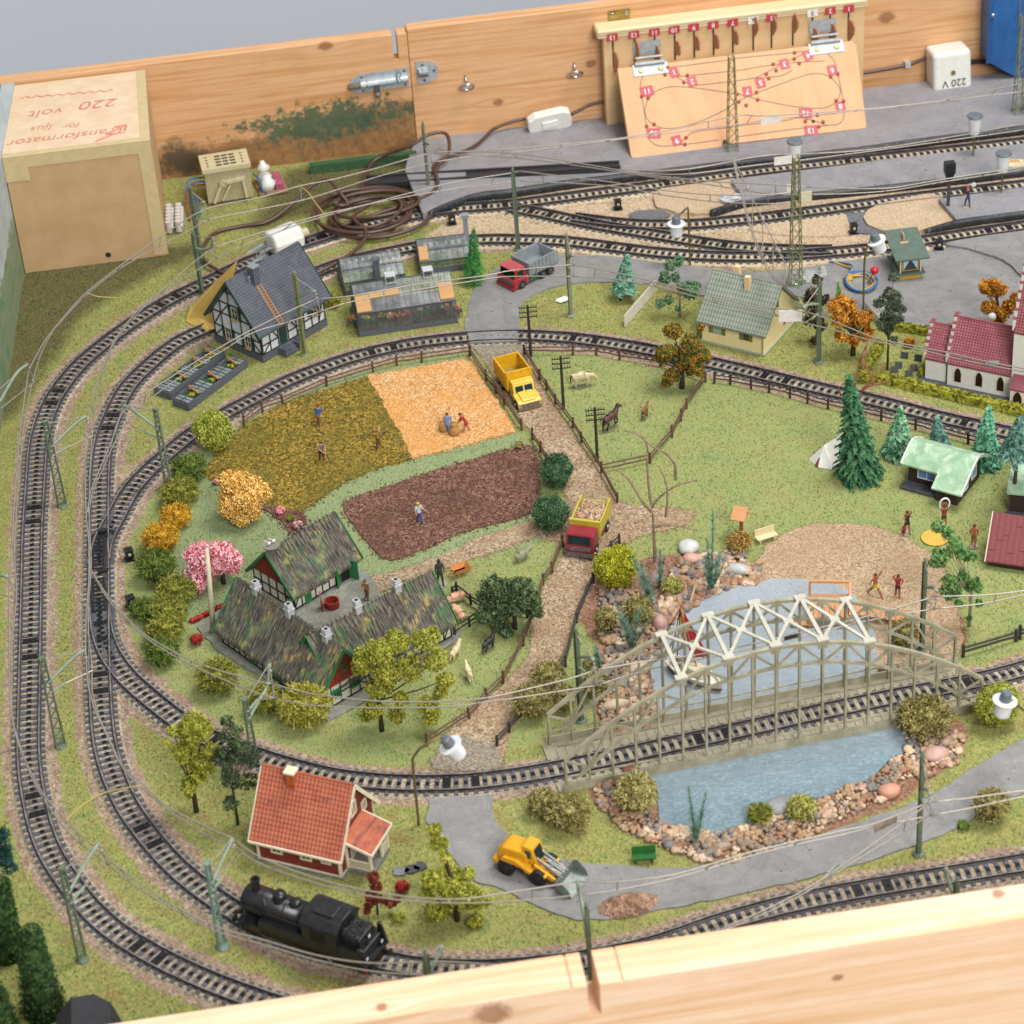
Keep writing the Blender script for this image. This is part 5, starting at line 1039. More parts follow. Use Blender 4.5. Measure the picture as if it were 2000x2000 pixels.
nt=thing('stork_nest','round grey stork nest with two white storks on the barn ridge','nest',(0,0,0));M0=Matrix. Translation((-19.5,-9.8,0))@Matrix. Rotation(R(36),4,'Z');nt. matrix_world=M0@Matrix. Translation((.35,2.55,5.05))
m=MB();m. lathe([(.3,0),(.75,.2),(.8,.35),(.5,.3),(0,.25)],14);m. build('nest',M('nest_grey','#8f9080','#6f7062',6,.9,bump=.6),nt)
for dx in(-.2,.28):
 m=MB();m. smooth=True;m. ball((dx,0,.55),(.2,.13,.13),10,6);m. tube([(dx-.12,0,.6),(dx-.22,0,.8),(dx-.3,0,.95)],[.06,.04,.05],6);m. tube([(dx-.3,0,.95),(dx-.52,0,.9)],[.03,.01],5);m. build('stork',M('stork_white','#e0ddcc'),nt)
hb,rfb=farm('long thatched farmhouse with three white chimneys at the front left of the yard',(-25.6,-12.8),-56.2,12.9,4.8,2.1,5.2,5,chim=(2.0,6.3,11.0),win=[(2.0,.4,1.2),(5.5,.4,1.2),(8.6,.4,1.2),(11,.4,1.2)])
for x in(3.7,7.1,9.9):m=MB();m. box(x,-.1,.1,x+.6,-.04,1.7);m. build('door',mFG,hb)
for y in(1.4,3.4):window(hb,mFG,MATS['farm_green'],(12.9,y,1.2),.7,.7,'y',(1,0),.07,1,.1)
window(hb,mFG,MATS['farm_green'],(12.95,2.4,3.3),.45,.6,'y',(1,0),.07,1,.12)
hc,rfc=farm('thatched wing with two white chimneys reaching right toward the pigs',(-17.3,-22.2),30.9,11.6,5.0,2.2,5.2,8,chim=(4.3,8.2),win=[(10.6,.5,1.2)])
mYT=tile_mat('grey_green_tiles','#8a9180','#7d8478','#6f767a',.8);mYW_=M('yellow_render','#ead9a0','#e2cf94',1,.6);mOL=M('olive_shutter','#6f7a3c','#5f6a32',3,.5)
h=frame('yellow_house','pale yellow house with grey-green tiled roof and olive shutters','house',(21.8,23.6),-39)
L_,W_,hw,hr=6.4,6.6,2.75,5.95
m=MB();gable(m,L_,W_,hw,hr-.12,z0=.15);m. build('wall',mYW_,h);m=MB();m. box(-.15,-.15,0,L_+.15,W_+.15,.18);m. build('plinth',M('pale_green_base','#a8b098'),h)
rf=roof_slopes(h,'roof',mYT,L_,W_,hw,hr,.42,.42,tile=(.3,.5),amp=.09)
for x,y in((1.6,4.0),(3.3,2.6)):m=MB();z=hw+(hr-hw)*(1-abs(y-W_/2)/(W_/2));m. box(x,y-.25,z-.2,x+.5,y+.25,z+1.2);m. build('chimney',M('peach_chimney','#eecfa0','#e4c08e',3,.6),rf)
window(h,mOL,M('speckled_pane','#2b6a4c','#cfd8cc',6,.3),(1.6,0,1.6),.9,.7,'x',(0,0),.04,1,.04,shut=(mOL,.38));window(h,mOL,mGLS,(4.6,0,1.6),.5,.7,'x',(1,0),.04,1,.04,shut=(mOL,.38))
window(h,mOL,mGLS,(L_,2.6,4.0),.5,.7,'y',(1,0),.04,1,.04,shut=(mOL,.32));window(h,mOL,mGLS,(L_,4.6,1.5),.4,.8,'y',(0,0),.08,1,.05)
m=MB();m. tube([(L_+.05,-.3,2.5),(L_-.05,-.08,2.2),(L_-.05,-.08,.2)],.05,6);m. build('downpipe',M('pipe_olive','#a89f6c'),h)
mCT=tile_mat('church_tiles','#86424a','#945058','#7a3a42',1,.5)
t=NT('white_masonry');br=t. n('TexBrick');br. inputs['Scale']. default_value=1.0;br. inputs['Brick Width']. default_value=.34;br. inputs['Row Height']. default_value=.15;br. inputs['Mortar Size']. default_value=.012;br. inputs['Color1']. default_value=col('#f0eee6');br. inputs['Color2']. default_value=col('#e8e5da');br. inputs['Mortar']. default_value=col('#c2bead')
cb=t. n('CombineXYZ');sp=t. n('SeparateXYZ');t. l(t. tc. outputs['Object'],sp. inputs[0]);t. l(t. math('ADD',sp. outputs[0],sp. outputs[1]),cb. inputs[0]);t. l(sp. outputs[2],cb. inputs[1]);t. l(cb. outputs[0],br. inputs[0]);t. bump(br. outputs[1],-.4,.03);mMAS=t. done(br. outputs[0],.6,0,.3)
h=frame('church','white village church with dark red tiled roofs and stepped gables','church',(41.6,10.3),-36.6)
def arch(par,c,w,h_,ax='x',name='window',mgl=None):
 pts=[(-w/2,0),(w/2,0),(w/2,h_*.6)]+[(w/2*(1-k/4)*(1+.15*math. sin(math. pi*k/4)),h_*(.6+.4*math. sin(k/4*math. pi/2)))for k in range(1,5)];pts+=[(-a,b)for a,b in pts[2:-1][::-1]]
 fr=[(a*1.25,b*1.1-.06)for a,b in pts];m=MB();m. yprism([(c[0]+a,c[2]+b)for a,b in fr],c[1]-.06,c[1]+.01);o=m. build(name,mCREAM,par)
 m=MB();m. yprism([(c[0]+a,c[2]+b)for a,b in pts],c[1]-.075,c[1]-.062);m. build('pane',mgl or M('church_glass','#3a1f1c','#241616',5,.3),o)
def step_gable(par,x,y0,W_,hw,hr,n=6):
 m=MB();t_=[]
 for sgn in(0,1):
  for k in range(n):
   a=k/n;y=y0+(W_/2)*a;y2=y0+(W_/2)*(k+1)/n;z=hw+(hr-hw)*(k+1)/n+.12
   if sgn:y,y2=y0+W_-(y2-y0),y0+W_-(y-y0)
   m. box(x-.22,y,hw-.3,x+.02,y2,z);t_. append((x-.27,y-.03,z,x+.06,y2+.03,z+.1))
 o=m. build('stepped_gable',mMAS,par)
 for q in t_:m=MB();m. box(*q);m. build('coping',mCT,o)
L_,W_,hw,hr=6.0,4.4,2.85,6.2
m=MB();gable(m,L_,W_,hw,hr-.1);m. build('nave_wall',mMAS,h);roof_slopes(h,'nave_roof',mCT,L_,W_,hw,hr,.02,.15,tile=(.26,.26),amp=.06);step_gable(h,0,0,W_,hw,hr)
m=MB();m. xprism([(.3,0),(.3+3.6,0),(3.9,2.6),(2.1,5.0),(.3,2.6)],-2.2,-.25);m. build('chancel_wall',mMAS,h);roof_slopes(h,'chancel_roof',mCT,1.9,3.6,2.65,5.1,.02,.15,x0=-2.2,y0=.3,tile=(.26,.26),amp=.06);step_gable(h,-2.2,.3,3.6,2.65,5.1,5)
for x in(1.0,3.0,5.0):arch(h,(x,0,.75),.62,1.45)
m=MB();m. xprism([(-.2,0),(4.6,0),(4.6,7.6),(2.2,12.6),(-.2,7.6)],6.02,11.5);m. build('tower_wall',mMAS,h);roof_slopes(h,'tower_roof',mCT,5.4,4.8,7.65,12.7,.02,.15,x0=6.05,y0=-.2,tile=(.26,.26),amp=.06);step_gable(h,6.05,-.2,4.8,7.65,12.7,7)
m=MB();m. box(6.3,-1.2,0,9.5,-.2,2.0);m. build('porch_wall',mMAS,h);m=MB();m. xprism([(-1.35,1.9),(-.15,2.9),(-.15,3.0),(-1.35,2.05)],6.25,9.6);m. build('porch_roof',mCT,h);arch(h,(7.0,-1.2,.1),.8,1.7,name='door')
m=MB();m. box(7.2,-.26,4.4,7.7,-.2,4.6);m. box(7.4,-.27,4.2,7.5,-.2,4.8);m. box(7.2,-.26,2.9,7.9,-.2,3.1);m. build('wall_anchor',mSLOT,h)
m=MB();m. box(-2.6,-.6,0,11.5,5,.22);m. build('plinth',mBASE,h)
mGR=NT('marbled_green');n1=mGR. noise(.5,4,.6,None,1.6);mGR=mGR. done(mGR. ramp(n1,[(.35,'#86a985'),(.5,'#9cbc9a'),(.62,'#b8ccb2'),(.7,'#90b390')]),.5,0,.4)
mDB=M('dark_boards','#3a2c28','#2a201d',3,.6,stretch=(1,1,6),bump=.4);mWT2=M('white_trim','#dfe2de','#d0d4d0',3,.5);mBC=NT('blue_curtain');wv=mBC. n('TexWave');wv. inputs['Scale']. default_value=3;mBC. l(mBC. coord((1,1,.1)),wv. inputs[0]);mBC=mBC. done(mBC. ramp(wv. outputs[0],[(.2,'#2c5a94'),(.8,'#6f9ccc')]),.6)
h=frame('green_roofed_cabin','dark timber cabin with marbled pale green roof and blue curtains','cabin',(33.1,-4.4),-40.1)
m=MB();m. box(0,-.1,0,3.3,1.2,.22);m. build('terrace_slab',M('slab_grey','#55555a','#45454a',3,.7,bump=.4),h)
m=MB();m. box(.2,1.1,0,5.3,4.6,2.3);m. box(3.3,-.3,0,5.3,1.2,1.95);m. xprism([(1.1,2.2),(4.6,2.2),(2.6,3.25)],.2,5.3);m. xprism([(-.3,1.9),(1.2,1.9),(1.2,2.7)],3.35,5.3);m. build('wall',mDB,h)
prof=[(-.5,1.9),(.3,2.35),(1.1,2.85),(1.9,3.25),(2.6,3.45),(3.6,3.05),(4.9,2.2)];prl=prof[1:]
m=MB()
for pf_,x0,x1 in((prl,-.1,3.2),([(-1.0,1.65)]+prof,3.2,5.85)):m. xprism(pf_+[(y,z-.15)for y,z in pf_[::-1]],x0,x1)
rf=m. build('roof',mGR,h)
for x,pf_ in((-.16,prl),(5.9,[(-1.0,1.65)]+prof)):
 m=MB()
 for a,b in zip(pf_,pf_[1:]):m. beam((x,a[0],a[1]-.03),(x,b[0],b[1]-.03),.12,.28)
 m. build('bargeboard',mWT2,h)
window(h,mWT2,mBC,(1.9,1.1,1.25),1.5,.75,'x',(1,0),.09);window(h,mWT2,mBC,(5.3,1.6,1.2),.5,1.2,'y',(0,0),.12);window(h,mWT2,mBC,(5.3,3.2,1.3),.8,.9,'y',(1,0),.12);m=MB();m. box(3.95,-.36,.1,4.05,-.3,1.8);m. build('downpipe',mSLOT,h)
p=G(1971,1002);h=frame('green_roofed_cabin','second cabin with flat pale green roof behind the slender trunk at the right edge','cabin',(p. x,p. y),-25)
m=MB();m. box(0,0,0,5,4,2.2);m. build('wall',mDB,h);m=MB();m. xprism([(-.3,2.1),(4.4,3.1),(4.4,3.25),(-.3,2.3)],-.3,5.4);m. build('roof',mGR,h);m=MB();m. box(-.2,-.5,0,5,0,.2);m. build('terrace_slab',MATS['slab_grey'],h)
h=frame('red_roofed_cabin','low cabin with ribbed dark red roof at the right edge','cabin',(36.9,-16.8),-27.5);mRR=M('ribbed_red','#7c3a3c','#8a4446',6,.6,bump=.8,bscale=12)
L_,W_,hw,hr=7,4.8,1.2,3.7;m=MB();gable(m,L_,W_,hw,hr-.1);m. build('wall',mDB,h)
m=MB();sl=(hr-hw)/2.4
for sgn in(-1,1):
 yb=2.4+sgn*2.8;zb=hr-sl*2.8;m. xprism([(2.4,hr),(yb,zb),(yb,zb-.15),(2.4,hr-.15)][::sgn],-.15,L_)
 for k in range(15):x=k*.48;m. beam((x,2.4,hr+.02),(x,yb,zb+.02),.06,.08)
 for k in range(14):a=.2+.6*rng. random();m. beam((k*.48,2.4+sgn*2.8*a,hr-sl*2.8*a+.02),((k+1)*.48,2.4+sgn*2.8*a,hr-sl*2.8*a+.02),.06,.06)
m. build('roof',mRR,h);bargeboards(h,mCREAM,L_,W_,hw,hr,.16,.42,.2,ends=(0,))
h=frame('kiosk','small yellow kiosk with overhanging dark green roof and blue curtained windows','kiosk',(42.75,29.8),-1.3);mKG=M('kiosk_green','#5d6f62','#52645a',1.5,.55);mKY=M('kiosk_yellow','#c9a032','#b8902c',3,.5)
m=MB();m. box(0,0,0,2.1,3.4,.7);m. build('base',mKY,h);m=MB();m. box(-.35,-.35,.7,2.45,3.7,.82);m. build('counter',mKG,h);m=MB();m. box(.15,.15,.82,1.95,3.2,2.4);m. build('body',M('kiosk_dark','#3c4442'),h)
m=MB();
for x in(.0,2.0):
 for y in(.0,3.2):m. box(x,y,.82,x+.12,y+.12,2.45+y*.18)
m. build('corner_post',MATS['cream_plastic'],h);m=MB();m. xprism([(-.6,2.45),(4.2,3.25),(4.2,3.4),(-.6,2.6)],-.6,2.75);m. build('roof',mKG,h)
window(h,mKY,mGLS,(1.05,.14,1.6),1.5,1.1,'x',(0,0),.08);m=MB()
for sgn in(-1,1):m. yprism([(1.05+sgn*.7,1.05),(1.05+sgn*.7,2.15),(1.05+sgn*.05,2.15)],.08,.1)
m. build('curtain',M('pale_blue_curtain','#b8cfd8','#9cb8c6',4,.6),h);window(h,mKY,M('pale_pane','#8fb0b8'),(.14,1.6,1.6),1.6,1.1,'y',(1,0),.08,-1)
p=M0=Matrix. Translation((42.75,29.8,0));m=MB();m. box(.9,1.8,2.98,1.7,2.6,3.06);m. box(1.3,2.2,3.0,1.38,3.0,3.7);o=m. build('toy_chair',M('peach_plastic','#e8b080'));o. location=(42.4,29.9,0);tag(o,'peach plastic seat lying on the green kiosk roof','seat')
T=[G(96,2040,1.5),G(107,2000,3.0),G(139,1948,4.6),G(185,1950,4.6),G(219,1971,3.7),G(262,2008,2.0)];y0=T[2]. y;mCH=M('charcoal_roof','#37373c','#2e2e33',3,.7,bump=.2)
h=thing('black_roofed_shed','faceted matt black roof in the bottom left corner','shed',(T[2]. x,y0,0));X_=[GY(*q,y0). x-T[2]. x for q in((100,2010),(112,1990),(139,1948),(185,1950),(219,1971),(250,1995))];Z_=[.2,3.2,4.6,4.6,3.6,.2]
m=MB();m. yprism(list(zip(X_,Z_)),-9.5,0);m. build('roof',mCH,h);m=MB();m. box(X_[0]+.3,-9.3,0,X_[-1]-.3,-.2,.2);m. build('wall',mDB,h)
p=G(1645,925);tt=thing('tent','white camping tent behind the big dark spruce','tent',(*G(1628,890)[:2],0),R(35));mTN=M('tent_white','#f2efe8','#e6e2da',2,.7)
m=MB();m. add([(-1.8,-1.3,0),(1.8,-1.3,0),(1.8,1.3,0),(-1.8,1.3,0),(-1.3,0,1.75),(1.3,0,1.75),(-2.3,0,0)],[(0,1,5,4),(2,3,4,5),(1,2,5),(0,4,6),(3,6,4)]);m. build('canvas',mTN,tt)
m=MB();m. add([(-2.36,-.2,.0),(-2.36,.2,0),(-1.7,0,1.0)],[(0,1,2)]);m. build('tent_opening',M('tent_red','#7a3a34'),tt)
# arched bridge
mBR=NT('bridge_grey');_n=mBR. noise(.8,4,.65);_c=mBR. ramp(_n,[(.35,'#8f8a70'),(.55,'#a49f86'),(.7,'#b6b298')]);mBR. bump(mBR. noise(5,3),.15,.02);mBR=mBR. done(_c,.5,0,.35)
mBRW=M('bridge_bleached','#c6c3b2','#b6b3a2',1.5,.5)
br=thing('arched_bridge','grey-beige arched truss railway bridge spanning the pond','bridge',(-1.4,-36.5,0),R(4.1));LB,WB,NP=32.3,5.4,18
def zup(u):s_=(u-LB/2)/(LB/2);return 3.0+6.7*(1-abs(s_)**2.0)
def zlo(u):s_=(u-LB/2)/(LB/2);return.25+7.6*(1-abs(s_)**2.1)if abs(s_)<1 else.25
m=MB();m. box(-.6,-.15,-.1,LB+.6,WB+.15,.13);m. build('deck',mTAN,br)
m=MB();m. box(-.3,-.2,.0,LB+.3,-.05,.75);m. box(-.3,WB+.05,.0,LB+.3,WB+.2,.75)
for y in(.55,WB-.55):m. box(.5,y-.05,.13,LB-.5,y+.05,.28)
m. build('side_girder',mBR,br)
m=MB()
for k in range(46):x=.3+k*.7;m. box(x,.7,.13,x+.35,WB-.7,.2)
m. build('deck_planks',MATS. get('bridge_tan',mTAN),br)
us=[LB*k/NP for k in range(NP+1)]
for y in(0.0,WB):
 m=MB()
 for a,b in zip(us,us[1:]):m. beam((a,y,zup(a)),(b,y,zup(b)),.28,.25)
 m. build('upper_chord',mBR,br);m=MB()
 lo=[LB*k/36 for k in range(1,36)]
 for a,b in zip(lo,lo[1:]):m. beam((a,y,zlo(a)),(b,y,zlo(b)),.22,.2)
 m. build('lower_chord',mBR,br)
 for k,u_ in enumerate(us):
  m=MB();m. beam((u_,y,.1),(u_,y,zup(u_)),.23 if k not in(0,NP)else.36,.17,(1,0,0));m. build('post',mBR,br)
 m=MB()
 for k in range(NP):
  a,b=us[k],us[k+1];mid=NP/2
  if 0<k<NP-1 or True:
   up_first=(k%2==0)
   p_,q_=((a,y,zup(a)-.1),(b,y,max(zlo(b),.3)))if up_first else((a,y,max(zlo(a),.3)),(b,y,zup(b)-.1))
   m. beam(p_,q_,.12,.17)
 m. build('diagonal',mBR,br)
 m=MB()
 for k in range(1,NP):u_=us[k];m. obox((u_,y,zup(u_)-.3),(.7,.1,.42));m. obox((u_,y,zlo(u_)),(.62,.1,.38))
 m. build('gusset',mBR,br)
 m=MB();m. beam((0,y,1.35),(LB,y,1.35),.1,.1);m. build('handrail',mBR,br)
nd=[us[k]for k in(5,7,9,11,13)]
for u_ in nd:
 m=MB();m. beam((u_,0,zup(u_)+.22),(u_,WB,zup(u_)+.22),.3,.2);m. obox((u_,.05,zup(u_)+.26),(.9,.5,.14));m. obox((u_,WB-.05,zup(u_)+.26),(.9,.5,.14));m. build('cross_strut',mBRW,br)
for a,b in zip(nd,nd[1:]):
 m=MB();m. beam((a,0,zup(a)+.2),(b,WB,zup(b)+.2),.24,.16);m. beam((a,WB,zup(a)+.19),(b,0,zup(b)+.19),.24,.16);m. obox(((a+b)/2,WB/2,(zup(a)+zup(b))/2+.2),(.7,.55,.18));m. build('cross_brace',mBRW,br)
p=G(1232,1506,.15);m=MB();m. smooth=True;m. ball((0,0,.2),(.7,.45,.25),12,8,.3,4);o=m. build('pebble',M('rust_pebble','#7a4a38','#8c5a44',3,.6));o. location=(p. x,p. y,.1);tag(o,'flat rust-brown pebble lying on the near bridge footway','pebble')
# vehicles
mTY=M('black_tyre','#232324','#1a1a1b',6,.7);mHUB=M('hub_grey','#85878a','#5c5e60',4,.4,.6);mCHS=M('chassis_black','#1c1c1d','#2a2a2a',3,.6)
def wheel(par,x,y,r,w,hub=None,sgn=-1):
 m=MB();m. smooth=False;m. lathe([(r*.55,-w/2),(r*.93,-w/2),(r,-w/2+.06),(r,w/2-.06),(r*.93,w/2),(r*.55,w/2)],18,(x,y,r),(0,1,0));wl_=m. build('wheel',mTY,par)
 m=MB();m. lathe([(r*.55,-.02),(r*.5,.05),(r*.25,.02),(r*.2,.1),(0,.12)],14,(x,y+sgn*w/2,r),(0,sgn,0));m. build('hub',hub or mHUB,wl_)
def bev(o,w=.08,s=2):b=o. modifiers. new('bevel','BEVEL');b. width=w;b. segments=s;b. limit_method='ANGLE';return o
def tub(m,x0,y0,z0,x1,y1,z1,t=.12,back=True,rake=0.0):
 """open tipper body; x0 = front, x1 = rear"""
 m. box(x0,y0,z0,x1,y1,z0+t)
 m. yprism([(x0,z0),(x1,z0),(x1,z1+rake),(x0,z1)],y0,y0+t);m. yprism([(x0,z0),(x1,z0),(x1,z1+rake),(x0,z1)],y1-t,y1)
 m. box(x0,y0+t,z0,x0+t,y1-t,z1-.002)
 if back:m. box(x1-t,y0+t,z0,x1,y1-t,z1-.1)
def paint(name,a,b,chip='#8c8c8c',r=.35):return M(name,a,b,1.2,r,speck=chip,bump=.05)
def truck(label,O,ang,L_,W_,kind):
 h=frame('toy_truck',label,'toy truck',O,ang,'toy tipper trucks')
 if kind=='grey':
  cab,box_,tr_=paint('red_enamel','#b03238','#a02a30'),M('steel_grey_paint','#a2a9ac','#8e959a',1,.4,.25,speck='#5e6468'),paint('green_chassis','#0f7a50','#0c6a44')
  m=MB();m. box(1.3,-W_*.36,.55,L_,W_*.36,.85);m. box(2.0,-W_/2+.05,.4,3.2,-W_*.3,.75);m. build('chassis',tr_,h)
  m=MB();m. yprism([(-.05,.3),(1.9,.3),(1.9,1.25),(.1,1.25),(-.1,1.0)],-W_/2,W_/2);m. yprism([(.15,1.25),(1.6,1.25),(1.6,2.15),(.35,2.2)],-W_/2+.15,W_/2-.15);cb_=bev(m. build('cab',cab,h),.1)
  m=MB();m. add([(.13,-W_/2+.3,1.32),(.13,W_/2-.3,1.32),(.3,W_/2-.3,2.05),(.3,-W_/2+.3,2.05)],[(0,1,2,3),(3,2,1,0)]);m. box(.5,-W_/2+.13,1.4,1.3,-W_/2+.16,2.0);m. build('windscreen',M('green_glass','#12301f','#0d2618',2,.15),cb_)
  m=MB();m. box(-.14,-W_/2+.3,.62,-.02,W_/2-.3,1.02);m. build('grille',M('grille_dark','#4a4644','#6c6460',8,.5),cb_);m=MB();m. box(-.2,-W_/2,.18,0,W_/2,.42);m. build('bumper',cab,h)
  m=MB();m. box(.1,-W_/2+.2,2.2,1.55,W_/2-.2,2.24);m. build('roof_panel',M('roof_pinkish','#bc5058','#b04850',1,.45),cb_)
  m=MB();tub(m,1.95,-W_/2-.05,.95,L_+.5,W_/2+.05,2.4,.12,True,.05)
  m. yprism([(L_+.1,2.2),(L_+.5,2.2),(L_+.62,2.9),(L_+.4,2.5)],W_/2-.07,W_/2+.05);m. build('tipper_body',box_,h)
  m=MB();
  for k in range(8):x=2.2+k*.5;m. box(x,-W_/2-.065,1.0,x+.04,-W_/2-.05,2.35)
  for k in range(4):y=-W_/2+.35+k*.6;m. box(1.935,y,1.0,1.95,y+.04,2.3)
  m. build('panel_seam',M('seam_dark','#5a5f62'),h)
  for x in(.95,3.7,4.7):
   for y,s_ in((-W_/2+.12,-1),(W_/2-.12,1)):wheel(h,x,y,.48,.34,None,s_)
 if kind=='yellow':
  cab,box_=paint('pale_yellow_enamel','#e6c24e','#dcb540','#8a7030'),paint('yellow_enamel','#e2ad1e','#d6a018','#6e5c30',.3)
  m=MB();m. box(.2,-W_*.3,.45,L_,W_*.3,.75);m. build('chassis',mCHS,h)
  m=MB();m. yprism([(.0,.35),(1.5,.35),(1.5,1.12),(.3,1.0),(.0,.85)],-W_/2,W_/2);m. yprism([(.1,1.0),(1.5,1.1),(1.5,1.28),(.2,1.12)],-W_/2+.45,W_/2-.45);m. yprism([(1.35,.4),(2.55,.4),(2.5,2.05),(1.75,2.05),(1.4,1.15)],-W_/2+.1,W_/2-.1);cb_=bev(m. build('cab',cab,h),.12,3)
  m=MB()
  for y0,y1 in((-W_/2+.3,-.06),(.06,W_/2-.3)):m. add([(1.40,y0,1.22),(1.40,y1,1.22),(1.70,y1,1.9),(1.70,y0,1.9)],[(0,1,2,3),(3,2,1,0)])
  m. box(1.75,-W_/2+.08,1.25,2.35,-W_/2+.11,1.85);m. build('windscreen',M('blue_green_glass','#2f5058','#22404a',2,.15),cb_)
  m=MB();m. box(-.12,-W_/2-.02,.2,.05,W_/2+.02,.45);m. box(-.06,-W_/2+.3,.5,.0,W_/2-.3,.78);m. build('bumper',M('worn_chrome','#a8a08c','#6f6858',5,.35,.6),h)
  for y in(-W_/2+.22,W_/2-.22):m=MB();m. lathe([(.13,0),(.1,.05),(0,.06)],10,(-.0,y,.65),(-1,0,0));m. build('headlight',mCHR,h)
  m=MB();tub(m,2.6,-W_/2-.12,.8,L_+.3,W_/2+.12,2.55,.13,True,-.1);m. box(2.6,-W_/2-.12,2.55,2.8,W_/2+.12,2.8)
  for k in range(6):
   x=2.9+k*.62
   for y in(-W_/2-.17,W_/2+.12):m. box(x,y,.85,x+.09,y+.05,2.45)
  m. build('tipper_body',box_,h);m=MB();m. box(2.75,-W_/2,.94,L_+.15,W_/2,.97);m. build('worn_floor',M('worn_yellow','#8f7f4c','#a98a34',2,.7),h)
  for x in(.75,4.4,5.4):
   for y,s_ in((-W_/2+.1,-1),(W_/2-.1,1)):wheel(h,x,y,.45,.34,None,s_)
 if kind=='red':
  cab,box_=paint('crimson_enamel','#9c2834','#8c212c','#5a3a3c',.3),paint('lemon_enamel','#c9b63c','#bcaa34','#8c8c70',.4)
  m=MB();m. box(1.4,-W_*.3,.5,L_,W_*.3,.85);m. box(3.3,-W_/2,.6,4.9,-W_/2+.4,1.15);m. box(3.3,W_/2-.4,.6,4.9,W_/2,1.15);m. build('chassis',cab,h)
  m=MB();m. yprism([(.0,.3),(1.9,.3),(1.9,.95),(1.75,2.2),(.35,2.25),(.05,1.3)],-W_/2,W_/2);cb_=bev(m. build('cab',cab,h),.14,3)
  m=MB();m. add([(.03,-W_/2+.2,1.4),(.03,W_/2-.2,1.4),(.29,W_/2-.25,2.08),(.29,-W_/2+.25,2.08)],[(0,1,2,3),(3,2,1,0)]);m. box(.6,-W_/2-.01,1.35,1.35,-W_/2+.02,1.95);m. box(.6,W_/2-.02,1.35,1.35,W_/2+.01,1.95);m. build('windscreen',M('grey_glass','#3a4a4c','#2e3c40',2,.15),cb_)
  m=MB();m. box(-.06,-W_/2+.15,.85,.04,W_/2-.15,1.2);m. box(-.14,-W_/2,.22,.05,W_/2,.62);m. build('bumper',M('worn_silver','#8f9294','#6c5054',5,.35,.5),h)
  m=MB();m. box(1.95,-W_/2-.1,.9,2.1,W_/2+.1,2.5);m. box(1.9,-W_/2-.15,2.4,2.15,W_/2+.15,2.55);tub(m,2.1,-W_/2-.1,1.2,L_+.35,W_/2+.1,2.35,.12,True,.35);m. build('tipper_body',box_,h)
  m=MB();g=np. random. RandomState(3);m. box(2.2,-W_/2,1.4,L_+.2,W_/2,2.15);pts=[(2.35+(L_-2.3)*g. rand(),-W_/2+.15+(W_-.3)*g. rand(),2.2+.2*g. rand())for _ in range(420)];m. chips(pts,.15,.8,g);tag(m. build('gravel_load',grain_mat('load_stones',['#c9ac88','#ab8c6c','#dcc4a2','#8a7058','#cc9470','#9f9488'],3,.5),h),None,None,None,'stuff')
  for x in(.9,4.3):
   for y,s_ in((-W_/2+.1,-1),(W_/2-.1,1)):wheel(h,x,y,.5,.36,None,s_)
 return h
def mid(O,ang_side,half):return(O[0]+math. cos(R(ang_side))*half,O[1]+math. sin(R(ang_side))*half)
truck('toy tipper truck with red cab and grey steel body on the asphalt yard',mid((6.0,37.1),33.4+90,1.35),33.4,5.2,2.6,'grey')
truck('worn yellow toy tipper truck with empty body on the gravel path',mid((3.0,15.4),13.5,1.12),101.5,6.0,2.25,'yellow')
truck('toy truck with crimson cab and lemon body heaped with stones at the path junction',mid((3.4,-7.6),-22.6,1.2),64,5.1,2.4,'red')
h=frame('wheel_loader','orange-yellow toy wheel loader with raised steel bucket on the lower road','toy loader',(-5.8,-44.1),-38);h. scale=(.84,.84,.88);mLO=M('loader_yellow','#e6a41e','#dc9a18',1,.35)
m=MB();m. yprism([(-2.0,.9),(.1,.8),(.9,1.4),(.9,2.6),(.4,2.75),(-1.4,2.7),(-2.0,2.2)],-.95,.95);m. box(-2.4,-1.15,.7,-1.7,1.15,1.35);bev(m. build('engine_hood',mLO,h),.22,3)
m=MB();m. yprism([(-1.6,1.6),(-1.2,2.0),(0,2.0),(1.4,1.35),(2.9,1.3),(2.9,1.1),(1.2,1.0),(.4,1.4),(-1.4,1.5)],-1.35,1.35);m. box(.6,-1.1,.7,2.8,1.1,1.2);bev(m. build('mudguard',mLO,h),.1)
m=MB();m. yprism([(.5,1.8),(1.9,1.5),(1.35,3.25),(.45,3.35)],-.75,.75);c_=bev(m. build('cab',mLO,h),.08)
m=MB();m. add([(1.83,-.55,1.9),(1.83,.55,1.9),(1.46,.55,3.05),(1.46,-.55,3.05)],[(0,1,2,3),(3,2,1,0)]);m. box(.7,-.78,2.2,1.25,-.75,2.95);m. build('cab_glass',MATS['grey_glass'],c_)
m=MB();m. yprism([(1.4,1.1),(3.3,.6),(3.6,.95),(1.6,1.9)],-.95,-.7);m. yprism([(1.4,1.1),(3.3,.6),(3.6,.95),(1.6,1.9)],.7,.95);m. box(2.2,-.7,.7,3.2,.7,.95);bev(m. build('front_frame',mLO,h),.05)
for y in(-.5,.5):
 m=MB();m. beam((1.5,y,2.3),(4.0,y,1.0),.14,.28);m. beam((1.9,y*.6,1.9),(3.95,y*.6,1.2),.12,.12);m. build('lift_arm',M('arm_steel','#a4a8a4','#8c908c',3,.4,.5),h)
m=MB();m. box(2.6,-.5,1.3,3.0,.5,1.7);m. tube([(2.4,0,1.9),(4.0,0,1.2)],.13,8);m. build('hydraulics',M('arm_steel','#a4a8a4'),h)
m=MB();t_=.07
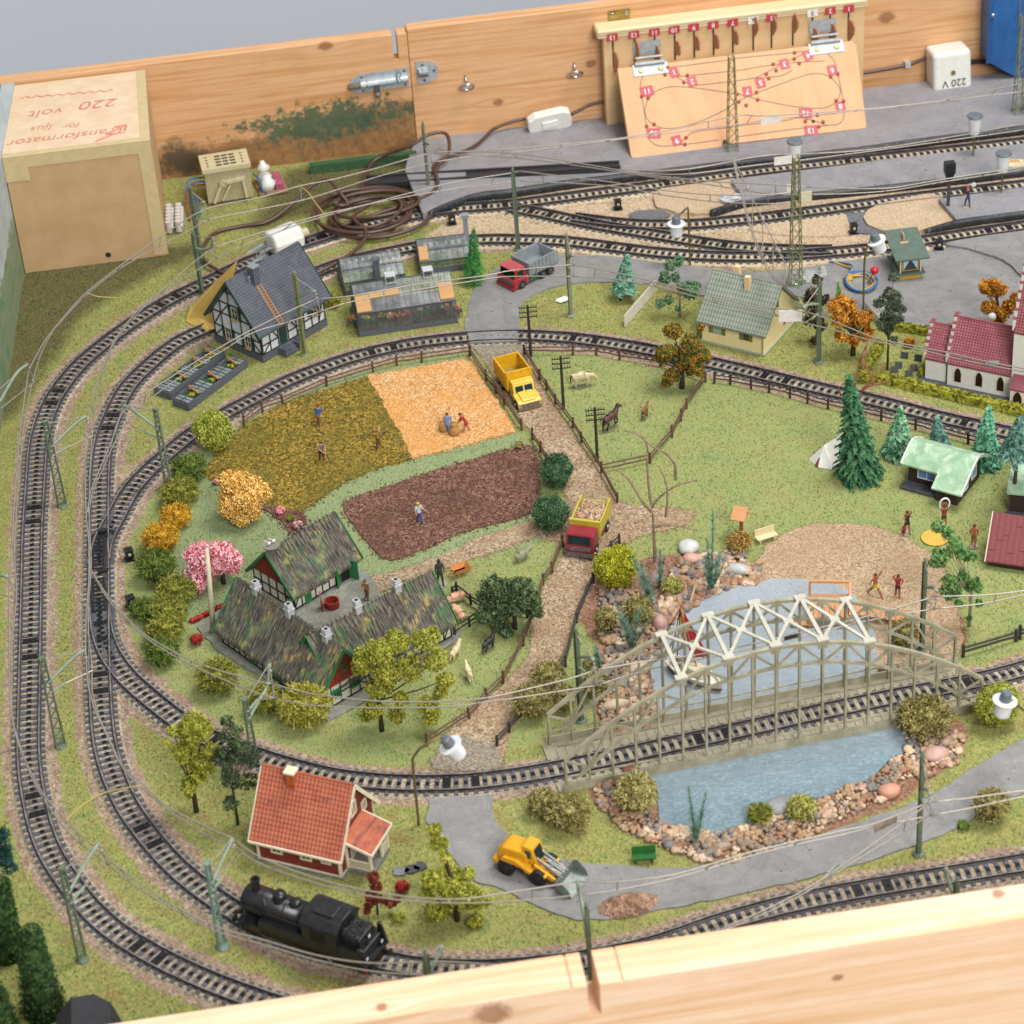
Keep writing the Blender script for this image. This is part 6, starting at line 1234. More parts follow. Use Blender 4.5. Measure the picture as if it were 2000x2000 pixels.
for y in(-1.55,1.55-t_):m. yprism([(3.9,.35),(5.4,.1),(5.2,.8),(4.4,1.55),(3.9,1.3)],y,y+t_)
m. yprism([(3.9,.35),(5.45,.08),(5.45,.16),(3.97,.43)],-1.55,1.55);m. yprism([(3.9,.35),(3.98,.35),(3.98,1.3),(3.9,1.3)],-1.55,1.55);m. build('bucket',M('bucket_steel','#9ca49e','#828a84',1.5,.35,.6),h)
for x in(-1.0,2.1):
 for y,s_ in((-1.15,-1),(1.15,1)):wheel(h,x,y,.78,.5,mTY,s_)
pa,pb=G(497,1717,4.7),G(621,1764,4.6);d_=(pb-pa);ang=math. atan2(d_. y,d_. x);ux,uy=math. cos(ang),math. sin(ang)
h=frame('steam_locomotive','black tank steam locomotive on the second track by the cottage','locomotive',(pa. x-ux*.9,pa. y-uy*.9),math. degrees(ang));mLC=NT('loco_black');_n=mLC. noise(2.5,4,.6);mLC. bump(mLC. noise(6,3),.15,.02);mLC=mLC. done(mLC. ramp(_n,[(.35,'#1a1a1c'),(.7,'#2a2a2d')]),.33,0,.5);LL=10.6
m=MB();m. smooth=True;m. lathe([(0,-.1),(.6,-.1),(1.02,.0),(1.05,.2),(1.02,.35),(1.02,5.4),(0,5.4)],28,(.1,0,2.75),(1,0,0));bl=m. build('boiler',mLC,h)
m=MB();m. lathe([(.34,3.5),(.28,3.7),(.28,4.55),(.36,4.6),(.36,4.75),(.22,4.75),(.22,4.4),(0,4.4)],18,(.95,0,0));m. build('chimney',mLC,bl)
m=MB();m. smooth=True;m. lathe([(.62,3.5),(.5,3.75),(.48,4.1),(.38,4.28),(0,4.35)],18,(2.9,0,0));m. build('steam_dome',mLC,bl);m=MB();m. smooth=True;m. lathe([(.5,3.55),(.42,3.8),(.42,4.0),(.3,4.1),(0,4.12)],18,(4.2,0,0));m. lathe([(.14,4.1),(.1,4.18),(0,4.18)],8,(4.2,0,0));m. build('sand_dome',mLC,bl)
m=MB();
for x in(1.6,3.5,5.0):m. lathe([(1.05,0),(1.06,.02),(1.06,.1),(1.05,.12)],28,(x,0,2.75),(1,0,0))
m. tube([(.2,-1.1,3.0),(5.5,-1.1,3.0)],.05,6);m. tube([(.2,1.1,3.0),(5.5,1.1,3.0)],.05,6);m. box(5.0,-.3,3.6,5.4,.3,3.9);m. tube([(1.9,-.6,3.7),(2.3,-.9,3.5)],.12,6);m. build('boiler_bands',mLC,bl)
m=MB();m. box(.0,-1.45,1.55,LL,1.45,1.72);m. box(-.1,-1.3,.9,.2,1.3,1.55);m. box(.2,-1.0,.6,LL-.2,1.0,1.55);m. build('frame',mLC,h)
m=MB();m. box(1.8,-1.45,1.72,5.6,-.75,2.35);m. box(1.8,.75,1.72,5.6,1.45,2.35);m. box(2.6,-1.3,2.35,4.8,-.9,2.42);bev(m. build('side_tank',mLC,h),.05)
m=MB();m. box(5.5,-1.45,1.72,8.3,1.45,3.75);m. xprism([(-1.45,3.75),(1.45,3.75),(1.0,4.2),(.5,4.36),(-.5,4.36),(-1.0,4.2)],5.5,8.3);cb_=m. build('cab',mLC,h)
m=MB();m. xprism([(-1.58,3.68),(1.58,3.68),(1.5,3.85),(1.05,4.3),(.5,4.46),(-.5,4.46),(-1.05,4.3),(-1.5,3.85)],5.4,8.45);bev(m. build('cab_roof',mLC,cb_),.04);m=MB();m. box(6.0,-.75,4.46,7.7,.75,4.56);bev(m. build('roof_hatch',mLC,cb_),.03)
m=MB();m. box(6.2,-1.47,2.5,7.4,-1.44,3.4);m. box(5.48,-1.2,3.0,5.5,-.6,3.5);m. build('cab_window',mSLOT,cb_)
m=MB();m. box(8.3,-1.45,1.72,10.2,1.45,2.6);m. box(8.3,-.95,2.6,9.9,.95,3.5);m. yprism([(9.9,2.6),(10.5,2.6),(10.3,3.1),(9.9,3.1)],-1.45,-1.2);m. yprism([(9.9,1.6),(10.6,1.6),(10.2,3.3),(9.9,3.3)],1.2,1.45);bunker=bev(m. build('coal_bunker',mLC,h),.05)
m=MB();g=np. random. RandomState(2);m. chips([(8.45+1.3*g. rand(),-.8+1.6*g. rand(),3.5+.1*g. rand())for _ in range(260)],.13,.8,g);m. build('coal',M('coal','#1c1c1e','#323236',8,.5),bunker)
m=MB();m. box(10.2,-1.35,.9,10.4,1.35,1.5);m. build('buffer_beam',M('beam_red','#8c2a26','#9a322c',3,.5),h)
for x0,s_ in((-.1,-1),(10.4,1)):
 for y in(-.95,.95):
  m=MB();m. tube([(x0,y,1.2),(x0+s_*.5,y,1.2)],.11,8);m. lathe([(.3,0),(.3,.06),(0,.1)],12,(x0+s_*.5,y,1.2),(s_,0,0));m. build('buffer',mLC,h)
 m=MB();m. tube([(x0,0,1.0),(x0+s_*.5,0,.9),(x0+s_*.8,0,1.05)],.09,6);m. build('coupling_hook',mCHS,h)
for c3 in((10.25,.95,2.0),(10.25,-.95,2.0),(9.95,.0,3.2),(-.1,.85,1.95),(-.1,-.85,1.95)):
 s_=1 if c3[0]>5 else-1;m=MB();m. lathe([(.2,-.1),(.2,.12),(.14,.14),(0,.14)],12,c3,(s_,0,0));o=m. build('headlight',mLC,h);m=MB();m. lathe([(.15,.141),(.1,.17),(0,.18)],12,c3,(s_,0,0));m. build('lens',M('lamp_lens','#d8e4e0',rough=.15),o)
for x,r in((2.0,.42),(3.6,.72),(5.2,.72),(6.8,.72),(8.6,.42)):
 for y in(-.85,.85):
  m=MB();m. lathe([(r+.07,-.06),(r+.07,.0),(r,.02),(r,.1),(r*.8,.1),(r*.78,.05),(.15,.05),(.12,.14),(0,.14)],20,(x,y,.43+r),(0,-1 if y<0 else 1,0));m. build('wheel',mCHS,h)
for y in(-1.12,1.12):m=MB();m. beam((3.6,y,.95),(6.8,y,.95),.06,.14);m. beam((1.2,y*1.05,1.25),(5.2,y,.95),.06,.12);m. box(.8,y-.25,1.0,1.9,y+.25,1.6);m. build('connecting_rod',M('dark_brass','#5c5038','#3c3830',4,.4,.5),h)
p=G(1358,1325,.1);bt=thing('sailing_boat','white sailing boat with red sails moored under the bridge','boat',(p. x,p. y,.1),R(-52));mHW=M('hull_white','#e2dfd2','#d6d2c4',2,.4)
hull=[(-2.6,.55),(-2.6,-.55),(-1.5,-.95),(.3,-1.0),(1.8,-.6),(2.8,0),(1.8,.6),(.3,1.0),(-1.5,.95)]
m=MB();n_=len(hull);m. add([(x*.88,y*.7,0)for x,y in hull]+[(x,y,.75)for x,y in hull]+[(x*.93,y*.85,.78)for x,y in hull]+[(x*.9,y*.8,.5)for x,y in hull],[tuple(range(n_-1,-1,-1))]+[(k*n_+i,k*n_+(i+1)%n_,(k+1)*n_+(i+1)%n_,(k+1)*n_+i)for k in range(3)for i in range(n_)]+[tuple(3*n_+i for i in range(n_))]);m. build('hull',mHW,bt)
m=MB();m. add([(x*1.0,y*1.0,.0)for x,y in[(a*.9,b*.72)for a,b in hull]]+[(x*.97,y*.95,.28)for x,y in hull],[(i,(i+1)%n_,n_+(i+1)%n_,n_+i)for i in range(n_)]);m. build('waterline_stripe',M('keel_rust','#8c4a34'),bt)
m=MB();m. yprism([(-1.2,.6),(1.0,.6),(.7,1.25),(-1.0,1.3)],-.55,.55);bev(m. build('cabin',M('cabin_cream','#d9d0b4','#cdc3a4',2,.5),bt),.12);m=MB();m. box(-2.3,-.5,.55,-1.4,.5,.62);m. build('cockpit',M('cockpit_brown','#6a5a48'),bt)
P_=lambda x,y,z=0:(G(x,y,z)-Vector((p. x,p. y,.1)))
rz=Matrix. Rotation(R(52),3,'Z');Q=lambda x,y,z=0:rz@P_(x,y,z)
top_=Q(1329,1188,6.0);m=MB();m. tube([(0.3,0,.8),top_],.06,6);m. build('mast',M('mast_orange','#c8763a'),bt)
for a,nm in((Q(1302,1232,3.0),'a'),(Q(1312,1272,1.5),'b'),(Q(1322,1290,.8),'c')):m=MB();m. tube([top_,a],.045,5);m. build('stay',mCHS,bt)
def sail(pts,mat):m=MB();q=[Vector(x)for x in pts];n0=len(q);m. add([tuple(x)for x in q]+[tuple(x+Vector((.03,.05,0)))for x in q],[tuple(range(n0)),tuple(range(2*n0-1,n0-1,-1))]+[(i,(i+1)%n0,n0+(i+1)%n0,n0+i)for i in range(n0)]);return m. build('sail',mat,bt)
mSR=M('sail_red','#c02c34','#ae242c',2,.5);sail([Q(1335,1196,5.6),Q(1344,1212,5.0),Q(1362,1245,3.6),Q(1384,1282,1.6),Q(1346,1272,2.6),Q(1338,1230,4.2)],mSR);sail([Q(1346,1256,3.0),Q(1368,1266,2.6),Q(1386,1282,1.5),Q(1358,1284,1.4)],mSR);sail([Q(1327,1190,5.8),Q(1332,1200,5.4),Q(1337,1246,3.4),Q(1330,1246,3.4)],M('sail_orange','#d8803c','#c8b03c',3,.5))
p=G(1628,1205);dv=thing('diving_platform','orange wooden diving platform with plank ramp at the beach edge','platform',(p. x,p. y,0),R(-14));mOW=M('orange_planks','#d49a68','#c48a58',3,.6,stretch=(1,5,1),bump=.3)
m=MB();
for k in range(8):m. box(-2.0+k*.42,-1.5,1.0,-2.0+k*.42+.38,1.6,1.12)
m. build('deck',mOW,dv);m=MB()
for x in(-1.9,1.2):
 for y in(-1.4,1.5):m. box(x-.1,y-.1,-.3,x+.1,y+.1,1.0)
m. build('leg',mOW,dv);m=MB();m. beam((-1.9,1.5,2.4),(1.3,1.5,2.4),.2);m. beam((-1.9,1.5,1.1),(-1.9,1.5,2.4),.2);m. beam((1.3,1.5,1.1),(1.3,1.5,2.4),.2);m. beam((1.3,-1.4,1.2),(1.3,1.5,2.4),.2);m. build('rail',mOW,dv)
m=MB();
for k in range(11):m. box(1.3+k*.4,-.9,.95-k*.075,1.3+k*.4+.36,.6,1.03-k*.075)
m. build('ramp',mOW,dv);m=MB();m. box(-3.4,-1.6,.3,-1.6,-.6,.4);m. build('springboard',mOW,dv)
# vegetation
def fol(name,c1,c2,c3=None,sat=1):
 if name in MATS:return MATS[name]
 t=NT(name);v=t. n('SeparateColor');t. l(t. voro(3.3),v. inputs[0]);f=t. math('ADD',t. math('MULTIPLY',v. outputs[0],.65),t. math('MULTIPLY',t. noise(1.3,4,.75),.5))
 K=1.12;c=t. ramp(f,[(.3,col(c1,K)),(.55,col(c2,K)),(.85,col(c3 or c2,K))]);t. b. inputs['Transmission Weight']. default_value=0
 MATS[name]=t. done(c,.85,0,.12);return MATS[name]
mTRUNK=M('bark','#4a3d30','#3a3027',3,.8,bump=.5)
def loc(px,py,h=0):p=G(px,py,h);return p
def crownpt(px,py,base):
 """point of the vertical plane through the base (facing the camera) seen at this pixel -> local offset"""
 d=CAM_W*F_PX+CAM_R*(px-1000)-CAM_U*(py-1000);n=np. array([CAM_W[0],CAM_W[1],0]);b=np. array([base. x,base. y,0])
 t=((b-CAM_C)@n)/(d@n);P=CAM_C+d*t;return Vector((P[0]-base. x,P[1]-base. y,P[2]))
def lobes_tree(label,base,lobes,mat,leaf=.13,dens=260,SC=1.3,name='broadleaf_tree',cat='tree',trunk=mTRUNK,tr=.16,group=None,depth=True,core=False):
 """lobes: (px, py, radius cm)"""
 b=loc(*base);t_=thing(name,label,cat,(b. x,b. y,0),0,group);g=np. random. RandomState(int(base[0])+int(base[1]));m=MB();cs=[]
 for k,l_ in enumerate(lobes):
  c=crownpt(l_[0],l_[1],b);r=l_[2]*SC;dy=g. uniform(-.8,.8)*(1.0 if depth else 0);c=c+Vector((dy*.1,dy,dy*.64));c. z=max(c. z,r*.75)
  cs. append((c,r));sq=l_[3]if len(l_)>3 else.9
  n=int(dens*(r**1.7)*2.6)+20;leaf=min(leaf,.105)
  m. leaves(c,(r,r,r*sq),n,leaf,.35,rs=g)
  for _ in range(int(4+r*4)):
   a=g. normal(size=3);a/=np. linalg. norm(a);m. leaves(c+Vector(a*r*.85),r*.38,int(n*.09)+6,leaf,.2,rs=g)
 m. build('crown',mat,t_)
 top=max(cs,key=lambda q:q[0]. z)[0];m=MB();m. smooth=True;m. tube([(0,0,-.1),(.03,.02,top. z*.4),(top. x*.6,top. y*.6,top. z*.85)],[tr*1.3,tr,tr*.4],7);m. build('trunk',trunk,t_)
 m=MB()
 for c,r in cs[:9]:m. tube([(0,0,top. z*.35),c*.6+Vector((0,0,top. z*.12)),c],[tr*.5,tr*.35,tr*.15],5)
 m. build('limbs',trunk,t_);return t_
def bush(label,px,py,rx,rz,mat,kind='leaf',ry=None,name='bush',cat='bush',group=None,seed=None,leaf=.13,two=None):
 """px, py = centre of the bush in the picture"""
 lo=G(px,py+rz*19.0*.8);b=Vector((lo. x,lo. y,0));ry=ry or rx*.85;b. y+=ry*.5;t_=thing(name,label,cat,(b. x,b. y,0),0,group);g=np. random. RandomState(seed or int(px*3+py));m=MB()
 if kind=='leaf':
  leaf*=.68;n=int(1900*rx*rz**.8);m. leaves((0,0,rz),(rx,ry,rz),n,leaf,.5,rs=g)
  for _ in range(26):a=g. normal(size=3);a/=np. linalg. norm(a);a[2]=abs(a[2])*.9 if g. rand()>.25 else a[2];m. leaves((a[0]*rx*.86,a[1]*ry*.86,rz+a[2]*rz*.86),.34*min(rx,rz),int(n*.035)+8,leaf,.2,rs=g)
  m. build('foliage',mat,t_);m=MB();m. smooth=True;m. ball((0,0,rz*.95),(rx*.72,ry*.72,rz*.74),14,9,.3,2);m. build('inner_foliage',mat,t_)
 else:
  n=int(520*rx*rz);segs=4
  for _ in range(n):
   d=g. normal(size=3);d/=np. linalg. norm(d);d[2]=abs(d[2])if g. rand()>.2 else d[2];r0=.45+.3*g. rand();p=np. array([d[0]*rx*r0,d[1]*ry*r0,rz*.85+d[2]*rz*r0]);q=d. copy();pts=[p]
   for s_ in range(segs):q=q+g. normal(size=3)*.75;q/=np. linalg. norm(q);p=p+q*.17*(rx+rz)/2*.8;pts. append(p)
   w=.035;side=np. cross(q,g. normal(size=3));side/=np. linalg. norm(side)+1e-9;vs=[]
   for p_ in pts:p_=[p_[0],p_[1],max(p_[2],.03)];vs+=[tuple(np. array(p_)-side*w),tuple(np. array(p_)+side*w)]
   m. add(vs,[(2*i,2*i+1,2*i+3,2*i+2)for i in range(segs)])
  m. build('lichen',mat,t_);m=MB();m. smooth=True;m. ball((0,0,rz*.8),(rx*.72,ry*.72,rz*.7),16,10,.5,3);m. build('inner_lichen',mat,t_)
 return t_
fO=fol('olive_moss','#4a5020','#757a30','#98963f');fDG=fol('dark_moss','#38451f','#56682c','#728238');fOR=fol('orange_moss','#7c5a14','#b58a24','#c99c34');fLG=fol('lime_foliage','#636c24','#8c9436','#a8ac4c');fBR=fol('brown_lichen','#55502a','#857c48','#a59a60')
fYT=fol('golden_blossom','#a8772c','#dba850','#efcc80');fPK=fol('pink_blossom','#b24a58','#dd8c96','#efc4c6');fOL=fol('olive_foam','#6a6e22','#8d8f32','#a7a646');fDK=fol('dark_foam','#303f28','#4a5c3a','#657550');fHD=fol('hedge_green','#27402a','#3d5a3c','#56744e')
fAU=fol('autumn_foam','#7a4a14','#b57420','#cc9034');fGB=fol('green_brown','#3e4a24','#5f5f28','#9a6a22');fRB=fol('rust_leaves','#4a201a','#6e3024','#8a4030');fBK=fol('blackish_leaves','#2c3628','#48543e','#5c5f4c');fBI=fol('birch_green','#3a5a30','#568044','#789c5c');fRED=fol('red_plants','#6a1c1c','#9c3028','#b04434')
LG='moss bushes along the inner curve'
bush('round lime green bush, tallest of the row inside the curve',424,856,1.75,2.0,fLG,leaf=.15,group=LG)
for a in(('dark green moss bush just below the round lime bush',374,925,1.5,1.15,fDG),('olive moss bush above the upper orange bush',356,972,1.5,1.2,fO),('upper of the two orange moss bushes',347,1019,1.25,1.1,fOR),('lower of the two orange moss bushes',318,1062,1.4,1.25,fOR),('dark green moss bush below the orange pair',310,1118,1.45,1.45,fDG),('large olive moss bush beside the upper end of the white post',349,1168,1.5,1.3,fO),('small dark green bush reaching toward the lower lantern',281,1198,1.05,.9,fDG),('olive moss bush left of the red flower strip',334,1208,1.4,1.3,fO),('olive moss bush with a white speck above the lowest green bush',328,1243,1.4,1.2,fO),('lowest dark green bush of the row inside the curve',321,1286,1.25,1.25,fDG)):bush(a[0],a[1],a[2],a[3]*1.22,a[4]*1.05,a[5],kind='lichen',group=LG)
bush('wide olive moss bush left of the foreground mast',430,1338,1.75,1.5,fO,kind='lichen',group=LG);bush('olive moss bush right behind the foreground mast',522,1378,1.5,1.3,fO,kind='lichen',group=LG);bush('curly yellow-olive lichen bush in front of the farmhouse gable',601,1398,2.1,1.8,fol('yellow_lichen','#6c6a1e','#97943a','#b0a94e'),kind='lichen',group=LG)
lobes_tree('round golden-yellow blossoming tree beside the stubble field',(480,1014),[(473,962,1.65,.95),(470,975,1.4)],fYT,.12,420)
lobes_tree('two-lobed pink blossoming tree behind the white post',(437,1139),[(385,1075,.85),(378,1110,.95),(428,1070,.85),(440,1100,1.0),(410,1095,.9),(400,1132,.7),(450,1120,.6),(420,1058,.4)],fPK,.12,420)
LT='foam trees'
lobes_tree('big olive foam tree in front of the thatched wing',(746,1427),[(740,1262,.8),(778,1268,.75),(835,1248,.8),(712,1290,.75),(755,1300,.9),(800,1305,.85),(852,1292,.75),(870,1325,.55),(705,1318,.5),(740,1342,.8),(783,1345,.5),(838,1368,.7),(860,1350,.5),(730,1392,.65),(775,1385,.55),(838,1392,.5),(712,1415,.35)],fOL,.13,330,group=LT)
lobes_tree('dark green foam tree between the pigs and the gravel path',(1006,1228),[(958,1145,.6),(985,1160,.7),(1015,1135,.65),(1035,1150,.55),(1000,1185,.9),(960,1185,.7),(1030,1185,.7),(945,1200,.5),(975,1212,.5),(1045,1180,.5),(990,1222,.35),(975,1180,.8),(1010,1160,.8)],fDK,.13,330,1.55,group=LT)
bush('upper of the two dark green ball trees beside the ploughed field',1090,934,1.4,1.75,fHD,ry=1.3,name='ball_tree',cat='tree',leaf=.11);bush('lower of the two dark green ball trees, next to the crimson truck',1080,1017,1.6,1.6,fHD,ry=1.4,name='ball_tree',cat='tree',leaf=.11)
bush('rounded golden-green conifer bush below the crimson truck',1207,1124,1.75,1.9,fol('golden_green','#6a6c14','#989422','#aeb034'),ry=1.5,leaf=.13)
BL='lichen bushes round the pond'
for a in(('narrow brown-olive bush left of the blue-green feather plants',1187,1221,.95,1.4,fBR),('grey-green bush among the feather plants',1250,1204,1.2,1.5,fBR),('small yellow-green tuft on the pebble heap',1316,1153,1.0,.8,fol('tuft_green','#6f6e30','#9a9a4c','#aeae60')),('rounded brown lichen bush at the path bend, upper of the pair',1074,1335,1.5,1.25,fBR),('rounded brown lichen bush at the path bend, lower of the pair',1042,1385,1.6,1.5,fBR),('olive bush behind the bridge end post',1104,1372,.95,1.3,fBR),('olive bush just left of the cream boulder',1166,1350,1.15,1.2,fBR),('tiny olive tuft beside the bridge mast',1150,1300,.5,.5,fBR),('left lobe of the curly lichen on the lower lawn',1062,1580,1.25,1.1,fBR),('right and larger lobe of the curly lichen on the lower lawn',1117,1606,1.75,1.4,fBR),('tall curly tan lichen bush among stones at the pond corner',1246,1568,1.55,1.9,fol('tan_lichen','#6b6438','#9a9258','#b3aa70')),('wide curly tan lichen bush on the right bank below the bridge',1812,1421,2.3,1.5,fBR),('olive moss clump left of the grey boulder',1487,1600,1.05,.85,fO),('rounded olive bush right of the grey boulder',1569,1592,1.2,1.1,MATS['tuft_green']),('tan bush on the grass verge at the lower right',1940,1588,1.35,1.4,fBR),('small low tuft left of the verge bush',1884,1617,.6,.35,fDG),('golden-brown lichen bush at the foot of the bird table',1447,1068,1.15,1.0,fol('straw_lichen','#6e5526','#9c7c40','#b39250')),('dark olive bush behind the bridge by the far mast',1768,1250,1.2,1.4,fBR)):bush(*a,kind='lichen',group=BL)
bush('rounded lime bush beneath the white hooded lamp at the right edge',1952,1398,1.65,1.8,fLG,leaf=.13)
bush('yellow-green shrub behind the slate roofed house',652,590,.9,.8,fol('shrub_gold','#5a6420','#8a8a2c','#a89a34'),leaf=.1);bush('small red plant beside the porch cottage path',788,1738,.5,.5,fRED,leaf=.1);bush('tiny yellow-green tuft on the lawn below the cottage',782,1797,.5,.4,fLG,leaf=.08);bush('small bare-edged twig shrub at the top corner of the ploughed field',1016,872,.5,.45,fBR,kind='lichen')
for px,py,r,mt,lb in((424,943,.3,fPK,'tiny pink flower tuft at the field corner'),(371,1142,.3,fPK,'tiny pink flower tuft below the blossoming tree'),(549,1001,.42,fPK,'pink flower tuft on the soil bed'),(583,1030,.45,fol('pink_white','#8a5a5c','#c89a9a','#e2d4cc'),'pale pink flower tuft at the end of the soil bed'),(386,1254,.55,fRED,'red flower tuft left of the long farmhouse'),(1777,672,.55,fAU,'small orange shrub in the churchyard'),(568,1015,.35,fO,'olive weed on the soil bed')):bush(lb,px,py,r,r*.9,mt,leaf=.08,name='flower_tuft',cat='flowers',group='small flower tufts')
def strip(label,px,w,hgt,mat,name='hedge',cat='hedge',n=260,group=None):
 P=even(catmull([G(x,y)for x,y in px],.3),.3);o=P[0]. copy();t_=thing(name,label,cat,(o. x,o. y,0),0,group);m=MB();g=np. random. RandomState(int(px[0][0]))
 for q in P:m. leaves((q. x-o. x+g. normal()*.08,q. y-o. y+g. normal()*.08,hgt*.5),(w,w,hgt*(.5+.12*g. rand())),int(n*.3),.11,.5,rs=g)
 m. build('foliage',mat,t_);m=MB();m. sweep([q-o for q in P],[(-w*.75,0),(-w*.7,hgt*.8),(w*.7,hgt*.8),(w*.75,0)]);m. build('inner_foliage',mat,t_)
fHE=fol('churchyard_hedge','#4e5018','#7f7f28','#9a9838')
strip('long olive hedge running between the inner track and the churchyard',[(1680,742),(1723,745),(1804,764),(1897,786),(2000,810),(2080,830)],.62,.95,fHE);strip('short olive hedge on the left side of the churchyard',[(1690,728),(1708,700),(1722,676)],.55,.9,fHE);strip('olive hedge at the back of the churchyard by the asphalt',[(1722,643),(1762,644),(1816,652),(1860,645)],.5,.8,fHE);strip('olive hedge stub against the church corner',[(1802,736),(1806,722)],.45,.8,fHE)
strip('strip of dark red plants behind the white post',[(373,1217),(400,1203),(432,1186)],.28,.3,fRED,'flower_strip','flowers',120)
bx=None
mFE=fol('feather_green','#3a5e50','#587f6c','#7c9c88')
def feather(label,base,tips,w=.5):
 b=loc(*base);t_=thing('feather_plant',label,'water plant',(b. x,b. y,0),0,'feathery blue-green plants by the pond');g=np. random. RandomState(int(base[0]))
 for tx,ty in tips:
  tp=crownpt(tx,ty,b);m=MB();m. tube([(0,0,0),tp*.5+Vector((.1,0,.2)),tp],[.04,.03,.01],4);L=tp. length
  for k in range(int(130*L/3)):
   f=.12+.88*k/int(130*L/3);q=tp*f;a=g. uniform(0,6.28);ln=w*(1.1-f*.75)*(.6+.6*g. rand());d=Vector((math. cos(a)*.95,math. sin(a)*.7,.7)). normalized()*ln*1.9;s_=Vector((-math. sin(a),math. cos(a),0))*.022
   m. add([q-s_,q+s_,q+d+Vector((0,0,.02))],[(0,1,2)])
  m. build('frond',mFE,t_)
feather('pair of feather plants standing behind the golden-green bush',(1272,1185),[(1236,1085),(1252,1100),(1262,1130)],.6);feather('thin feather plant growing right of the golden-green bush',(1287,1150),[(1290,1072),(1298,1085)],.5);feather('low sprawling feather plant in front of the grey-green bush',(1232,1272),[(1205,1178),(1250,1190),(1222,1215),(1262,1220)],.6);feather('tallest feather plant on the pebbles by the pink boulder',(1388,1158),[(1393,1002),(1408,1078),(1376,1085),(1414,1100),(1380,1050)],.55);feather('feather plant in the foreground pond shallows',(1358,1650),[(1344,1535),(1380,1545),(1350,1575),(1372,1580)],.45);feather('small feather plant beside the bridge mast',(1172,1310),[(1158,1262),(1166,1270)],.4)
def conifer(label,base,top,r,mat,kind='brush',tr=.14,group=None,seed=1,clear=0.0,dens=1.0,name='conifer'):
 b=loc(*base);tp=crownpt(top[0],top[1],b);H=tp. z;t_=thing(name,label,'tree',(b. x,b. y,0),0,group);g=np. random. RandomState(seed);m=MB()
 lean=Vector((tp. x,tp. y,0));z0=max(clear,.25)
 if kind=='brush':
  n=int(2600*dens)
  for k in range(n):
   f=g. rand()**.8;z=H-(H-z0)*f;rr=r*(.1+.9*f)*(.75+.35*g. rand()+.12*math. sin(f*26));a=g. uniform(0,6.28);c=lean*(z/H);p0=c+Vector((math. cos(a)*rr*.45,math. sin(a)*rr*.45,z));d=Vector((math. cos(a)*rr*.62,math. sin(a)*rr*.62,-.12*rr+.05*g. normal()));s_=Vector((-math. sin(a),math. cos(a),g. normal()*.4))*.03
   m. add([p0-s_,p0+s_,p0+d],[(0,1,2)])
 else:
  tiers=int(11*dens)+3
  for k in range(tiers):
   f=(k+.6)/tiers;z=H-(H-z0)*f+.2;rr=r*(.12+.88*f);nb=7+int(9*f)
   for j in range(nb):
    a=2*math. pi*j/nb+k*.7+g. normal()*.12;L=rr*(.85+.3*g. rand());c=lean*(z/H);droop=-.38-.25*f;w=.17+.2*f
    for s_ in range(3):
     q0,q1=s_/3,(s_+1)/3;e0=c+Vector((math. cos(a)*L*q0,math. sin(a)*L*q0,z+droop*L*q0**1.5));e1=c+Vector((math. cos(a)*L*q1,math. sin(a)*L*q1,z+droop*L*q1**1.5));sd=Vector((-math. sin(a),math. cos(a),.0));w0=w*(1.0-.2*abs(q0-.5))*(1 if s_ else.35);w1=w*(1.05 if s_<2 else.15)
     up_=Vector((0,0,.07));m. add([e0-sd*w0-up_,e0+up_,e1+up_,e1-sd*w1-up_],[(0,1,2,3)]);m. add([e0+up_,e0+sd*w0-up_,e1+sd*w1-up_,e1+up_],[(0,1,2,3)])
     for _ in range(3):q=e0+(e1-e0)*g. rand();s2=sd*(w0*1.35*(1 if g. rand()>.5 else-1));m. add([q+Vector((0,0,.02)),q+s2*.5+Vector((0,0,.03)),q+s2+Vector((math. cos(a)*.12,math. sin(a)*.12,-.1))],[(0,1,2)])
 m. build('needles',mat,t_);m=MB();m. smooth=True;m. tube([(0,0,-.1),lean*.5+Vector((0,0,H*.5)),lean*.95+Vector((0,0,H*.95))],[tr,tr*.7,.03],7);m. build('trunk',mTRUNK,t_);return t_
CF='model conifers'
conifer('bright green brush pine between the greenhouse and the grey truck',(925,552),(925,443),1.45,fol('pine_bright','#1c5a30','#2f7c3c','#5a9c44'),seed=2,group=CF)
conifer('blue-green fir with bare trunk on the lawn right of the asphalt curve',(1212,586),(1225,498),1.3,fol('blue_fir','#3c6252','#5a8670','#78a088'),'tier',seed=3,clear=1.5,group=CF)
conifer('tall dark spruce in front of the tent, biggest conifer',(1684,930),(1658,732),2.5,fol('spruce_dark','#23442f','#36603f','#527a54'),'tier',seed=4,dens=1.7,group=CF)
conifer('pale green fir behind the green roofed cabin, next to the spruce',(1752,888),(1759,797),1.75,fol('pale_fir','#3e6a50','#5f9270','#8cb68c'),'tier',seed=5,group=CF)
conifer('small grey-green layered fir by the track fence',(1838,878),(1830,813),1.2,fol('grey_fir','#35564c','#4e7468','#6a8c7c'),'tier',seed=6,dens=.7,group=CF)
conifer('turquoise-green fir right of the green roofed cabin',(1922,908),(1932,794),1.6,fol('teal_fir','#3a7658','#569c78','#84bc98'),'tier',seed=7,group=CF)
conifer('tall grey fir on a long bare trunk at the right edge',(1978,992),(1993,815),1.75,MATS['grey_fir'],'tier',seed=8,clear=6.0,group=CF,tr=.2)
conifer('small blue fir at the right edge beside the long bare trunk',(2002,935),(2002,885),.9,MATS['blue_fir'],'tier',seed=9,dens=.6,group=CF)
conifer('small upright yellow-green conifer at the asphalt edge',(1641,606),(1637,549),.7,fol('upright_green','#3c6a24','#5c8c34','#8aa848'),'brush',seed=10,dens=.5,group=CF)
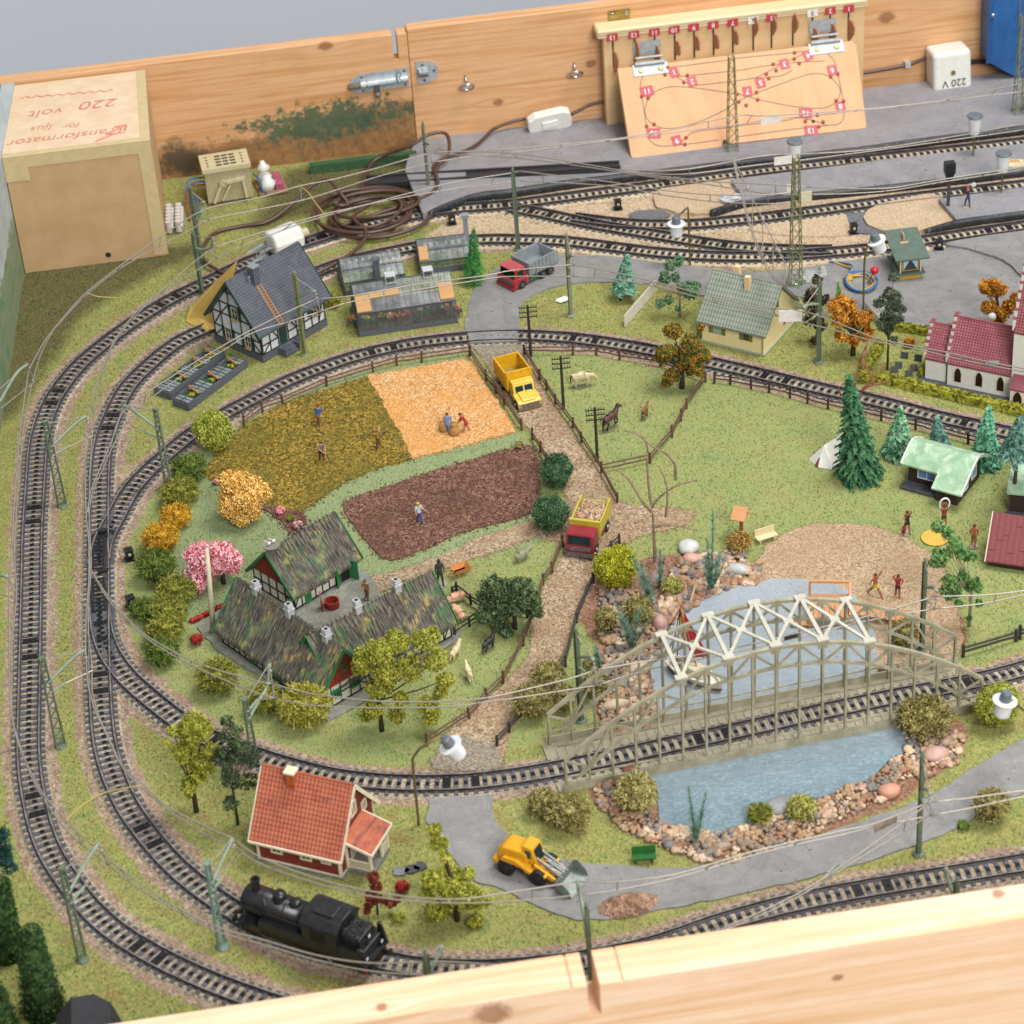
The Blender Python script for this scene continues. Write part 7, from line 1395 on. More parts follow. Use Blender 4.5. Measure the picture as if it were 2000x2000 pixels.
for k,(bx_,tx,r,lb)in enumerate((((14,1866),(0,1715),1.3,'uppermost dark cypress in the bottom left corner'),((86,1975),(56,1812),1.65,'middle dark cypress in the bottom left corner'),((8,2050),(-20,1925),1.8,'lowest dark cypress in the bottom left corner'))):
 b=loc(*bx_);tp=crownpt(tx[0],tx[1],b);t_=thing('cypress',lb,'tree',(b. x,b. y,0),0,'dark cypresses in the bottom left corner');m=MB();g=np. random. RandomState(k+60)
 for j in range(12):f=(j+.5)/12;m. leaves(Vector((tp. x*f,tp. y*f,tp. z*f*.93+.2)),(r*(1.05-.55*f),r*(1.05-.55*f),tp. z/10),420,.12,.6,rs=g)
 m. build('foliage',fol('cypress','#1e3018','#304826','#465e34'),t_);m=MB();m. smooth=True;m. tube([(0,0,0),(tp. x*.5,tp. y*.5,tp. z*.5),(tp. x*.9,tp. y*.9,tp. z*.9)],[r*.85,r*.62,r*.38],10);m. build('inner_foliage',MATS['cypress'],t_)
lobes_tree('sparse dark teal tree cut by the left edge',(-22,1790),[(6,1625,.45),(14,1640,.3),(18,1680,.45),(10,1700,.45),(-10,1660,.8)],fol('dark_teal','#16302c','#1f4038','#2c5048'),.14,200)
lobes_tree('olive foam tree in front of the red cottage, right of the small rust tree',(893,1797),[(850,1645,.4),(858,1668,.5),(838,1690,.5),(870,1680,.35),(885,1715,.75),(852,1712,.6),(838,1735,.5),(915,1705,.4),(875,1745,.9),(915,1742,.7),(848,1765,.6),(900,1775,.75),(935,1762,.6),(865,1785,.5),(930,1785,.45)],fOL,.12,330,group=LT)
lobes_tree('olive foam tree left of the dark slender tree by the second track',(384,1585),[(378,1412,.7),(398,1420,.6),(362,1418,.4),(338,1432,.35),(326,1445,.3),(352,1445,.5),(375,1445,.8),(400,1470,.6),(412,1450,.5),(372,1480,.8),(388,1500,.6),(420,1478,.4),(370,1520,.5),(368,1545,.4),(372,1568,.25)],fOL,.12,330,group=LT)
lobes_tree('slender dark leafed tree behind the red cottage',(465,1610),[(452,1445,.7),(470,1438,.45),(440,1470,.6),(462,1472,.7),(480,1475,.45),(430,1495,.5),(450,1500,.6),(490,1500,.6),(450,1545,.45),(462,1520,.4),(487,1530,.5),(445,1432,.4)],fol('dark_leaf','#2a3426','#404e34','#566042'),.14,150,trunk=M('greenish_bark','#3c4a3a'),tr=.1)
lobes_tree('small rust-red leafed tree beside the locomotive',(738,1785),[(729,1712,.35),(733,1730,.35),(728,1748,.35),(722,1765,.3),(738,1755,.3),(765,1765,.25),(775,1758,.2),(718,1778,.2),(755,1762,.25)],fRB,.11,260,tr=.07,depth=False)
lobes_tree('green tree with pale trunk and drooping leaf clusters beside the white fence',(1328,618),[(1308,515,.5),(1325,508,.45),(1298,535,.5),(1318,535,.4),(1345,548,.6),(1358,562,.4),(1300,562,.45),(1330,560,.35),(1290,585,.4),(1306,590,.4),(1345,575,.35),(1356,585,.25),(1322,592,.25)],fol('leaf_green','#365438','#4e7450','#6c9468'),.13,190,trunk=M('pale_bark','#b09c84','#8a7866'),tr=.1)
lobes_tree('autumn green-brown tree between the inner track and the paddock fence',(1332,757),[(1300,680,.7),(1318,660,.7),(1345,655,.75),(1370,650,.3),(1362,680,.7),(1335,685,.9),(1295,705,.6),(1310,720,.6),(1355,705,.7),(1375,700,.45),(1302,740,.4),(1348,725,.4),(1382,690,.3)],fGB,.14,330,tr=.22,group=LT)
lobes_tree('tall dark reddish leafed tree left of the station mast',(1596,670),[(1588,570,.5),(1598,560,.4),(1580,595,.45),(1605,600,.4),(1590,615,.5),(1578,635,.4),(1600,640,.45),(1590,655,.35),(1612,580,.3),(1605,622,.35)],fol('dark_maroon','#2c2420','#48362c','#54502e'),.14,190,tr=.1)
lobes_tree('orange autumn foam tree left of the churchyard',(1666,693),[(1632,598,.6),(1645,590,.5),(1640,615,.65),(1660,612,.6),(1680,610,.7),(1692,620,.55),(1640,640,.5),(1665,635,.75),(1690,635,.55),(1665,650,.5)],fAU,.13,360,tr=.2,group=LT)
lobes_tree('tall grey-green leafed tree inside the churchyard hedge',(1733,722),[(1735,555,.5),(1745,548,.35),(1728,575,.55),(1748,575,.5),(1760,590,.35),(1715,590,.4),(1735,598,.6),(1755,612,.45),(1722,615,.5),(1740,625,.55),(1758,632,.35),(1735,645,.4),(1745,655,.3)],fBK,.15,180,tr=.09,trunk=M('greenish_bark','#3c4a3a'))
lobes_tree('orange autumn foam tree behind the church',(1948,642),[(1928,572,.6),(1942,562,.45),(1950,580,.7),(1930,595,.6),(1955,600,.6),(1970,585,.5),(1978,565,.35),(1968,600,.5),(1945,615,.5)],fAU,.13,360,tr=.18,group=LT)
lobes_tree('weeping birch with pale trunk right of the beach',(1893,1222),[(1835,1048,.45),(1850,1045,.4),(1865,1058,.5),(1830,1070,.45),(1848,1075,.4),(1825,1095,.4),(1838,1108,.4),(1878,1078,.45),(1890,1095,.4),(1898,1070,.3),(1850,1125,.45),(1880,1112,.4),(1902,1120,.4),(1865,1140,.45),(1845,1148,.4),(1895,1140,.4),(1910,1135,.3),(1858,1165,.4),(1892,1160,.35),(1912,1168,.3),(1872,1180,.25),(1890,1195,.2)],fBI,.12,170,trunk=M('birch_bark','#b8a890','#8a7c68',3),tr=.12)
def branch_tree(label,base,limbs,mat,name='bare_tree',group='bare twig trees'):
 b=loc(*base);t_=thing(name,label,'bare tree',(b. x,b. y,0),0,group)
 for k,l_ in enumerate(limbs):
  P=[crownpt(x,y,b)+Vector((0,.25*i*(1 if k%2 else-1),0))for i,(x,y)in enumerate(l_)];P[0]. z=max(P[0]. z,0);P=relax(catmull(P,.4),1)
  P=[p+Vector((.04*mnoise. noise(p*2),0,.05*mnoise. noise(p*3+Vector((3,0,0)))))for p in P]
  m=MB();m. tube(P,[(.17 if k==0 else.11)*(1-.7*i/len(P))+.015 for i in range(len(P))],6);m. build('trunk'if k==0 else 'branch',mat,t_)
mTW=M('dry_twig','#7a6450','#9c8a74',2.5,.8,bump=.4)
branch_tree('tall bare forked twig tree beside the gravel path junction',(1280,1097),[[(1280,1097),(1276,1040),(1272,994)],[(1272,1000),(1250,975),(1235,950),(1215,932),(1193,925)],[(1273,992),(1285,970),(1305,950),(1325,935),(1357,925)],[(1272,985),(1268,950),(1266,905),(1268,880),(1258,862)],[(1320,937),(1317,905),(1300,880),(1270,862),(1235,832),(1215,826)],[(1300,1010),(1305,975),(1303,945),(1293,925)],[(1278,1030),(1290,1022),(1325,1020),(1358,1027)]],mTW)
branch_tree('small reddish bare branch beside the churchyard hedge',(1680,770),[[(1680,770),(1690,750),(1712,745),(1728,735)],[(1668,762),(1676,730),(1684,705),(1700,675)],[(1683,705),(1695,720),(1704,748)],[(1690,758),(1708,735),(1730,720)],[(1645,790),(1640,770),(1635,748)],[(1684,706),(1695,690),(1695,680)]],M('red_twig','#8a4c34','#9c6a50',2.5,.8),group='bare twig trees')
t=NT('pebble_mix');rc=t. n('SeparateColor');t. l(t. voro(1.15,out=1),rc. inputs[0]);c=t. ramp(rc. outputs[0],[(0,'#b3906c'),(.18,'#cdb092'),(.34,'#94806c'),(.5,'#bd9a7c'),(.64,'#86807a'),(.78,'#dcc2a4'),(.9,'#a67a5c')],'CONSTANT');c=t. mix(t. ramp(t. noise(6,3),[(.4,.35),(.6,0.0)]),c,'#6f5a4c');t. bump(t. noise(5,3),.2,.03);mPEB=t. done(c,.55,0,.35)
def stones(poly_px,n,smin,smax,seed):
 pl=[(G(x,y). x,G(x,y). y)for x,y in poly_px];g=np. random. RandomState(seed);P=scatter(pl,n,0,g);out=[]
 for x,y,_ in P:out. append((x,y,smin+(smax-smin)*g. rand()**2))
 return out,g
mb=MB();allp=[]
for poly,n,a,b,sd in(([(1335,1090),(1440,1075),(1485,1105),(1480,1140),(1395,1160),(1350,1190),(1300,1235),(1265,1225),(1290,1170),(1310,1120)],620,.14,.46,1),([(1175,1150),(1265,1160),(1300,1200),(1295,1260),(1270,1300),(1265,1350),(1200,1340),(1160,1300),(1175,1250),(1165,1190)],520,.14,.42,2),([(1170,1380),(1200,1320),(1275,1330),(1285,1400),(1270,1425),(1180,1435)],380,.12,.34,3),([(1155,1535),(1215,1520),(1230,1550),(1285,1605),(1350,1622),(1400,1628),(1490,1606),(1500,1620),(1420,1668),(1370,1685),(1290,1655),(1225,1625),(1170,1575)],600,.13,.34,4),([(1480,1610),(1600,1562),(1700,1522),(1755,1478),(1790,1462),(1800,1500),(1720,1570),(1640,1600),(1570,1640),(1500,1660),(1400,1700)],640,.12,.3,5),([(1770,1440),(1860,1425),(1885,1440),(1870,1490),(1800,1530),(1770,1500)],170,.14,.38,6),([(1728,1495),(1745,1480),(1765,1500),(1740,1512)],30,.12,.3,7)):
 s_,g=stones(poly,n,a,b,sd)
 for x,y,r in s_:allp. append((x,y,r,g. rand()*6.28,g. uniform(.6,1.0),g. uniform(.5,.85)))
allp. sort(key=lambda q:-q[2]);g=np. random. RandomState(9)
ico=bmesh. new();bmesh. ops. create_icosphere(ico,subdivisions=2,radius=1);IV=np. array([v. co[:]for v in ico. verts]);IF=[tuple(v. index for v in f. verts)for f in ico. faces];ico. free()
def pebble_mesh(mb,x,y,z,r,a,sy,sz,seed,rough=.16):
 rs=np. random. RandomState(seed);k=IV. copy()
 for _ in range(5):d=rs. normal(size=3);d/=np. linalg. norm(d);h_=.62+.3*rs. rand();pr=k@d;k=k-np. outer(np. maximum(pr-h_,0),d)
 k=k*(1+rough*.3*rs. normal(size=3));k[:,1]*=sy;k[:,2]*=sz;k*=r*1.15;q=np. stack([k[:,0]*math. cos(a)-k[:,1]*math. sin(a)+x,k[:,0]*math. sin(a)+k[:,1]*math. cos(a)+y,k[:,2]+z],1);mb. smooth=True;mb. add(q. tolist(),IF)
for i,(x,y,r,a,sy,sz)in enumerate(allp):pebble_mesh(mb,x,y,r*sz*.7+(.15*g. rand()if r<.2 else 0),r,a,sy,sz,i)
tag(mb. build('pebbles',mPEB),'mixed tan, grey and rust pebbles heaped round the pond','pebbles',kind='stuff')
def boulder(label,px,py,rx,ry_,c1,c2,hz=.6,ang=0):
 b=G(px,py+ry_*.45*22*.3);m=MB();m. smooth=True;rs=np. random. RandomState(int(px));ic=IV. copy();vs=[]
 for v in ic:w=1+.22*mnoise. noise(Vector(v)*1.2+Vector((px,0,0)))+.05*mnoise. noise(Vector(v)*4+Vector((px,0,0)));vs. append((v[0]*rx*w,v[1]*ry_*w,v[2]*hz*w+hz*.6))
 m. add(vs,IF);o=m. build('boulder',M('boulder_'+c1[1:],c1,c2,1.2,.5,bump=.2));o. location=(b. x,b. y,0);o. rotation_euler=(0,0,R(ang));s_=o. modifiers. new('s','SUBSURF');s_. levels=s_. render_levels=1;tag(o,label,'boulder','boulders round the pond')
boulder('white boulder above the pink one at the top of the pebble heap',1345,1072,.95,.9,'#cfd0cc','#b8bab6',.6,20);boulder('salmon pink boulder below the white one',1350,1095,.8,.65,'#d8a894','#c8947e',.5,-15);boulder('oval pale grey boulder at the beach end of the pebble heap',1442,1115,.95,.6,'#c4c6c4','#a8acaa',.5,-35);boulder('grey-pink boulder behind the feather plants',1282,1135,.7,.9,'#b09488','#9a8078',.6);boulder('round rose-pink boulder beside the boat stays',1288,1222,.65,.85,'#c49a90','#b48a80',.7);boulder('cream boulder partly under the bridge rails',1246,1310,1.0,.8,'#d4bea0','#c0a688',.6);boulder('long beige boulder under the left bridge arch',1202,1380,1.2,.5,'#cdb69a','#b49c80',.5,5)
boulder('flat grey boulder with pale vein at the front pond edge',1527,1578,1.35,.9,'#9a9c9c','#84888a',.55,10);boulder('smooth salmon boulder on the front right bank',1737,1549,.92,.75,'#cf9a80','#c08a70',.55);boulder('large lumpy pink boulder on the right bank',1828,1478,1.05,.75,'#c8a094','#b48c80',.6);boulder('brownish boulder above the large pink one',1847,1454,.55,.4,'#a88c78','#947864',.4);boulder('small rose boulder right of the large pink one',1843,1494,.42,.32,'#b08478','#9c7468',.3);boulder('dark blue-grey stone on the front left bank',1308,1652,.5,.45,'#77797c','#66686c',.35);boulder('flat brown stone on the front bank by the feather plant',1410,1655,.75,.4,'#a28c7a','#8c7868',.35);boulder('brown boulder at the left corner of the front bank',1186,1540,.5,.55,'#a08474','#8c7264',.45);boulder('rust-brown boulder lying behind the bridge deck',1735,1310,.9,.4,'#8c6a58','#785648',.4)
m=MB();b=G(1227,1770);g=np. random. RandomState(4);pts=[]
for _ in range(900):
 a=g. rand()*6.28;q=g. rand()**.5;pts. append((2.1*q*math. cos(a),1.1*q*math. sin(a),.02+.75*(1-q**1.6)))
m. lathe([(1.9,0),(1.2,.45),(.5,.68),(0,.72)],16);m. v=[(x,y*.5,z)for x,y,z in m. v];m. chips(pts,.13,.8,g);o=m. build('gravel_pile',grain_mat('pile_stones',['#b08c74','#9a745c','#c8a48c','#7c5c4a','#a4826c'],2.6,.4));o. location=(b. x,b. y,.06);o. rotation_euler=(0,0,R(4));tag(o,'heap of brown gravel on the road by the loader bucket','gravel pile')
# overhead line
mMAST=M('mast_green','#5d6c56','#6f7d68',2,.5,speck='#8a8878');mMASTL=M('mast_pale_green','#7f8e78','#8d9a86',2,.5);mMASTO=M('mast_olive','#72764c','#858a5c',2,.5);mLW=M('wire_steel','#9c958a','#aaa298',3,.35,.35);mINS=M('insulator_brown','#7c5a48')
MH,CH_=6.8,5.5
def mast(label,base,top,tip=None,rod=None,kind='lattice',mat=None,H=None,group='catenary masts',footc=None):
 b=G(*base);H=H or height(base[0],base[1],top[1]);t_=thing('catenary_mast',label,'catenary mast',(b. x,b. y,0),0,group);mat=mat or mMAST
 tp=(G(tip[0],tip[1],min(7.5,H-.3))-Vector((b. x,b. y,0)))if tip else Vector((1,0,H));a=math. atan2(tp. y,tp. x);rz=Matrix. Rotation(a,3,'Z')
 m=MB()
 if kind=='lattice':
  for s_ in(-1,1):
   m. beam(rz@Vector((s_*.4,0,0)),rz@Vector((s_*.19,0,H)),.1,.2,rz@Vector((0,1,0)))
  n=int(H/.5);w=lambda z:.4-.21*z/H
  for k in range(n):z0,z1=H*k/n,H*(k+1)/n;s_=1 if k%2 else-1;m. beam(rz@Vector((s_*w(z0),0,z0)),rz@Vector((-s_*w(z1),0,z1)),.1,.09)
  m. obox((0,0,H+.02),(.5,.38,.1),rz)
 elif kind=='tower':
  W=.55
  for sx in(-1,1):
   for sy in(-1,1):m. beam((sx*W,sy*W,0),(sx*W*.5,sy*W*.5,H),.1)
  n=13
  for k in range(n):
   z0,z1=H*k/n,H*(k+1)/n;w0,w1=W*(1-.5*k/n),W*(1-.5*(k+1)/n);s_=1 if k%2 else-1
   for e in(-1,1):m. beam((s_*w0,e*w0,z0),(-s_*w1,e*w1,z1),.06);m. beam((e*w0,s_*w0,z0),(e*w1,-s_*w1,z1),.06)
 else:
  m. obox((0,0,H/2),(.34,.1,H),rz)
  for s_ in(-.17,.17):m. obox(rz@Vector((s_,0,H/2)),(.07,.3,H),rz)
  m. lathe([(.14,H),(.1,H+.2),(.16,H+.28),(.05,H+.5),(0,H+.52)],8)
 m. build('post',mat,t_)
 m=MB();r_=.45 if kind!='tower'else.95;m. lathe([(r_*1.2,0),(r_,.14),(.0,.16)],8 if kind!='tower'else 4);m. build('foot',footc or mat,t_)
 if tip:
  rd=(G(rod[0],rod[1],CH_+.1)-Vector((b. x,b. y,0)))if rod else tp*.95;ax=Vector((tp. x,tp. y,0));
  m=MB();m. smooth=True;z0=min(6.2,H-2);P=catmull([Vector((0,0,z0)),ax*.45+Vector((0,0,z0+.75)),ax*.8+Vector((0,0,z0+1.25)),Vector((tp. x,tp. y,7.5))],.25);m. tube(P,.14,6);m. build('curved_arm',mMASTL,t_)
  m=MB();m. tube([(0,0,H-.25),(tp. x,tp. y,7.5)],.05,5);m. tube([(tp. x,tp. y,7.5),(tp. x*.99,tp. y*.99,MH)],.04,5);m. build('stay_wire',mLW,t_)
  m=MB();m. tube([(0,0,5.3),ax*.42+Vector((0,0,5.45))],.11,6);m. build('lower_tube',mMASTL,t_)
  m=MB();m. tube([ax*.42+Vector((0,0,5.45)),rd],.045,5);m. tube([rd+Vector((0,0,-.1)),Vector((tp. x,tp. y,MH))],.04,5);m. tube([rd,rd+Vector((.3,-.2,.1))],.04,5);m. build('steady_rod',mLW,t_)
  m=MB();m. ball((tp. x,tp. y,MH),.13,8,6);m. ball((tp. x,tp. y,7.2),.1,8,6);m. build('insulator',M('insulator_grey','#a8a49a'),t_)
 return t_
mast('lattice mast on the grass strip between the two left tracks, upper one',(122,988),(96,823),(169.5,813),(181,851));mast('lattice mast on the grass strip between the two left tracks, lower one',(119,1457),(78,1286),(165,1270),(181,1309))
mast('lattice mast on the outer lawn at the lower left curve',(161,1874),(117,1695),(195,1646),(208,1683));mast('pale green lattice mast standing left of the locomotive',(434,1849),(400,1686),(454,1636),(464,1661),mat=M('mast_bluegreen','#6a8478','#7d9488',2,.5))
mast('lattice mast rising from the moss bushes at the upper left curve',(330,954),(310,799),(239,791),(246,825));mast('mast between the inner track and curly lichen bush, behind the red cottage',(499,1496),(483,1366),(530,1322),(536,1363))
mast('grey-green mast at the verge of the lower road',(1794,1667),(1785,1480),(1816,1552),(1821,1595),'solid');mast('grey-green mast beside the beach and far bridge arch',(1800,1270),(1808,1099),(1830,1155),(1825,1189),'solid');mast('grey-green mast between the yellow house and orange tree',(1599,707),(1599,555),(1569,602),(1571,630),'solid')
mast('slim mast on the lawn inside the asphalt curve',(1115,616),(1110,463),(1119,500),(1121,540),'solid',M('mast_weathered','#7c8068','#8c9078',2,.5));mast('olive mast in front of the slate roofed house',(595,692),(580,537),(617,569),(626,608),'solid',mMASTO);mast('green mast beside the outer track behind the yellow card',(395,575),(379,457),(419,480),(424,504),'solid')
mast('green mast behind the terminal strip by the cardboard box',(394,518),(371,369),(400,395),(408,429),'solid');mast('plain green mast at the edge of the rear platform tip',(1012,488),(1008,335),None,None,'solid');mast('green mast on the rear platform beside the cable coil',(838,376),(824,245),(839,281),(844,317),'solid')
mast('tall lattice tower beside the yellow house roof, nearest of the towers',(1554,555),(1554,305),None,None,'tower',mMASTO,footc=M('tower_foot','#6a7a64'));mast('tall lattice tower standing in front of the control panel',(1431,308),(1427,109),None,None,'tower',mMASTO,footc=M('dark_foot','#2e3430'));mast('left of the two lattice towers at the far right of the rear platform',(1988,236),(1984,30),None,None,'tower',mMASTO,footc=M('dark_foot','#2e3430'));mast('right of the two lattice towers at the far right of the rear platform',(2010,232),(2006,22),None,None,'tower',mMASTO,footc=M('dark_foot','#2e3430'))
mast('mast standing in the slot of the front board',(1157,1957),(1146,1773),(1128,1722),(1131,1747),'solid');mast('mast mostly hidden behind the front board, left of the slot',(850,2030),(838,1850),(863,1845),(862,1885),'solid',H=7.8);mast('mast mostly hidden behind the front board on the right',(1860,1885),(1852,1700),(1847,1698),(1845,1740),'solid',H=7.6)
mast('green mast behind the left end of the bridge',(1135,1407),(1128,1233),(1160,1290),(1167,1338),'solid')
for tip,rod,st,lb in(((54,711),(68,745),(-25,790),'catenary arm reaching in from the side board, upper one'),((16,1127),(32,1172),(-60,1150),'catenary arm reaching in from the side board, lower one')):
 a,b,c=G(tip[0],tip[1],7.5),G(rod[0],rod[1],CH_),G(st[0],st[1],6.0);c. x=-43.2;t_=thing('catenary_bracket',lb,'catenary arm',tuple(c),0,'arms fixed to the side board');m=MB();m. smooth=True;m. tube(catmull([Vector((0,0,0)),(a-c)*.6+Vector((0,0,.5)),a-c],.3),.15,6);m. build('curved_arm',mMASTL,t_);m=MB();m. tube([(0,0,1.2),a-c],.05,5);m. tube([(0,0,-.6),b-c],.05,5);m. tube([a-c,b-c],.04,5);m. build('stay_wire',mLW,t_)
def wires(label,up,low,drop=True):
 U=catmull([G(x,y,MH)for x,y in up],.6);Lo=catmull([G(x,y,CH_)for x,y in low],.6);t_=thing('overhead_wire',label,'overhead wire',tuple(U[0]),0,'overhead contact lines');o=U[0]
 for P,nm in((U,'messenger_wire'),(Lo,'contact_wire')):m=MB();m. smooth=True;m. tube([p-o for p in P],.062,5);m. build(nm,mLW,t_)
 if drop:
  n=max(1,int(sum((a-b). length for a,b in zip(U,U[1:]))/5.2))
  for k in range(n):
   f=(k+.5)/n;a=U[int(f*(len(U)-1))];b=min(Lo,key=lambda q:(q. x-a. x)**2+(q. y-a. y)**2);m=MB();m. tube([a-o,b-o],.045,4);m. build('dropper',mLW,t_)
wires('contact line over the outermost track along the rear',[(844,298),(796,311),(723,332),(648,351),(586,363),(515,384),(404,408),(329,452),(246,511),(168,572),(116,629),(85,670),(56,722)],[(844,317),(735,346),(602,388),(500,410),(408,429),(370,450),(246,517),(166,579),(109,641),(83,685),(63,745)])
wires('contact line over the outermost track down the left side',[(56,722),(41,825),(34,903),(28,978),(23,1068),(18,1140),(18,1236),(18,1314),(20,1360),(25,1410),(36,1453),(56,1499),(85,1552),(128,1601),(159,1632),(196,1663)],[(63,745),(47,830),(39,903),(33,980),(28,1068),(32,1165),(24,1236),(22,1314),(24,1399),(34,1440),(60,1515),(98,1580),(140,1632),(206,1684)])
wires('contact line over the outermost track at the lower left',[(196,1663),(248,1706),(330,1763),(421,1809),(512,1835),(620,1866),(726,1881),(860,1878),(960,1884),(1060,1890)],[(206,1684),(254,1724),(332,1772),(421,1818),(518,1846),(617,1875),(726,1897),(853,1906),(960,1910),(1060,1912)])
wires('contact line from the rear platform to the green mast by the outer track',[(1013,334),(999,338),(897,354),(804,376),(710,401),(630,419),(533,447),(419,483)],[(1015,353),(959,360),(878,370),(735,396),(602,432),(533,457),(471,481),(424,504)])
wires('contact line over the second track at the upper left',[(419,483),(375,515),(321,564),(272,603),(228,657),(215,683),(199,722),(181,773),(171,818)],[(424,504),(385,528),(323,568),(275,606),(225,667),(203,722),(187,786),(180,847)])
wires('contact line over the second track down the left side',[(171,818),(168,838),(166,916),(168,1000),(173,1055),(175,1107),(168,1211),(167,1273)],[(180,847),(176,916),(174,980),(176,1055),(178,1107),(172,1211),(180,1306)])
wires('contact line over the second track curving to the locomotive',[(168,1275),(171,1330),(175,1352),(188,1393),(217,1453),(236,1493),(279,1532),(327,1575),(398,1612),(454,1637)],[(180,1306),(180,1350),(194,1400),(222,1462),(243,1505),(285,1545),(330,1583),(398,1628),(463,1659)])
wires('contact line above the locomotive and olive foam tree',[(456,1640),(512,1676),(614,1714),(711,1738),(804,1752),(897,1756),(985,1744),(1057,1733),(1128,1722)],[(463,1659),(512,1689),(614,1724),(711,1748),(804,1760),(897,1764),(985,1761),(1057,1756),(1131,1748)])
wires('contact line over the lower road between two masts',[(1128,1722),(1206,1722),(1321,1707),(1449,1669),(1533,1648),(1642,1623),(1710,1608),(1816,1567)],[(1131,1748),(1206,1738),(1321,1714),(1449,1677),(1533,1654),(1642,1631),(1710,1614),(1818,1593)])
wires('contact line leaving the road mast to the right',[(1818,1567),(1897,1558),(2000,1544),(2080,1534)],[(1822,1592),(1897,1578),(2000,1556),(2080,1546)])
wires('branch contact line slanting from the road mast to the front track',[(1816,1567),(1754,1614),(1661,1679),(1602,1720),(1524,1763),(1400,1819)],[(1818,1590),(1751,1633),(1661,1687),(1602,1726),(1524,1770),(1400,1824)])
wires('contact line swinging from the left junction to the cottage mast',[(172,1090),(176,1110),(207,1159),(233,1190),(272,1231),(323,1264),(388,1296),(499,1330),(530,1335)],[(174,1094),(180,1118),(207,1165),(233,1196),(270,1234),(321,1270),(388,1306),(499,1353),(536,1363)])
wires('contact line passing in front of the olive foam tree and path',[(530,1335),(598,1353),(680,1364),(754,1370),(859,1370),(949,1363),(1037,1344),(1128,1321),(1162,1308)],[(536,1363),(605,1377),(710,1382),(859,1381),(949,1371),(1042,1358),(1167,1338)])
wires('contact line running through the arched bridge',[(1162,1308),(1213,1300),(1270,1290),(1360,1279),(1437,1265),(1555,1237),(1680,1207),(1757,1186),(1826,1165)],[(1167,1338),(1230,1318),(1300,1300),(1437,1273),(1555,1245),(1680,1216),(1757,1200),(1826,1189)])
wires('contact line from the beach mast to the right edge',[(1826,1165),(1925,1162),(2000,1154),(2080,1144)],[(1826,1189),(1925,1178),(2000,1162),(2080,1150)])
wires('contact line crossing in front of the slate roofed house',[(171,1000),(176,965),(181,949),(217,864),(242,802),(285,768),(362,719),(427,680),(484,648),(560,610),(618,584)],[(173,1002),(180,965),(186,949),(222,868),(246,828),(290,782),(366,727),(430,688),(494,650),(565,628),(627,608)])
wires('contact line in front of the long greenhouse',[(618,584),(692,577),(816,555),(949,538),(1000,528),(1119,517)],[(627,608),(692,588),(816,566),(949,545),(1000,540),(1119,540)])
wires('contact line from the lawn mast over the yellow house roof',[(1119,517),(1176,527),(1256,545),(1321,561),(1400,582),(1475,598),(1518,602),(1573,608)],[(1119,540),(1176,542),(1256,555),(1321,569),(1400,592),(1471,607),(1518,617),(1571,631)])
wires('contact line passing in front of the church',[(1573,608),(1630,628),(1710,660),(1788,676),(1853,689),(1928,706),(2000,720),(2080,736)],[(1571,631),(1630,645),(1710,667),(1788,681),(1853,697),(1928,713),(2000,726),(2080,744)])
wires('contact line passing in front of the control panel',[(841,298),(920,295),(1000,291),(1178,274),(1248,264),(1318,252),(1437,226),(1500,226),(1686,213),(1831,197),(2000,162)],[(844,317),(920,306),(1000,298),(1228,270),(1391,248),(1440,243),(1500,234),(1647,219),(1769,207),(1901,190),(2000,179)])
wires('contact line crossing the throat toward the middle tower',[(850,296),(1000,299),(1145,321),(1256,340),(1388,354),(1500,360),(1577,365)],[(850,300),(1000,308),(1124,323),(1256,343),(1388,361),(1500,378),(1577,380)])
wires('contact line from the platform tip mast toward the middle tower',[(1013,334),(1181,354),(1323,375),(1420,381),(1500,380),(1560,374)],[(1015,353),(1186,363),(1310,383),(1400,394),(1500,398),(1560,392)])
wires('contact line over the front edge of the rear platform',[(1207,331),(1336,331),(1484,305),(1554,301),(1681,294),(1821,274),(2000,241)],[(1230,337),(1336,340),(1480,322),(1562,313),(1748,289),(1955,260),(2000,253)])
wires('contact line over the edge of the middle platform',[(1577,365),(1660,368),(1741,367),(1831,352),(2000,326)],[(1577,380),(1660,378),(1741,372),(1831,357),(2000,331)])
a,b=G(1431,308,11.6),G(1554,555,13.6);a2,b2=G(1431,308,7.6),G(1554,555,7.8);a3,b3=G(1431,308,6.2),G(1554,555,6.4)
t_=thing('cross_span','sagging cross-span wires strung between the two tall lattice towers','overhead wire',tuple(a));m=MB()
def sag(p,q,s_):return[p. lerp(q,k/12)-Vector((0,0,s_*4*(k/12)*(1-k/12)))-a for k in range(13)]
m. tube(sag(a,b,4.6),.06,5);m. tube([x+Vector((.12,0,0))for x in sag(a,b,4.4)],.05,5);m. build('messenger_wire',mLW,t_);m=MB();m. tube(sag(a2,b2,.1),.05,5);m. tube(sag(a3,b3,.1),.05,5);m. build('span_wire',mLW,t_)
for k in(2,4,6,8,10):m=MB();m. tube([sag(a,b,4.6)[k],sag(a3,b3,.1)[k]],.045,4);m. build('dropper',mLW,t_);
for k in(3,6,9):m=MB();m. ball(sag(a2,b2,.1)[k],.2,8,6);m. build('insulator',MATS['insulator_grey'],t_)
def plate(label,px,py,h,w,hh,mat,ang=0,name='tag_plate'):
 p=G(px,py,h);m=MB();m. box(-w/2,-.03,-hh/2,w/2,.03,hh/2);o=m. build(name,mat);o. location=p;o. rotation_euler=(0,0,R(ang));return tag(o,label,'tag','small plates on the overhead wires')
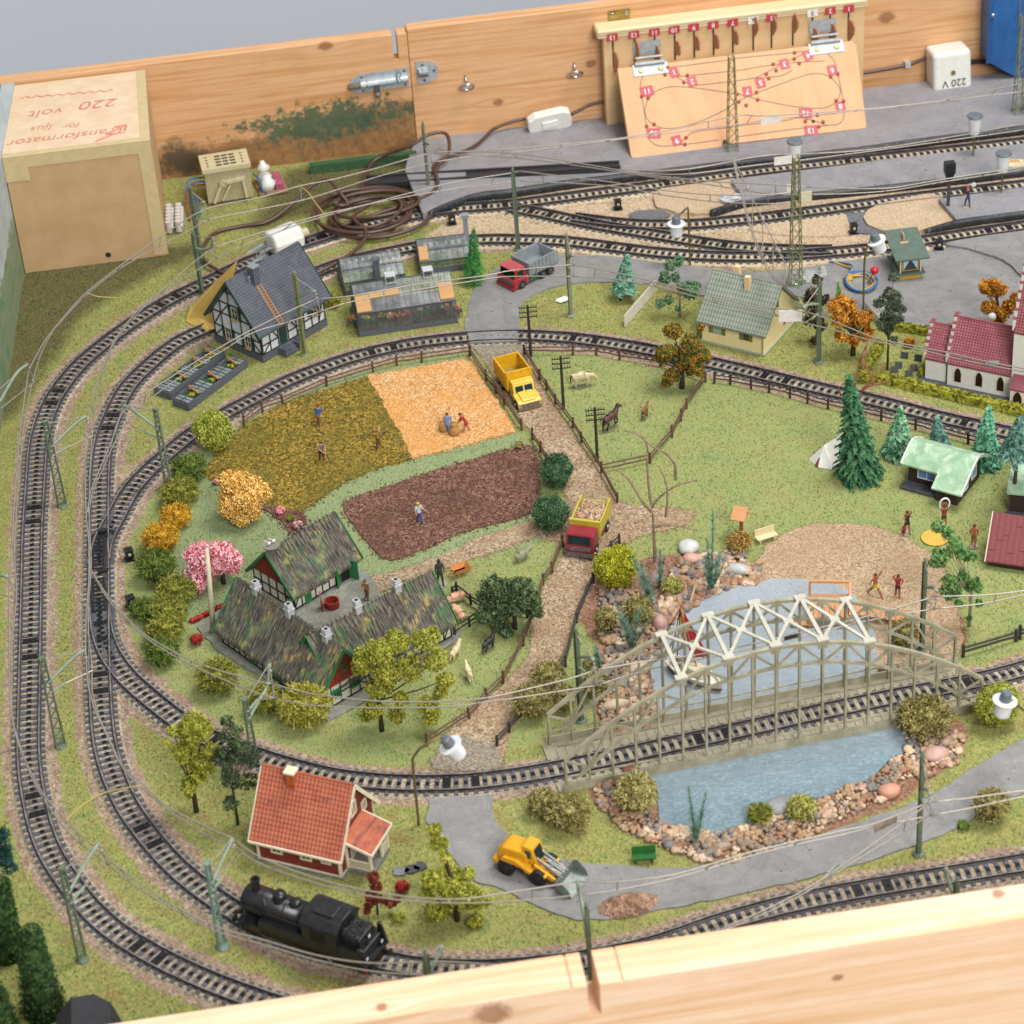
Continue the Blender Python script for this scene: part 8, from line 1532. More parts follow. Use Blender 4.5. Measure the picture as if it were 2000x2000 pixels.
plate('white paper tag hanging on the wire left of the middle tower',1532,313,6.6,2.1,.9,mWT);plate('cream tag right of the middle tower',1574,384,6.0,1.2,1.1,M('cream_tag','#ddd6b4'));plate('small white tag hanging left of the middle tower',1542,367,6.2,.6,.8,mWT)
plate('white wire plate over the roof edge of the yellow house',1544,617,6.2,2.1,1.2,mWT,-10);plate('pale grey connector on the wire in front of the church',1938,709,6.2,1.2,.4,mZINC,-14);plate('grey connector on the wire under the bridge struts',1545,1243,6.1,1.1,.4,mGREY,10);plate('rusty tag on the wire above the lower road',1730,1608,6.1,1.9,.7,M('rusty_tag','#9aa09a','#8a5a48',1.2,.5),22);plate('pale tag on the slanting branch wire',1622,1706,6.1,2.0,.5,mZINC,42);plate('white square tag on the diagram line at the flap',1505,234,5.9,2.2,.8,M('white_label','#e4e2de'),8)
# fences and poles
mFN=M('fence_brown','#6a4a3a','#553a2e',3,.65);mFND=M('fence_dark','#2e2b28','#3c3833',3,.6)
def fence(label,px,mat=None,H=1.15,sub=1,rails=(.45,.85),r=.07,group='rustic post and rail fences',pw=.12):
 P=[G(x,y)for x,y in px];Q=[]
 for a,b in zip(P,P[1:]):
  k=max(1,round((b-a). length/3.0))if sub else 1;Q+=[a. lerp(b,j/k)for j in range(k)]
 Q. append(P[-1]);o=Q[0]. copy();t_=thing('fence',label,'fence',(o. x,o. y,0),0,group);mat=mat or mFN;g=random. Random(int(px[0][0]*7+px[0][1]))
 for q in Q:q=q-o;m=MB();m. tube([(q. x,q. y,-.05),(q. x+g. uniform(-.06,.06),q. y+g. uniform(-.05,.05),H*g. uniform(.92,1.1))],pw,6);m. build('post',mat,t_)
 for z in rails:
  m=MB();pts=[]
  for a,b in zip(Q,Q[1:]):pts+=[a. lerp(b,j/4)-o+Vector((0,0,z+g. uniform(-.05,.05)))for j in range(4)]
  pts. append(Q[-1]-o+Vector((0,0,z)));m. tube(pts,r,5);m. build('rail',mat,t_)
fence('brown fence behind the fields along the inner track',[(477,832),(513,804),(553,791),(638,754),(729,726),(775,714),(824,707),(918,693)],sub=0);fence('brown fence between the orange field and the gravel path',[(918,695),(950,744),(969,768),(985,790),(1019,840)],sub=0);fence('short brown fence piece along the ploughed field edge',[(1040,858),(1056,884),(1068,905)],sub=0)
fence('brown fence on the paddock side of the gravel path',[(1025,693),(1054,742),(1068,762),(1085,790),(1119,835),(1136,864),(1175,924),(1206,982)],sub=0);fence('brown fence along the track above the white horse',[(1025,693),(1119,693),(1165,693),(1210,702),(1290,715),(1378,746)],sub=0);fence('brown fence closing the paddock below the autumn tree',[(1175,924),(1270,904),(1313,853),(1330,822),(1341,798),(1378,746)],sub=0)
fence('dark brown fence between the meadow and the inner track',[(1395,748),(1426,751),(1467,760),(1502,766),(1543,776),(1577,787),(1617,798),(1665,808),(1721,821),(1788,838),(1840,852),(1891,866),(1960,884),(2030,902)],M('fence_umber','#4a3a30','#3a2e27',3,.65),sub=0)
fence('brown fence on the animal side of the lower gravel path',[(1099,1068),(1079,1119),(1061,1142),(1050,1190),(1022,1261),(983,1336),(951,1366),(917,1404),(834,1456)],sub=0,H=1.2);fence('dark fence on the bush side of the lower gravel path',[(1210,1062),(1195,1076),(1176,1100),(1159,1139),(1126,1216),(1105,1301),(1075,1340),(1040,1380),(995,1431),(971,1457)],mFND,sub=0,H=1.0,r=.08)
fence('dark fence of the pig pen, upper run',[(884,1166),(892,1158),(920,1180),(945,1195),(960,1204)],mFND,sub=0,H=1.0,r=.08);fence('dark fence of the pig pen, lower run',[(889,1241),(917,1223),(945,1205),(985,1180),(1005,1200),(1030,1205)],mFND,sub=0,H=1.0,r=.08);fence('dark fence running right from the bridge end',[(1881,1283),(1984,1252),(1992,1248),(2060,1222)],mFND,sub=0,H=1.25,r=.1,pw=.14)
for base,top,lb in(((1037,696),(1027,596),'rearmost dark telegraph pole by the level crossing'),((1101,799),(1101,696),'middle dark telegraph pole beside the white horse'),((1167,902),(1157,796),'front dark telegraph pole beside the dark horse')):
 b=G(*base);H=height(base[0],base[1],top[1]);t_=thing('telegraph_pole',lb,'telegraph pole',(b. x,b. y,0),R(-4),'telegraph poles along the path');m=MB();m. tube([(0,0,0),(0,0,H)],[.15,.12],8);m. build('pole',mFND,t_)
 for k in range(3):
  z=H-.25-k*.5;m=MB();m. beam((-.85,-.05,z),(.85,-.05,z),.08);
  for x in(-.78,-.55,-.32,.32,.55,.78):m. beam((x,-.05,z),(x,-.05,z+.25),.07)
  m. build('cross_arm',mFND,t_)
b=G(417,1237);t_=thing('white_post','tall tapering off-white post at the farm corner','post',(b. x,b. y,0));tp=crownpt(404,1071,b);m=MB();m. smooth=True;m. tube([(0,0,0),tp],[.26,.16],10);m. build('shaft',M('bone_white','#d3cab0','#c2b898',2,.5),t_);m=MB();m. lathe([(.5,0),(.35,.2),(0,.25)],10);m. build('foot',mCOURT,t_)
p0,p1=G(1220,639),G(1281,568);a=math. atan2(p1. y-p0. y,p1. x-p0. x);L=(p1-p0). length;t_=thing('white_fence','long low white plastic fence on the lawn beside the yellow house','fence',(p0. x,p0. y,0),a);m=MB();m. box(0,-.06,0,L,.06,1.15);
for k in range(int(L/.25)):m. box(k*.25+.04,-.08,.1,k*.25+.2,.08,1.25)
m. build('panel',M('ivory_plastic','#dcd6c6','#cfc8b6',2,.5),t_)
def picket(label,a_,b_):
 p0,p1=G(*a_),G(*b_);L=(p1-p0). length;t_=thing('picket_fence',label,'fence',(p0. x,p0. y,0),math. atan2(p1. y-p0. y,p1. x-p0. x),'white picket fences');m=MB();m. box(0,-.03,.25,L,.03,.35);m. box(0,-.03,.6,L,.03,.7)
 for k in range(int(L/.24)):m. box(k*.24,-.05,.0,k*.24+.14,.0,.95)
 m. build('pickets',M('picket_white','#dedbd0'),t_)
picket('white picket fence behind the weeping leaf tree',(1290,566),(1372,582));picket('white picket fence right of the yellow house',(1500,572),(1570,610));picket('white picket fence behind the orange autumn tree',(1570,612),(1622,622));picket('short white picket fence left of the churchyard tree',(1690,605),(1722,640))
# lamps
mPOLE=M('lamp_pole_olive','#6c6238','#7c7046',3,.4,.4);mLG=M('lamp_grey','#6f767c','#5f666c',3,.45);mLWH=M('lamp_white','#e6e8ea','#dadcde',2,.35)
def cup_lamp(label,top,pb,h):
 b=G(*pb);t_=thing('platform_lamp',label,'lamp',(b. x,b. y,0),0,'white cup lamps on the platforms');m=MB();m. tube([(0,0,0),(0,0,h-1.6)],.1,8);m. build('pole',mPOLE,t_);m=MB();m. smooth=False;m. lathe([(0,h-2.1),(.5,h-2.1),(.72,h-.2),(0,h-.2)],20);m. build('shade',mLWH,t_)
 m=MB();m. lathe([(.0,h-.2),(.8,h-.2),(.84,h-.1),(.76,h+.04),(0,h+.07)],22);m. build('cap',mLG,t_);m=MB();m. lathe([(.28,0),(.2,.1),(0,.12)],8);m. build('foot',mPOLE,t_)
cup_lamp('white cup lamp directly above the middle lattice tower',None,(1552,403),7.5);cup_lamp('rightmost rear white cup lamp on the middle platform',None,(1900,318),5.5);cup_lamp('white cup lamp beside the yellow booklet',None,(1955,391),5.4)
def hang_lamp(label,base,pts,lamp,hl,tilt,rz):
 """pts: pole pixels with heights"""
 b=G(*base);bb=Vector((b. x,b. y,0));t_=thing('street_lamp',label,'lamp',(b. x,b. y,0),0,'white hooded street lamps');P=[Vector((0,0,0))]+[crownpt(x,y,b)for x,y in pts];m=MB();m. smooth=True;m. tube(catmull(P[:-1],.4)+[P[-1]],.1,8);m. build('pole',mPOLE,t_)
 c=crownpt(lamp[0],lamp[1],b);e=bpy. data. objects. new('shade',None);rot=Matrix. Rotation(rz,3,'Z')@Matrix. Rotation(tilt,3,'Y');ax=rot@Vector((0,0,1))
 m=MB();m. lathe([(0,-1.15),(.52,-1.15),(.6,-1.0),(.66,.0),(.9,.12),(.9,.2),(.55,.22),(.0,.22)],22,c,ax);m. build('shade',mLWH,t_);m=MB();m. lathe([(.45,.2),(.4,.85),(.3,1.0),(0,1.02)],18,c,ax);m. tube([c+ax*.9,P[-1]],.09,6);m. build('socket',mLG,t_)
hang_lamp('white hooded lamp over the lower gravel path, on a bent olive pole',(818,1611),[(807,1500),(808,1478),(822,1460),(862,1438)],(882,1458),8,R(-28),0);hang_lamp('white hooded lamp in front of the track throat on a straight pole',(1348,517),[(1345,440),(1344,404),(1332,415)],(1321,440),6,0,0);hang_lamp('white hooded lamp bending over the blue and yellow wire coil',(1686,605),[(1688,520),(1691,490),(1702,462)],(1713,472),8,R(-22),0);
b=G(2060,1460);hang_lamp('white hooded lamp over the lime bush at the right edge',(2060,1500),[(2040,1425),(1985,1375),(1970,1362)],(1962,1372),8,R(8),0)
b=G(1937,655);t_=thing('globe_lamp','white globe lamp behind the church nave roof','lamp',(b. x,b. y,0));c=crownpt(1937,619,b);m=MB();m. smooth=True;m. ball(c,.42,14,10);m. build('globe',mLWH,t_);m=MB();m. tube([(0,0,0),c],.07,6);m. build('pole',mFND,t_)
b=G(1851,417);t_=thing('signal','black signal with tapered head on the front platform tip','signal',(b. x,b. y,.0));m=MB();m. box(-.14,-.14,0,.14,.14,4.4);m. build('post',mGREY,t_);m=MB();m. add([(-.16,-.16,3.6),(.16,-.16,3.6),(.16,.16,3.6),(-.16,.16,3.6),(-.5,-.35,4.7),(.5,-.35,4.7),(.5,.35,4.7),(-.5,.35,4.7)],[(0,1,5,4),(1,2,6,5),(2,3,7,6),(3,0,4,7),(4,5,6,7),(3,2,1,0)]);m. box(-.52,-.42,4.7,.52,.42,5.8);m. box(-.55,-.62,5.2,-.05,-.42,5.3);m. build('signal_head',mBLK,t_)
m=MB();p=G(1981,320,.87);m. box(-1.0,-.8,0,1.0,.8,.12);o=m. build('booklet',M('cream_paper','#d8d2b4','#c8ba8c',2,.6));o. location=p;o. rotation_euler=(0,0,R(-12));tag(o,'cream and orange booklet on the middle platform','booklet');m=MB();m. box(-.5,.1,.121,.6,.6,.13);q=m. build('picture',M('orange_print','#d89a4a'),o)
cc=G(1681,556);t_=thing('wire_coil','knotted coil of blue and yellow wire on the asphalt yard','wire coil',(cc. x,cc. y,.1))
for k,(mt,off)in enumerate(((M('blue_wire','#2e6fb0'),0),(M('amber_wire','#d3a83c','#c0942c',2,.4),.12),(MATS['blue_wire'],.27),(MATS['amber_wire'],-.12))):
 pts=[((1.25+off+.1*math. sin(a*1.3))*math. cos(a),(1.6+off+.12*math. cos(a*1.7))*math. sin(a),.15+.1*(k%3)+.08*math. sin(a*2.1+k))for a in[j*.26 for j in range(52)]];m=MB();m. smooth=True;m. tube(pts,.1,6);m. build('wire_loop',mt,t_)
for mt,dx in((MATS['blue_wire'],0),(MATS['amber_wire'],.22)):m=MB();m. smooth=True;m. tube(catmull([G(1655,540,.5)-Vector((cc. x,cc. y,.1)),G(1664,520+dx*20,.4)-Vector((cc. x,cc. y,.1)),G(1650,514+dx*25,.2)-Vector((cc. x,cc. y,.1)),G(1620+dx*30,511,.15)-Vector((cc. x,cc. y,.1))],.3),.1,6);m. build('wire_tail',mt,t_)
m=MB();m. ball(G(1658,541,.3)-Vector((cc. x,cc. y,.1)),(.5,.4,.35),10,7,.4,2);m. build('knot',MATS['amber_wire'],t_)
b=G(1694,556);t_=thing('red_pin','pin with round red head stuck beside the wire coil','pin',(b. x,b. y,0));c=crownpt(1708,528,b);m=MB();m. tube([(0,0,0),c],.05,6);m. build('needle',mGREY,t_);m=MB();m. smooth=True;m. ball(c,.42,16,10);m. build('head',M('pin_red','#c8243c','#b81e34',2,.2),t_)
# people and animals (one skinned body each)
def skin(name,joints,bones,parent,mats,region,sub=2,sc=1.0):
 """joints: {name: (x, y, z, r)}; region(bone midpoint name) -> material index by nearest joint"""
 ks=list(joints);idx={k:i for i,k in enumerate(ks)};me=bpy. data. meshes. new(name);me. from_pydata([tuple(c*sc for c in joints[k][:3])for k in ks],[(idx[a],idx[b])for a,b in bones],[])
 o=bpy. data. objects. new(name,me);COL. objects. link(o);sk=o. modifiers. new('s','SKIN');me. skin_vertices
 if not me. skin_vertices:bm=bmesh. new();bm. from_mesh(me);bm. verts. layers. skin. verify();bm. to_mesh(me);bm. free()
 for k in ks:v=me. skin_vertices[0]. data[idx[k]];r=joints[k][3]*sc*1.32;v. radius=(r,r)if len(joints[k])<5 else(r,joints[k][4]*sc);v. use_root=(k==ks[0])
 sb=o. modifiers. new('u','SUBSURF');sb. levels=sub;dg=bpy. context. evaluated_depsgraph_get();dg. update();n=bpy. data. meshes. new_from_object(o. evaluated_get(dg));COL. objects. unlink(o);bpy. data. objects. remove(o)
 n. name=name;n. materials. clear();[n. materials. append(m_)for m_ in mats];J=[Vector(joints[k][:3])*sc for k in ks]
 for p in n. polygons:
  p. use_smooth=True;c=p. center;best=None
  for a,b in bones:
   A,B=J[idx[a]],J[idx[b]];ab=B-A;f=max(0,min(1,(c-A). dot(ab)/max(ab. length_squared,1e-9)));dd=(A+ab*f-c). length
   if best is None or dd<best[0]:best=(dd,a,b,f)
  p. material_index=region(best[1],best[2],best[3],c)
 o=bpy. data. objects. new(name,n);COL. objects. link(o);o. parent=parent;return o
mSKIN=M('figure_skin','#c98f6c','#b87e5c',5,.5);mTAN_=M('figure_tan','#a86242','#96543a',5,.5)
def person(label,px,rz,H=2.3,shirt='#3f5f8c',trou='#3a3a40',hair='#4a3424',skinm=None,armL=None,armR=None,legs=.12,bend=0.0,short=False,top=True,sleeves=True,base=None,hat=None,group='model people'):
 b=G(*px,0)if len(px)==2 else G(px[0],px[1],px[2]);t_=thing('person',label,'person',tuple(b),R(rz),group);s_=H;sk=skinm or mSKIN;zb=.0
 if base:m=MB();m. lathe([(base,0),(base,.07),(0,.08)],14);m. build('stand',M('stand_'+'grey','#a9a08e'),t_);zb=.06
 f=bend;hip=.50;J={'hip':(0,0,hip,.062,.05),'waist':(0,-.03*f*3,.60,.062,.045),'chest':(0,-.12*f*2,.73-.04*f,.075,.055),'neck':(0,-.16*f*2,.83-.06*f,.028),'head':(0,-.18*f*2-.005,.90-.08*f,.058,.062),'crown':(0,-.19*f*2,.955-.08*f,.04,.045)}
 for sd,n_ in((-1,'L'),(1,'R')):
  J['h'+n_]=(sd*.045,0,hip-.03,.05);J['k'+n_]=(sd*.05,-legs*sd*.5-.01,.27,.036);J['a'+n_]=(sd*.055,-legs*sd,.05,.022);J['t'+n_]=(sd*.06,-legs*sd-.07,.022,.022)
  y0=-.12*f*2;J['s'+n_]=(sd*.105,y0,.785-.05*f,.033)
  e,h_=(armL if sd<0 else armR)or((sd*.135,y0-.02,.64),(sd*.13,y0-.07,.51));J['e'+n_]=(*e,.024);J['w'+n_]=(*h_,.017);d_=Vector(h_)-Vector(e);d_. normalize();q=Vector(h_)+d_*.05;J['f'+n_]=(q. x,q. y,q. z,.018)
 B=[('hip','waist'),('waist','chest'),('chest','neck'),('neck','head'),('head','crown')]
 for n_ in 'LR':B+=[('hip','h'+n_),('h'+n_,'k'+n_),('k'+n_,'a'+n_),('a'+n_,'t'+n_),('chest','s'+n_),('s'+n_,'e'+n_),('e'+n_,'w'+n_),('w'+n_,'f'+n_)]
 def reg(a,b2,fr,c):
  n_=b2[0]
  if b2 in('head','crown')or(b2=='neck'and fr>.5)or(b2=='head'):return 0
  if b2 in('waist',):return 1 if top and fr>.3 else(2 if fr<.5 else 0)
  if b2 in('chest','neck'):return 1 if top else 0
  if n_=='s':return 1 if top else 0
  if n_=='e':return 1 if(top and sleeves)else 0
  if n_ in 'wf':return 0
  if n_=='h':return 2
  if n_=='k':return 2 if(not short or fr<.45)else 0
  if n_=='a':return 2 if not short else 0
  return 3 if not short else 0
 for k in J:J[k]=(J[k][0],J[k][1],J[k][2]+zb/s_)+tuple(J[k][3:])
 skin('body',J,B,t_,[sk,M('cloth_'+shirt[1:],shirt,shirt),M('cloth_'+trou[1:],trou,trou),M('shoe_dark','#2c2826')],reg,2,s_)
 hd=Vector(J['head'][:3])*s_;m=MB();m. smooth=True;m. ball(hd+Vector((0,.012*s_,.028*s_)),(.062*s_,.066*s_,.055*s_),12,7);o=m. build('hat'if hat else 'hair',M('hair_'+(hat or hair)[1:],hat or hair,hat or hair),t_)
 m=MB();
 for sd in(-1,1):m. ball(hd+Vector((sd*.022*s_,-.058*s_,.008*s_)),.008*s_,6,4)
 m. build('eyes',mSLOT,t_);m=MB();m. ball(hd+Vector((0,-.066*s_,-.008*s_)),.01*s_,6,4);m. build('nose',sk,t_)
 return t_
def tool(label,cat,name,pts,r,mat,extra=None):
 m=MB();m. tube(pts,r,5)
 if extra:extra(m)
 return tag(m. build(name,mat),label,cat)
person('person in blue top and brown trousers mowing the stubble field, rearmost worker',(624,833),160,shirt='#3c5a90',trou='#8a6048',armL=((-.16,-.1,.66),(-.05,-.22,.56)),armR=((.16,-.12,.66),(.06,-.25,.52)),legs=.1,bend=.4,hair='#7a3020')
person('person in grey shirt and brown trousers hoeing at the field centre',(629,900),25,shirt='#85878c',trou='#5a3a2a',armL=((-.14,-.14,.66),(-.02,-.26,.52)),armR=((.14,-.12,.66),(.05,-.28,.46)),bend=.35,legs=.1)
person('person in mustard shirt swinging a pick over the shoulder',(740,877),-60,shirt='#c08a34',trou='#6a4430',armL=((-.16,.02,.9),(-.1,.1,1.0)),armR=((.15,.0,.9),(.02,.1,1.02)),bend=.5,legs=.14)
person('person in light blue dress standing by the tan sack',(876,848),170,shirt='#6a8cc0',trou='#6a8cc0',hair='#7a3428',bend=.2);person('person in red clothes bending on the orange field',(912,845),-100,shirt='#b8303a',trou='#b8303a',hair='#3c3a40',bend=.6,armL=((-.12,-.22,.62),(-.1,-.3,.5)),armR=((.12,-.22,.62),(.08,-.32,.52)),short=True)
person('blond person in blue overalls sowing on the ploughed field',(820,1023),20,shirt='#c4ccd4',trou='#3a568c',hair='#d0b070',armR=((.17,-.03,.64),(.24,-.08,.56)));person('dark figure on a round stand beside the farm entrance',(861,1142),10,shirt='#3c4038',trou='#34382f',hair='#2c2e2a',skinm=M('figure_dark','#4a4a40'),base=.55,H=2.6)
person('person in ochre coat with a stick in the farmyard',(718,1172),-20,shirt='#a07c4c',trou='#7c5a3c',hair='#4c4c54',bend=.2);person('station worker in dark blue waving a signal disc on the platform',(1889,404,.9),10,shirt='#28344c',trou='#243c60',hat='#c83c40',armR=((.16,-.04,.9),(.2,-.08,1.04)),base=.5)
person('bather in yellow trunks running with raised arm on the beach',(1709,1164),30,skinm=mTAN_,trou='#c8b030',top=False,short=True,armR=((.18,-.02,.84),(.24,-.05,.98)),armL=((-.18,.04,.72),(-.24,.0,.64)),legs=.3,group='beach bathers');person('bather in red top and dark trunks on the beach',(1753,1166),-10,skinm=mTAN_,shirt='#a82830',trou='#2a2a2e',short=True,sleeves=False,armL=((-.18,0,.86),(-.12,-.03,.96)),armR=((.18,.0,.7),(.13,-.02,.6)),group='beach bathers')
person('bather holding a red towel on the lawn left of the ring catcher',(1771,1042),15,skinm=mTAN_,trou='#24282c',shirt='#24282c',short=True,sleeves=False,armL=((-.16,-.05,.7),(-.14,-.1,.62)),armR=((.16,-.02,.88),(.1,-.04,.97)),group='beach bathers',base=.4)
person('bather in green trunks holding up a white ring',(1843,1030),0,skinm=mTAN_,trou='#2c4a34',shirt='#8c3a34',short=True,sleeves=False,armL=((-.1,-.02,.95),(-.05,-.03,1.08)),armR=((.1,-.02,.95),(.05,-.03,1.08)),group='beach bathers',base=.45);person('reddish-brown bather seen from behind near the red roofed cabin',(1901,1068),160,skinm=mTAN_,trou='#8a4c38',top=False,short=True,group='beach bathers',base=.35)
b=G(1843,1030);c=crownpt(1845,984,b)+Vector((b. x,b. y,0));m=MB();m. smooth=True;m. tube([c+Vector((.42*math. cos(a),0,.55*math. sin(a)))for a in[k*.2618 for k in range(25)]],.08,6,False);tag(m. build('ring',mWP),'white ring held up above the bather in green trunks','ring')
tool('long-handled scythe of the rearmost field worker','scythe','scythe',[G(624,812,1.2),G(620,826,.6),G(618,838,.12)],.04,mFN,lambda m:m. beam(G(618,838,.15),G(632,848,.15),.1,.03));tool('hoe held by the worker in the grey shirt','hoe','hoe',[G(634,882,1.2),G(640,894,.6),G(646,904,.12)],.04,mFN,lambda m:m. beam(G(644,904,.14),G(650,901,.14),.15,.05));tool('pick swung by the worker in the mustard shirt','pick','pick',[G(740,858,2.0),G(752,844,2.7)],.04,mFN,lambda m:m. tube([G(746,846,2.9),G(753,842,2.9),G(760,845,2.6)],.07,5));tool('walking stick of the farmyard figure','stick','stick',[G(714,1158,1.2),G(712,1174,.1)],.035,mFN)
b=G(888,850);m=MB();m. smooth=True;m. lathe([(.42,0),(.5,.4),(.42,.85),(.2,1.05),(.32,1.25),(0,1.2)],12);o=m. build('sack',M('sack_tan','#b98a50','#a87a44',3,.8,bump=.4));o. location=b;tag(o,'tan sack on the orange field beside the blue dress','sack');m=MB();m. smooth=True;m. lathe([(.42,0),(.5,.4),(.42,.9),(0,1.0)],12);o=m. build('sack',MATS['sack_tan']);o. location=G(868,842);tag(o,'tan sack standing behind the person in the blue dress','sack')
m=MB();m. lathe([(.25,-.02),(.25,.02),(0,.03)],12,(0,0,0),(0,-1,0));o=m. build('signal_disc',mWP);b=G(1889,404,.9);o. location=b+Vector((.5,-.2,2.55));tag(o,'small white signal disc in the raised hand of the platform worker','signal disc');m=MB();m. leaves((0,0,0),(.2,.1,.45),60,.12,.2);o=m. build('towel',M('towel_red','#a02430'));o. location=G(1765,1035,1.0);tag(o,'red towel hanging from the arm of the lawn bather','towel')
def quad_animal(label,cat,name,px,rz,L,mats,pose='stand',headup=.5,tail=True,baseplate=False,fat=1.0,leg=.5,lift=False,group=None,maned=None,snout=.16):
 """faces +x; L = body length in cm"""
 b=G(*px);t_=thing(name,label,cat,(b. x,b. y,0),R(rz),group);zb=0.0
 if baseplate:m=MB();m. lathe([(L*.55,0),(L*.55,.06),(0,.07)],16);m. v=[(x,y*.35,z)for x,y,z in m. v];m. build('stand',M('stand_olive','#7c7c5c','#6c6c50'),t_);zb=.05
 h=leg;f=fat;hu=headup
 J={'mid':(0,0,h+.16,.15*f,.17*f),'chest':(.32,0,h+.17,.15*f,.18*f),'rump':(-.34,0,h+.19,.14*f,.16*f),'neck':(.48,0,h+.27+.12*hu,.1*f),'poll':(.60,0,h+.32+.27*hu,.075*f),'head':(.69,0,h+.28+.24*hu,.065*f),'muz':(.72+snout,0,h+.18+.18*hu,.045*f)}
 if hu<0:J['neck']=(.55,0,h+.12,.085*f);J['poll']=(.74,0,h-.02,.07*f);J['head']=(.82,0,h-.14,.06*f);J['muz']=(.88,0,h-.3,.042*f)
 B=[('mid','chest'),('mid','rump'),('chest','neck'),('neck','poll'),('poll','head'),('head','muz')]
 for s_,n_ in((-1,'L'),(1,'R')):
  d=.08*s_;lf=lift and s_<0
  J['fs'+n_]=(.34,s_*.08*f,h*.95,.075*f);J['fk'+n_]=(.36+d*.5+(.14 if lf else 0),s_*.085,h*.5+(.08 if lf else 0),.035);J['ff'+n_]=(.35+d+(.06 if lf else 0),s_*.085,.03+(.16 if lf else 0),.03)
  J['hs'+n_]=(-.36,s_*.08*f,h*.98,.09*f);J['hk'+n_]=(-.28-d,s_*.09,h*.68,.055*f);J['hh'+n_]=(-.42-d,s_*.09,h*.36,.032);J['hf'+n_]=(-.38-d,s_*.09,.03,.03)
  J['ear'+n_]=(J['poll'][0]-.01,s_*.05,J['poll'][2]+.1,.016)
  B+=[('chest','fs'+n_),('fs'+n_,'fk'+n_),('fk'+n_,'ff'+n_),('rump','hs'+n_),('hs'+n_,'hk'+n_),('hk'+n_,'hh'+n_),('hh'+n_,'hf'+n_),('poll','ear'+n_)]
 if tail:J['t1']=(-.5,0,h+.22,.03);J['t2']=(-.58,0,h*.9,.035 if tail==1 else.014);J['t3']=(-.56,0,h*(.45 if tail==1 else.95),.025 if tail==1 else.01);B+=[('rump','t1'),('t1','t2'),('t2','t3')]
 for k in J:J[k]=(J[k][0],J[k][1],J[k][2]+zb/L)+tuple(J[k][3:])
 def reg(a,b2,fr,c):
  if len(mats)>1 and b2 in('t2','t3'):return 1
  if len(mats)>1 and b2 in('ffL','ffR','hfL','hfR'):return 1 if maned!='pale'else 0
  return 0
 skin('body',J,B,t_,mats,reg,2,L)
 if maned:
  m=MB();nk,pl=Vector(J['neck'][:3])*L,Vector(J['poll'][:3])*L;ch=Vector(J['chest'][:3])*L+Vector((-.05,0,.16))*L
  m. tube([ch,nk+Vector((-.05,0,.07))*L,pl+Vector((-.02,0,.08))*L,pl+Vector((.05,0,.03))*L],[.02*L,.055*L,.045*L,.02*L],6);m. build('mane',mats[1],t_)
 return t_
mHWh=M('horse_cream','#d8c8a4','#c8b690',3,.5);mMN=M('mane_brown','#5c4430','#4a3626',4,.6);mHDk=M('horse_dark','#5e4038','#4c332d',3,.5);mFOAL=M('foal_brown','#8a5a3c','#7a4c32',3,.5);mPIG=M('pig_pink','#d8a88c','#c89878',3,.5);mGO=M('goat_cream','#dccca4','#cdbb90',3,.5);mBLA=M('goat_black','#26262a','#34343a',3,.5);mSHE=M('sheep_grey','#98987c','#86866c',4,.7)
HG='horses in the paddock'
quad_animal('cream horse with brown mane and tail grazing in the paddock','horse','horse',(1136,755),0,1.75,[mHWh,mMN],headup=-1,baseplate=True,group=HG,maned='pale',leg=.55);quad_animal('dark brown trotting horse with raised head in the paddock','horse','horse',(1193,838),35,1.7,[mHDk,M('hoof_black','#1f1a18')],headup=1.0,baseplate=True,group=HG,maned='dark',leg=.62,lift=True);quad_animal('small chestnut foal standing near the dark horse','foal','foal',(1260,817),55,1.05,[mFOAL,M('hoof_black','#1f1a18')],headup=.9,baseplate=True,group=HG,leg=.72,fat=.85)
quad_animal('upper pink pig beside the thatched wing','pig','pig',(890,1175),5,1.35,[mPIG],headup=-.0,tail=2,fat=1.45,leg=.22,group='pigs in the pen');quad_animal('lower pink pig with lowered head in the pen','pig','pig',(898,1206),115,1.35,[mPIG],headup=-.0,tail=2,fat=1.45,leg=.22,group='pigs in the pen')
quad_animal('cream goat with back to the camera, nearer the thatched wing','goat','goat',(890,1285),50,1.25,[mGO],headup=.9,tail=2,group='farm goats',leg=.5);quad_animal('cream goat looking at the camera, lower of the pair','goat','goat',(917,1327),100,1.2,[mGO],headup=1.1,tail=2,group='farm goats',leg=.5);quad_animal('black goat with white head right of the cream goats','goat','goat',(955,1270),40,1.3,[mBLA],headup=1.0,baseplate=True,tail=2,group='farm goats',leg=.5)
quad_animal('grey-green sheep by the fence near the crimson truck','sheep','sheep',(1020,1095),25,1.25,[mSHE],headup=.2,tail=2,fat=1.2,leg=.42)
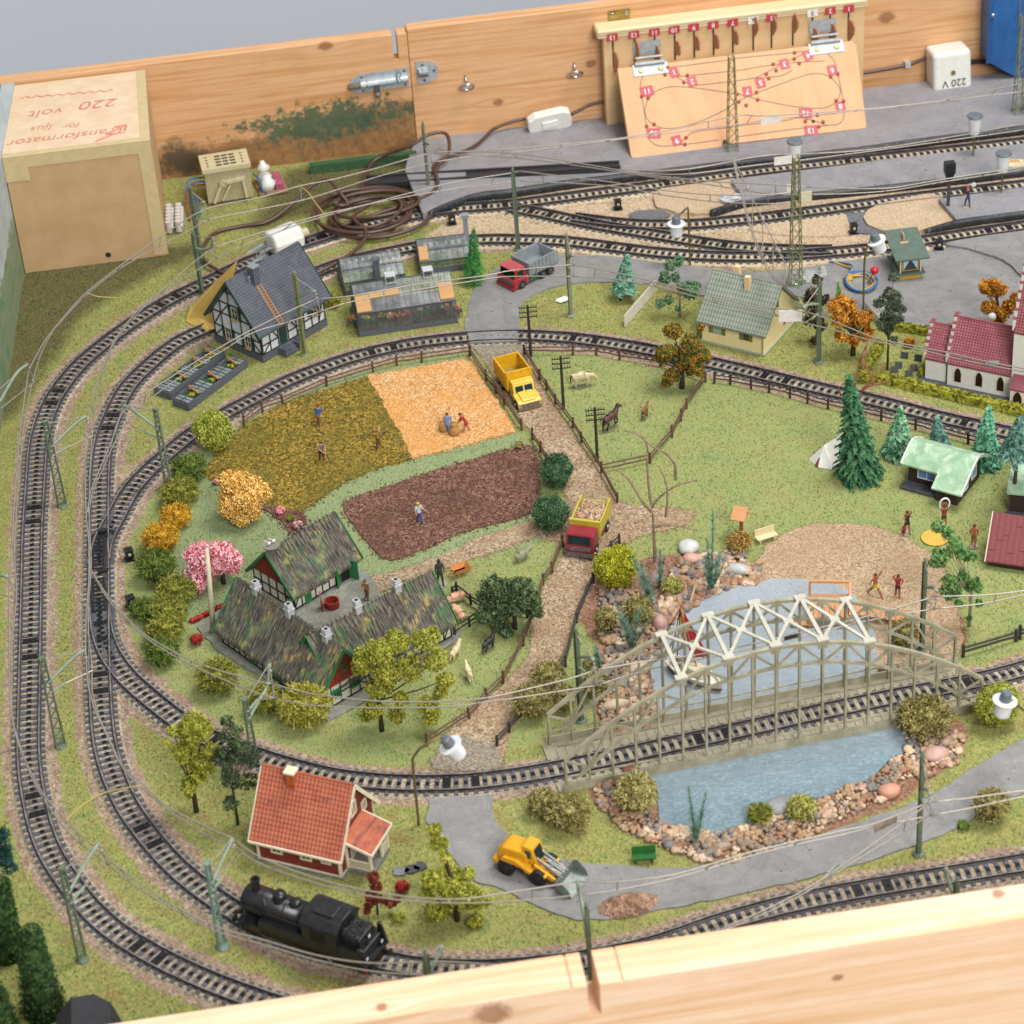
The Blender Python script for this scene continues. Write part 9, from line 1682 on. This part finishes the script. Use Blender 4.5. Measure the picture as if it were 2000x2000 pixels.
# small things
def bench(label,p0,p1,mat,H=.75,name='bench'):
 a,b=G(*p0),G(*p1);L=(b-a). length;t_=thing('bench',label,'bench',(a. x,a. y,0),math. atan2(b. y-a. y,b. x-a. x));m=MB();m. box(0,-.3,.4,L,.35,.5);m. build('seat',mat,t_);m=MB();m. box(0,.35,.45,L,.45,H+.35);m. build('backrest',mat,t_)
 for x in(.2,L-.35):m=MB();m. box(x,-.25,0,x+.12,.4,.4);m. build('leg',mat,t_)
bench('cream bench beside the bird table',(1478,1062),(1516,1050),M('bench_cream','#e0cfa0'));bench('dark green bench on the lower lawn by the road',(1235,1684),(1282,1680),M('bench_green','#2f6a30','#286028',2,.35))
b=G(1448,1046);t_=thing('bird_table','orange wooden bird table with a pitched roof','bird table',(b. x,b. y,0),R(-30));m=MB();m. box(-.13,-.13,0,.13,.13,2.3);m. build('post',M('bird_table_wood','#9a5a34','#8a4e2c'),t_);m=MB();m. xprism([(0,3.0),(1.0,2.2),(.95,2.12),(0,2.88),(-.95,2.12),(-1.0,2.2)],-.6,.6);m. build('roof',mOW,t_);m=MB();m. box(-.5,-.6,2.0,.5,.6,2.08);m. build('tray',mOW,t_)
b=G(1826,1052);m=MB();m. lathe([(1.15,0),(1.15,.08),(0,.08)],32);o=m. build('round_mat',M('mat_yellow','#dcae48','#d0a23e',1,.6));o. location=(b. x,b. y,.05);tag(o,'round yellow mat on the lawn behind the birch','mat')
b=G(900,1122);t_=thing('wheelbarrow','orange toy wheelbarrow on the lawn near the farm wing','wheelbarrow',(b. x,b. y,0),R(20));mWB=M('barrow_orange','#d88c50','#c87e44',2,.4);m=MB();m. add([(-.5,-.35,.4),(.5,-.35,.4),(.5,.35,.4),(-.5,.35,.4),(-.75,-.5,.85),(.75,-.5,.85),(.75,.5,.85),(-.75,.5,.85)],[(0,1,2,3),(0,4,5,1),(1,5,6,2),(2,6,7,3),(3,7,4,0),(3,2,1,0)]);m. build('tray',mWB,t_)
m=MB()
for y in(-.3,.3):m. beam((-1.2,y,.5),(.5,y,.35),.08);m. beam((-.4,y,0),(-.3,y,.4),.08)
m. build('handles',mWB,t_);m=MB();m. lathe([(.28,-.06),(.28,.06)],14,(.75,0,.28),(0,1,0));m. build('wheel',mWB,t_)
b=G(644,1188);t_=thing('well','dark red plastic well with an upright board in the farmyard','well',(b. x,b. y,.1),R(5));t_. scale=(.7,.7,.75);mWR=M('well_red','#8a2c20','#7a241a',3,.45);m=MB();m. lathe([(.85,0),(.9,.9),(.7,.9),(.65,.15),(0,.15)],20,(.35,0,0));m. build('basin',mWR,t_);m=MB();m. add([(-.95,-.75,0),(-.8,-.75,0),(-.8,.35,0),(-.95,.35,0),(-1.0,-.6,1.5),(-.85,-.6,1.5),(-.85,.45,2.1),(-1.0,.45,2.1)],[(0,1,2,3),(4,7,6,5),(0,4,5,1),(1,5,6,2),(2,6,7,3),(3,7,4,0)]);m. build('board',mWR,t_);m=MB();m. box(-.9,-.2,.3,-.4,.2,.5);m. build('spout',mWR,t_)
for k,(px,py,w)in enumerate(((782,1703,.75),(804,1699,.7),(821,1693,.6))):
 b=G(px,py);m=MB();m. prism([(w*math. cos(a)*(.8+.2*math. cos(3*a+k)),.45*math. sin(a))for a in[j*math. pi/5 for j in range(10)]],0,.12);o=m. build('stepping_stone',MATS['slab_grey']if k else M('stone_slab','#85888c','#74777c',3,.7));o. location=(b. x,b. y,0);tag(o,'flat grey stepping stone beside the cottage, '+['nearest the porch','between the other two','nearest the road'][k],'stepping stone','stepping stones by the cottage')
for k,(px,py,lb)in enumerate(((1766,700,'dark gravestone behind the others on the left'),(1793,705,'dark gravestone close to the chancel roof'),(1755,719,'low gravestone in the middle of the churchyard'),(1747,728,'gravestone nearest the left hedge corner'),(1785,724,'gravestone with red flowers in the middle right'),(1776,735,'front gravestone nearest the long hedge'))):
 b=G(px,py);m=MB();m. xprism([(-.07,0),(.07,0),(.1,.6),(-.03,.6)],-.34,.34);o=m. build('gravestone',M('grave_dark','#4c5252','#3e4444',3,.5));o. location=(b. x,b. y,0);o. rotation_euler=(R(-12),0,R(-30+7*k));tag(o,lb,'gravestone','churchyard gravestones')
m=MB();b=G(1098,588);m. add([(-.7,0,.1),(-.2,-.5,.12),(.6,-.3,.2),(.9,.2,.12),(.3,.5,.25),(-.5,.3,.15)],[(0,1,2,3,4,5)]);o=m. build('paper_scrap',mWP);o. location=b;tag(o,'torn scrap of white paper on the lawn beside the slim mast','paper')
m=MB();m. smooth=True;m. tube([G(1347,1180,.3),G(1353,1160,.8),G(1361,1132,1.2)],[.12,.1,.09],7);tag(m. build('driftwood_stick',M('driftwood','#c8a888','#b89878',3,.6)),'pale stick lying on the pebble heap','stick')
p=G(1580,545);g=np. random. RandomState(8);m=MB()
for k in range(26):pebble_mesh(m,p. x+g. normal()*1.0,p. y+.3+g. normal()*.5,.15,.28+.2*g. rand(),g. rand()*6,.8,.6,900+k)
tag(m. build('rubble_heap',M('grey_rubble','#8c9488','#a8aaa4',3,.8,bump=.4)),'pale grey rubble round the foot of the nearest tower','rubble',kind='stuff')
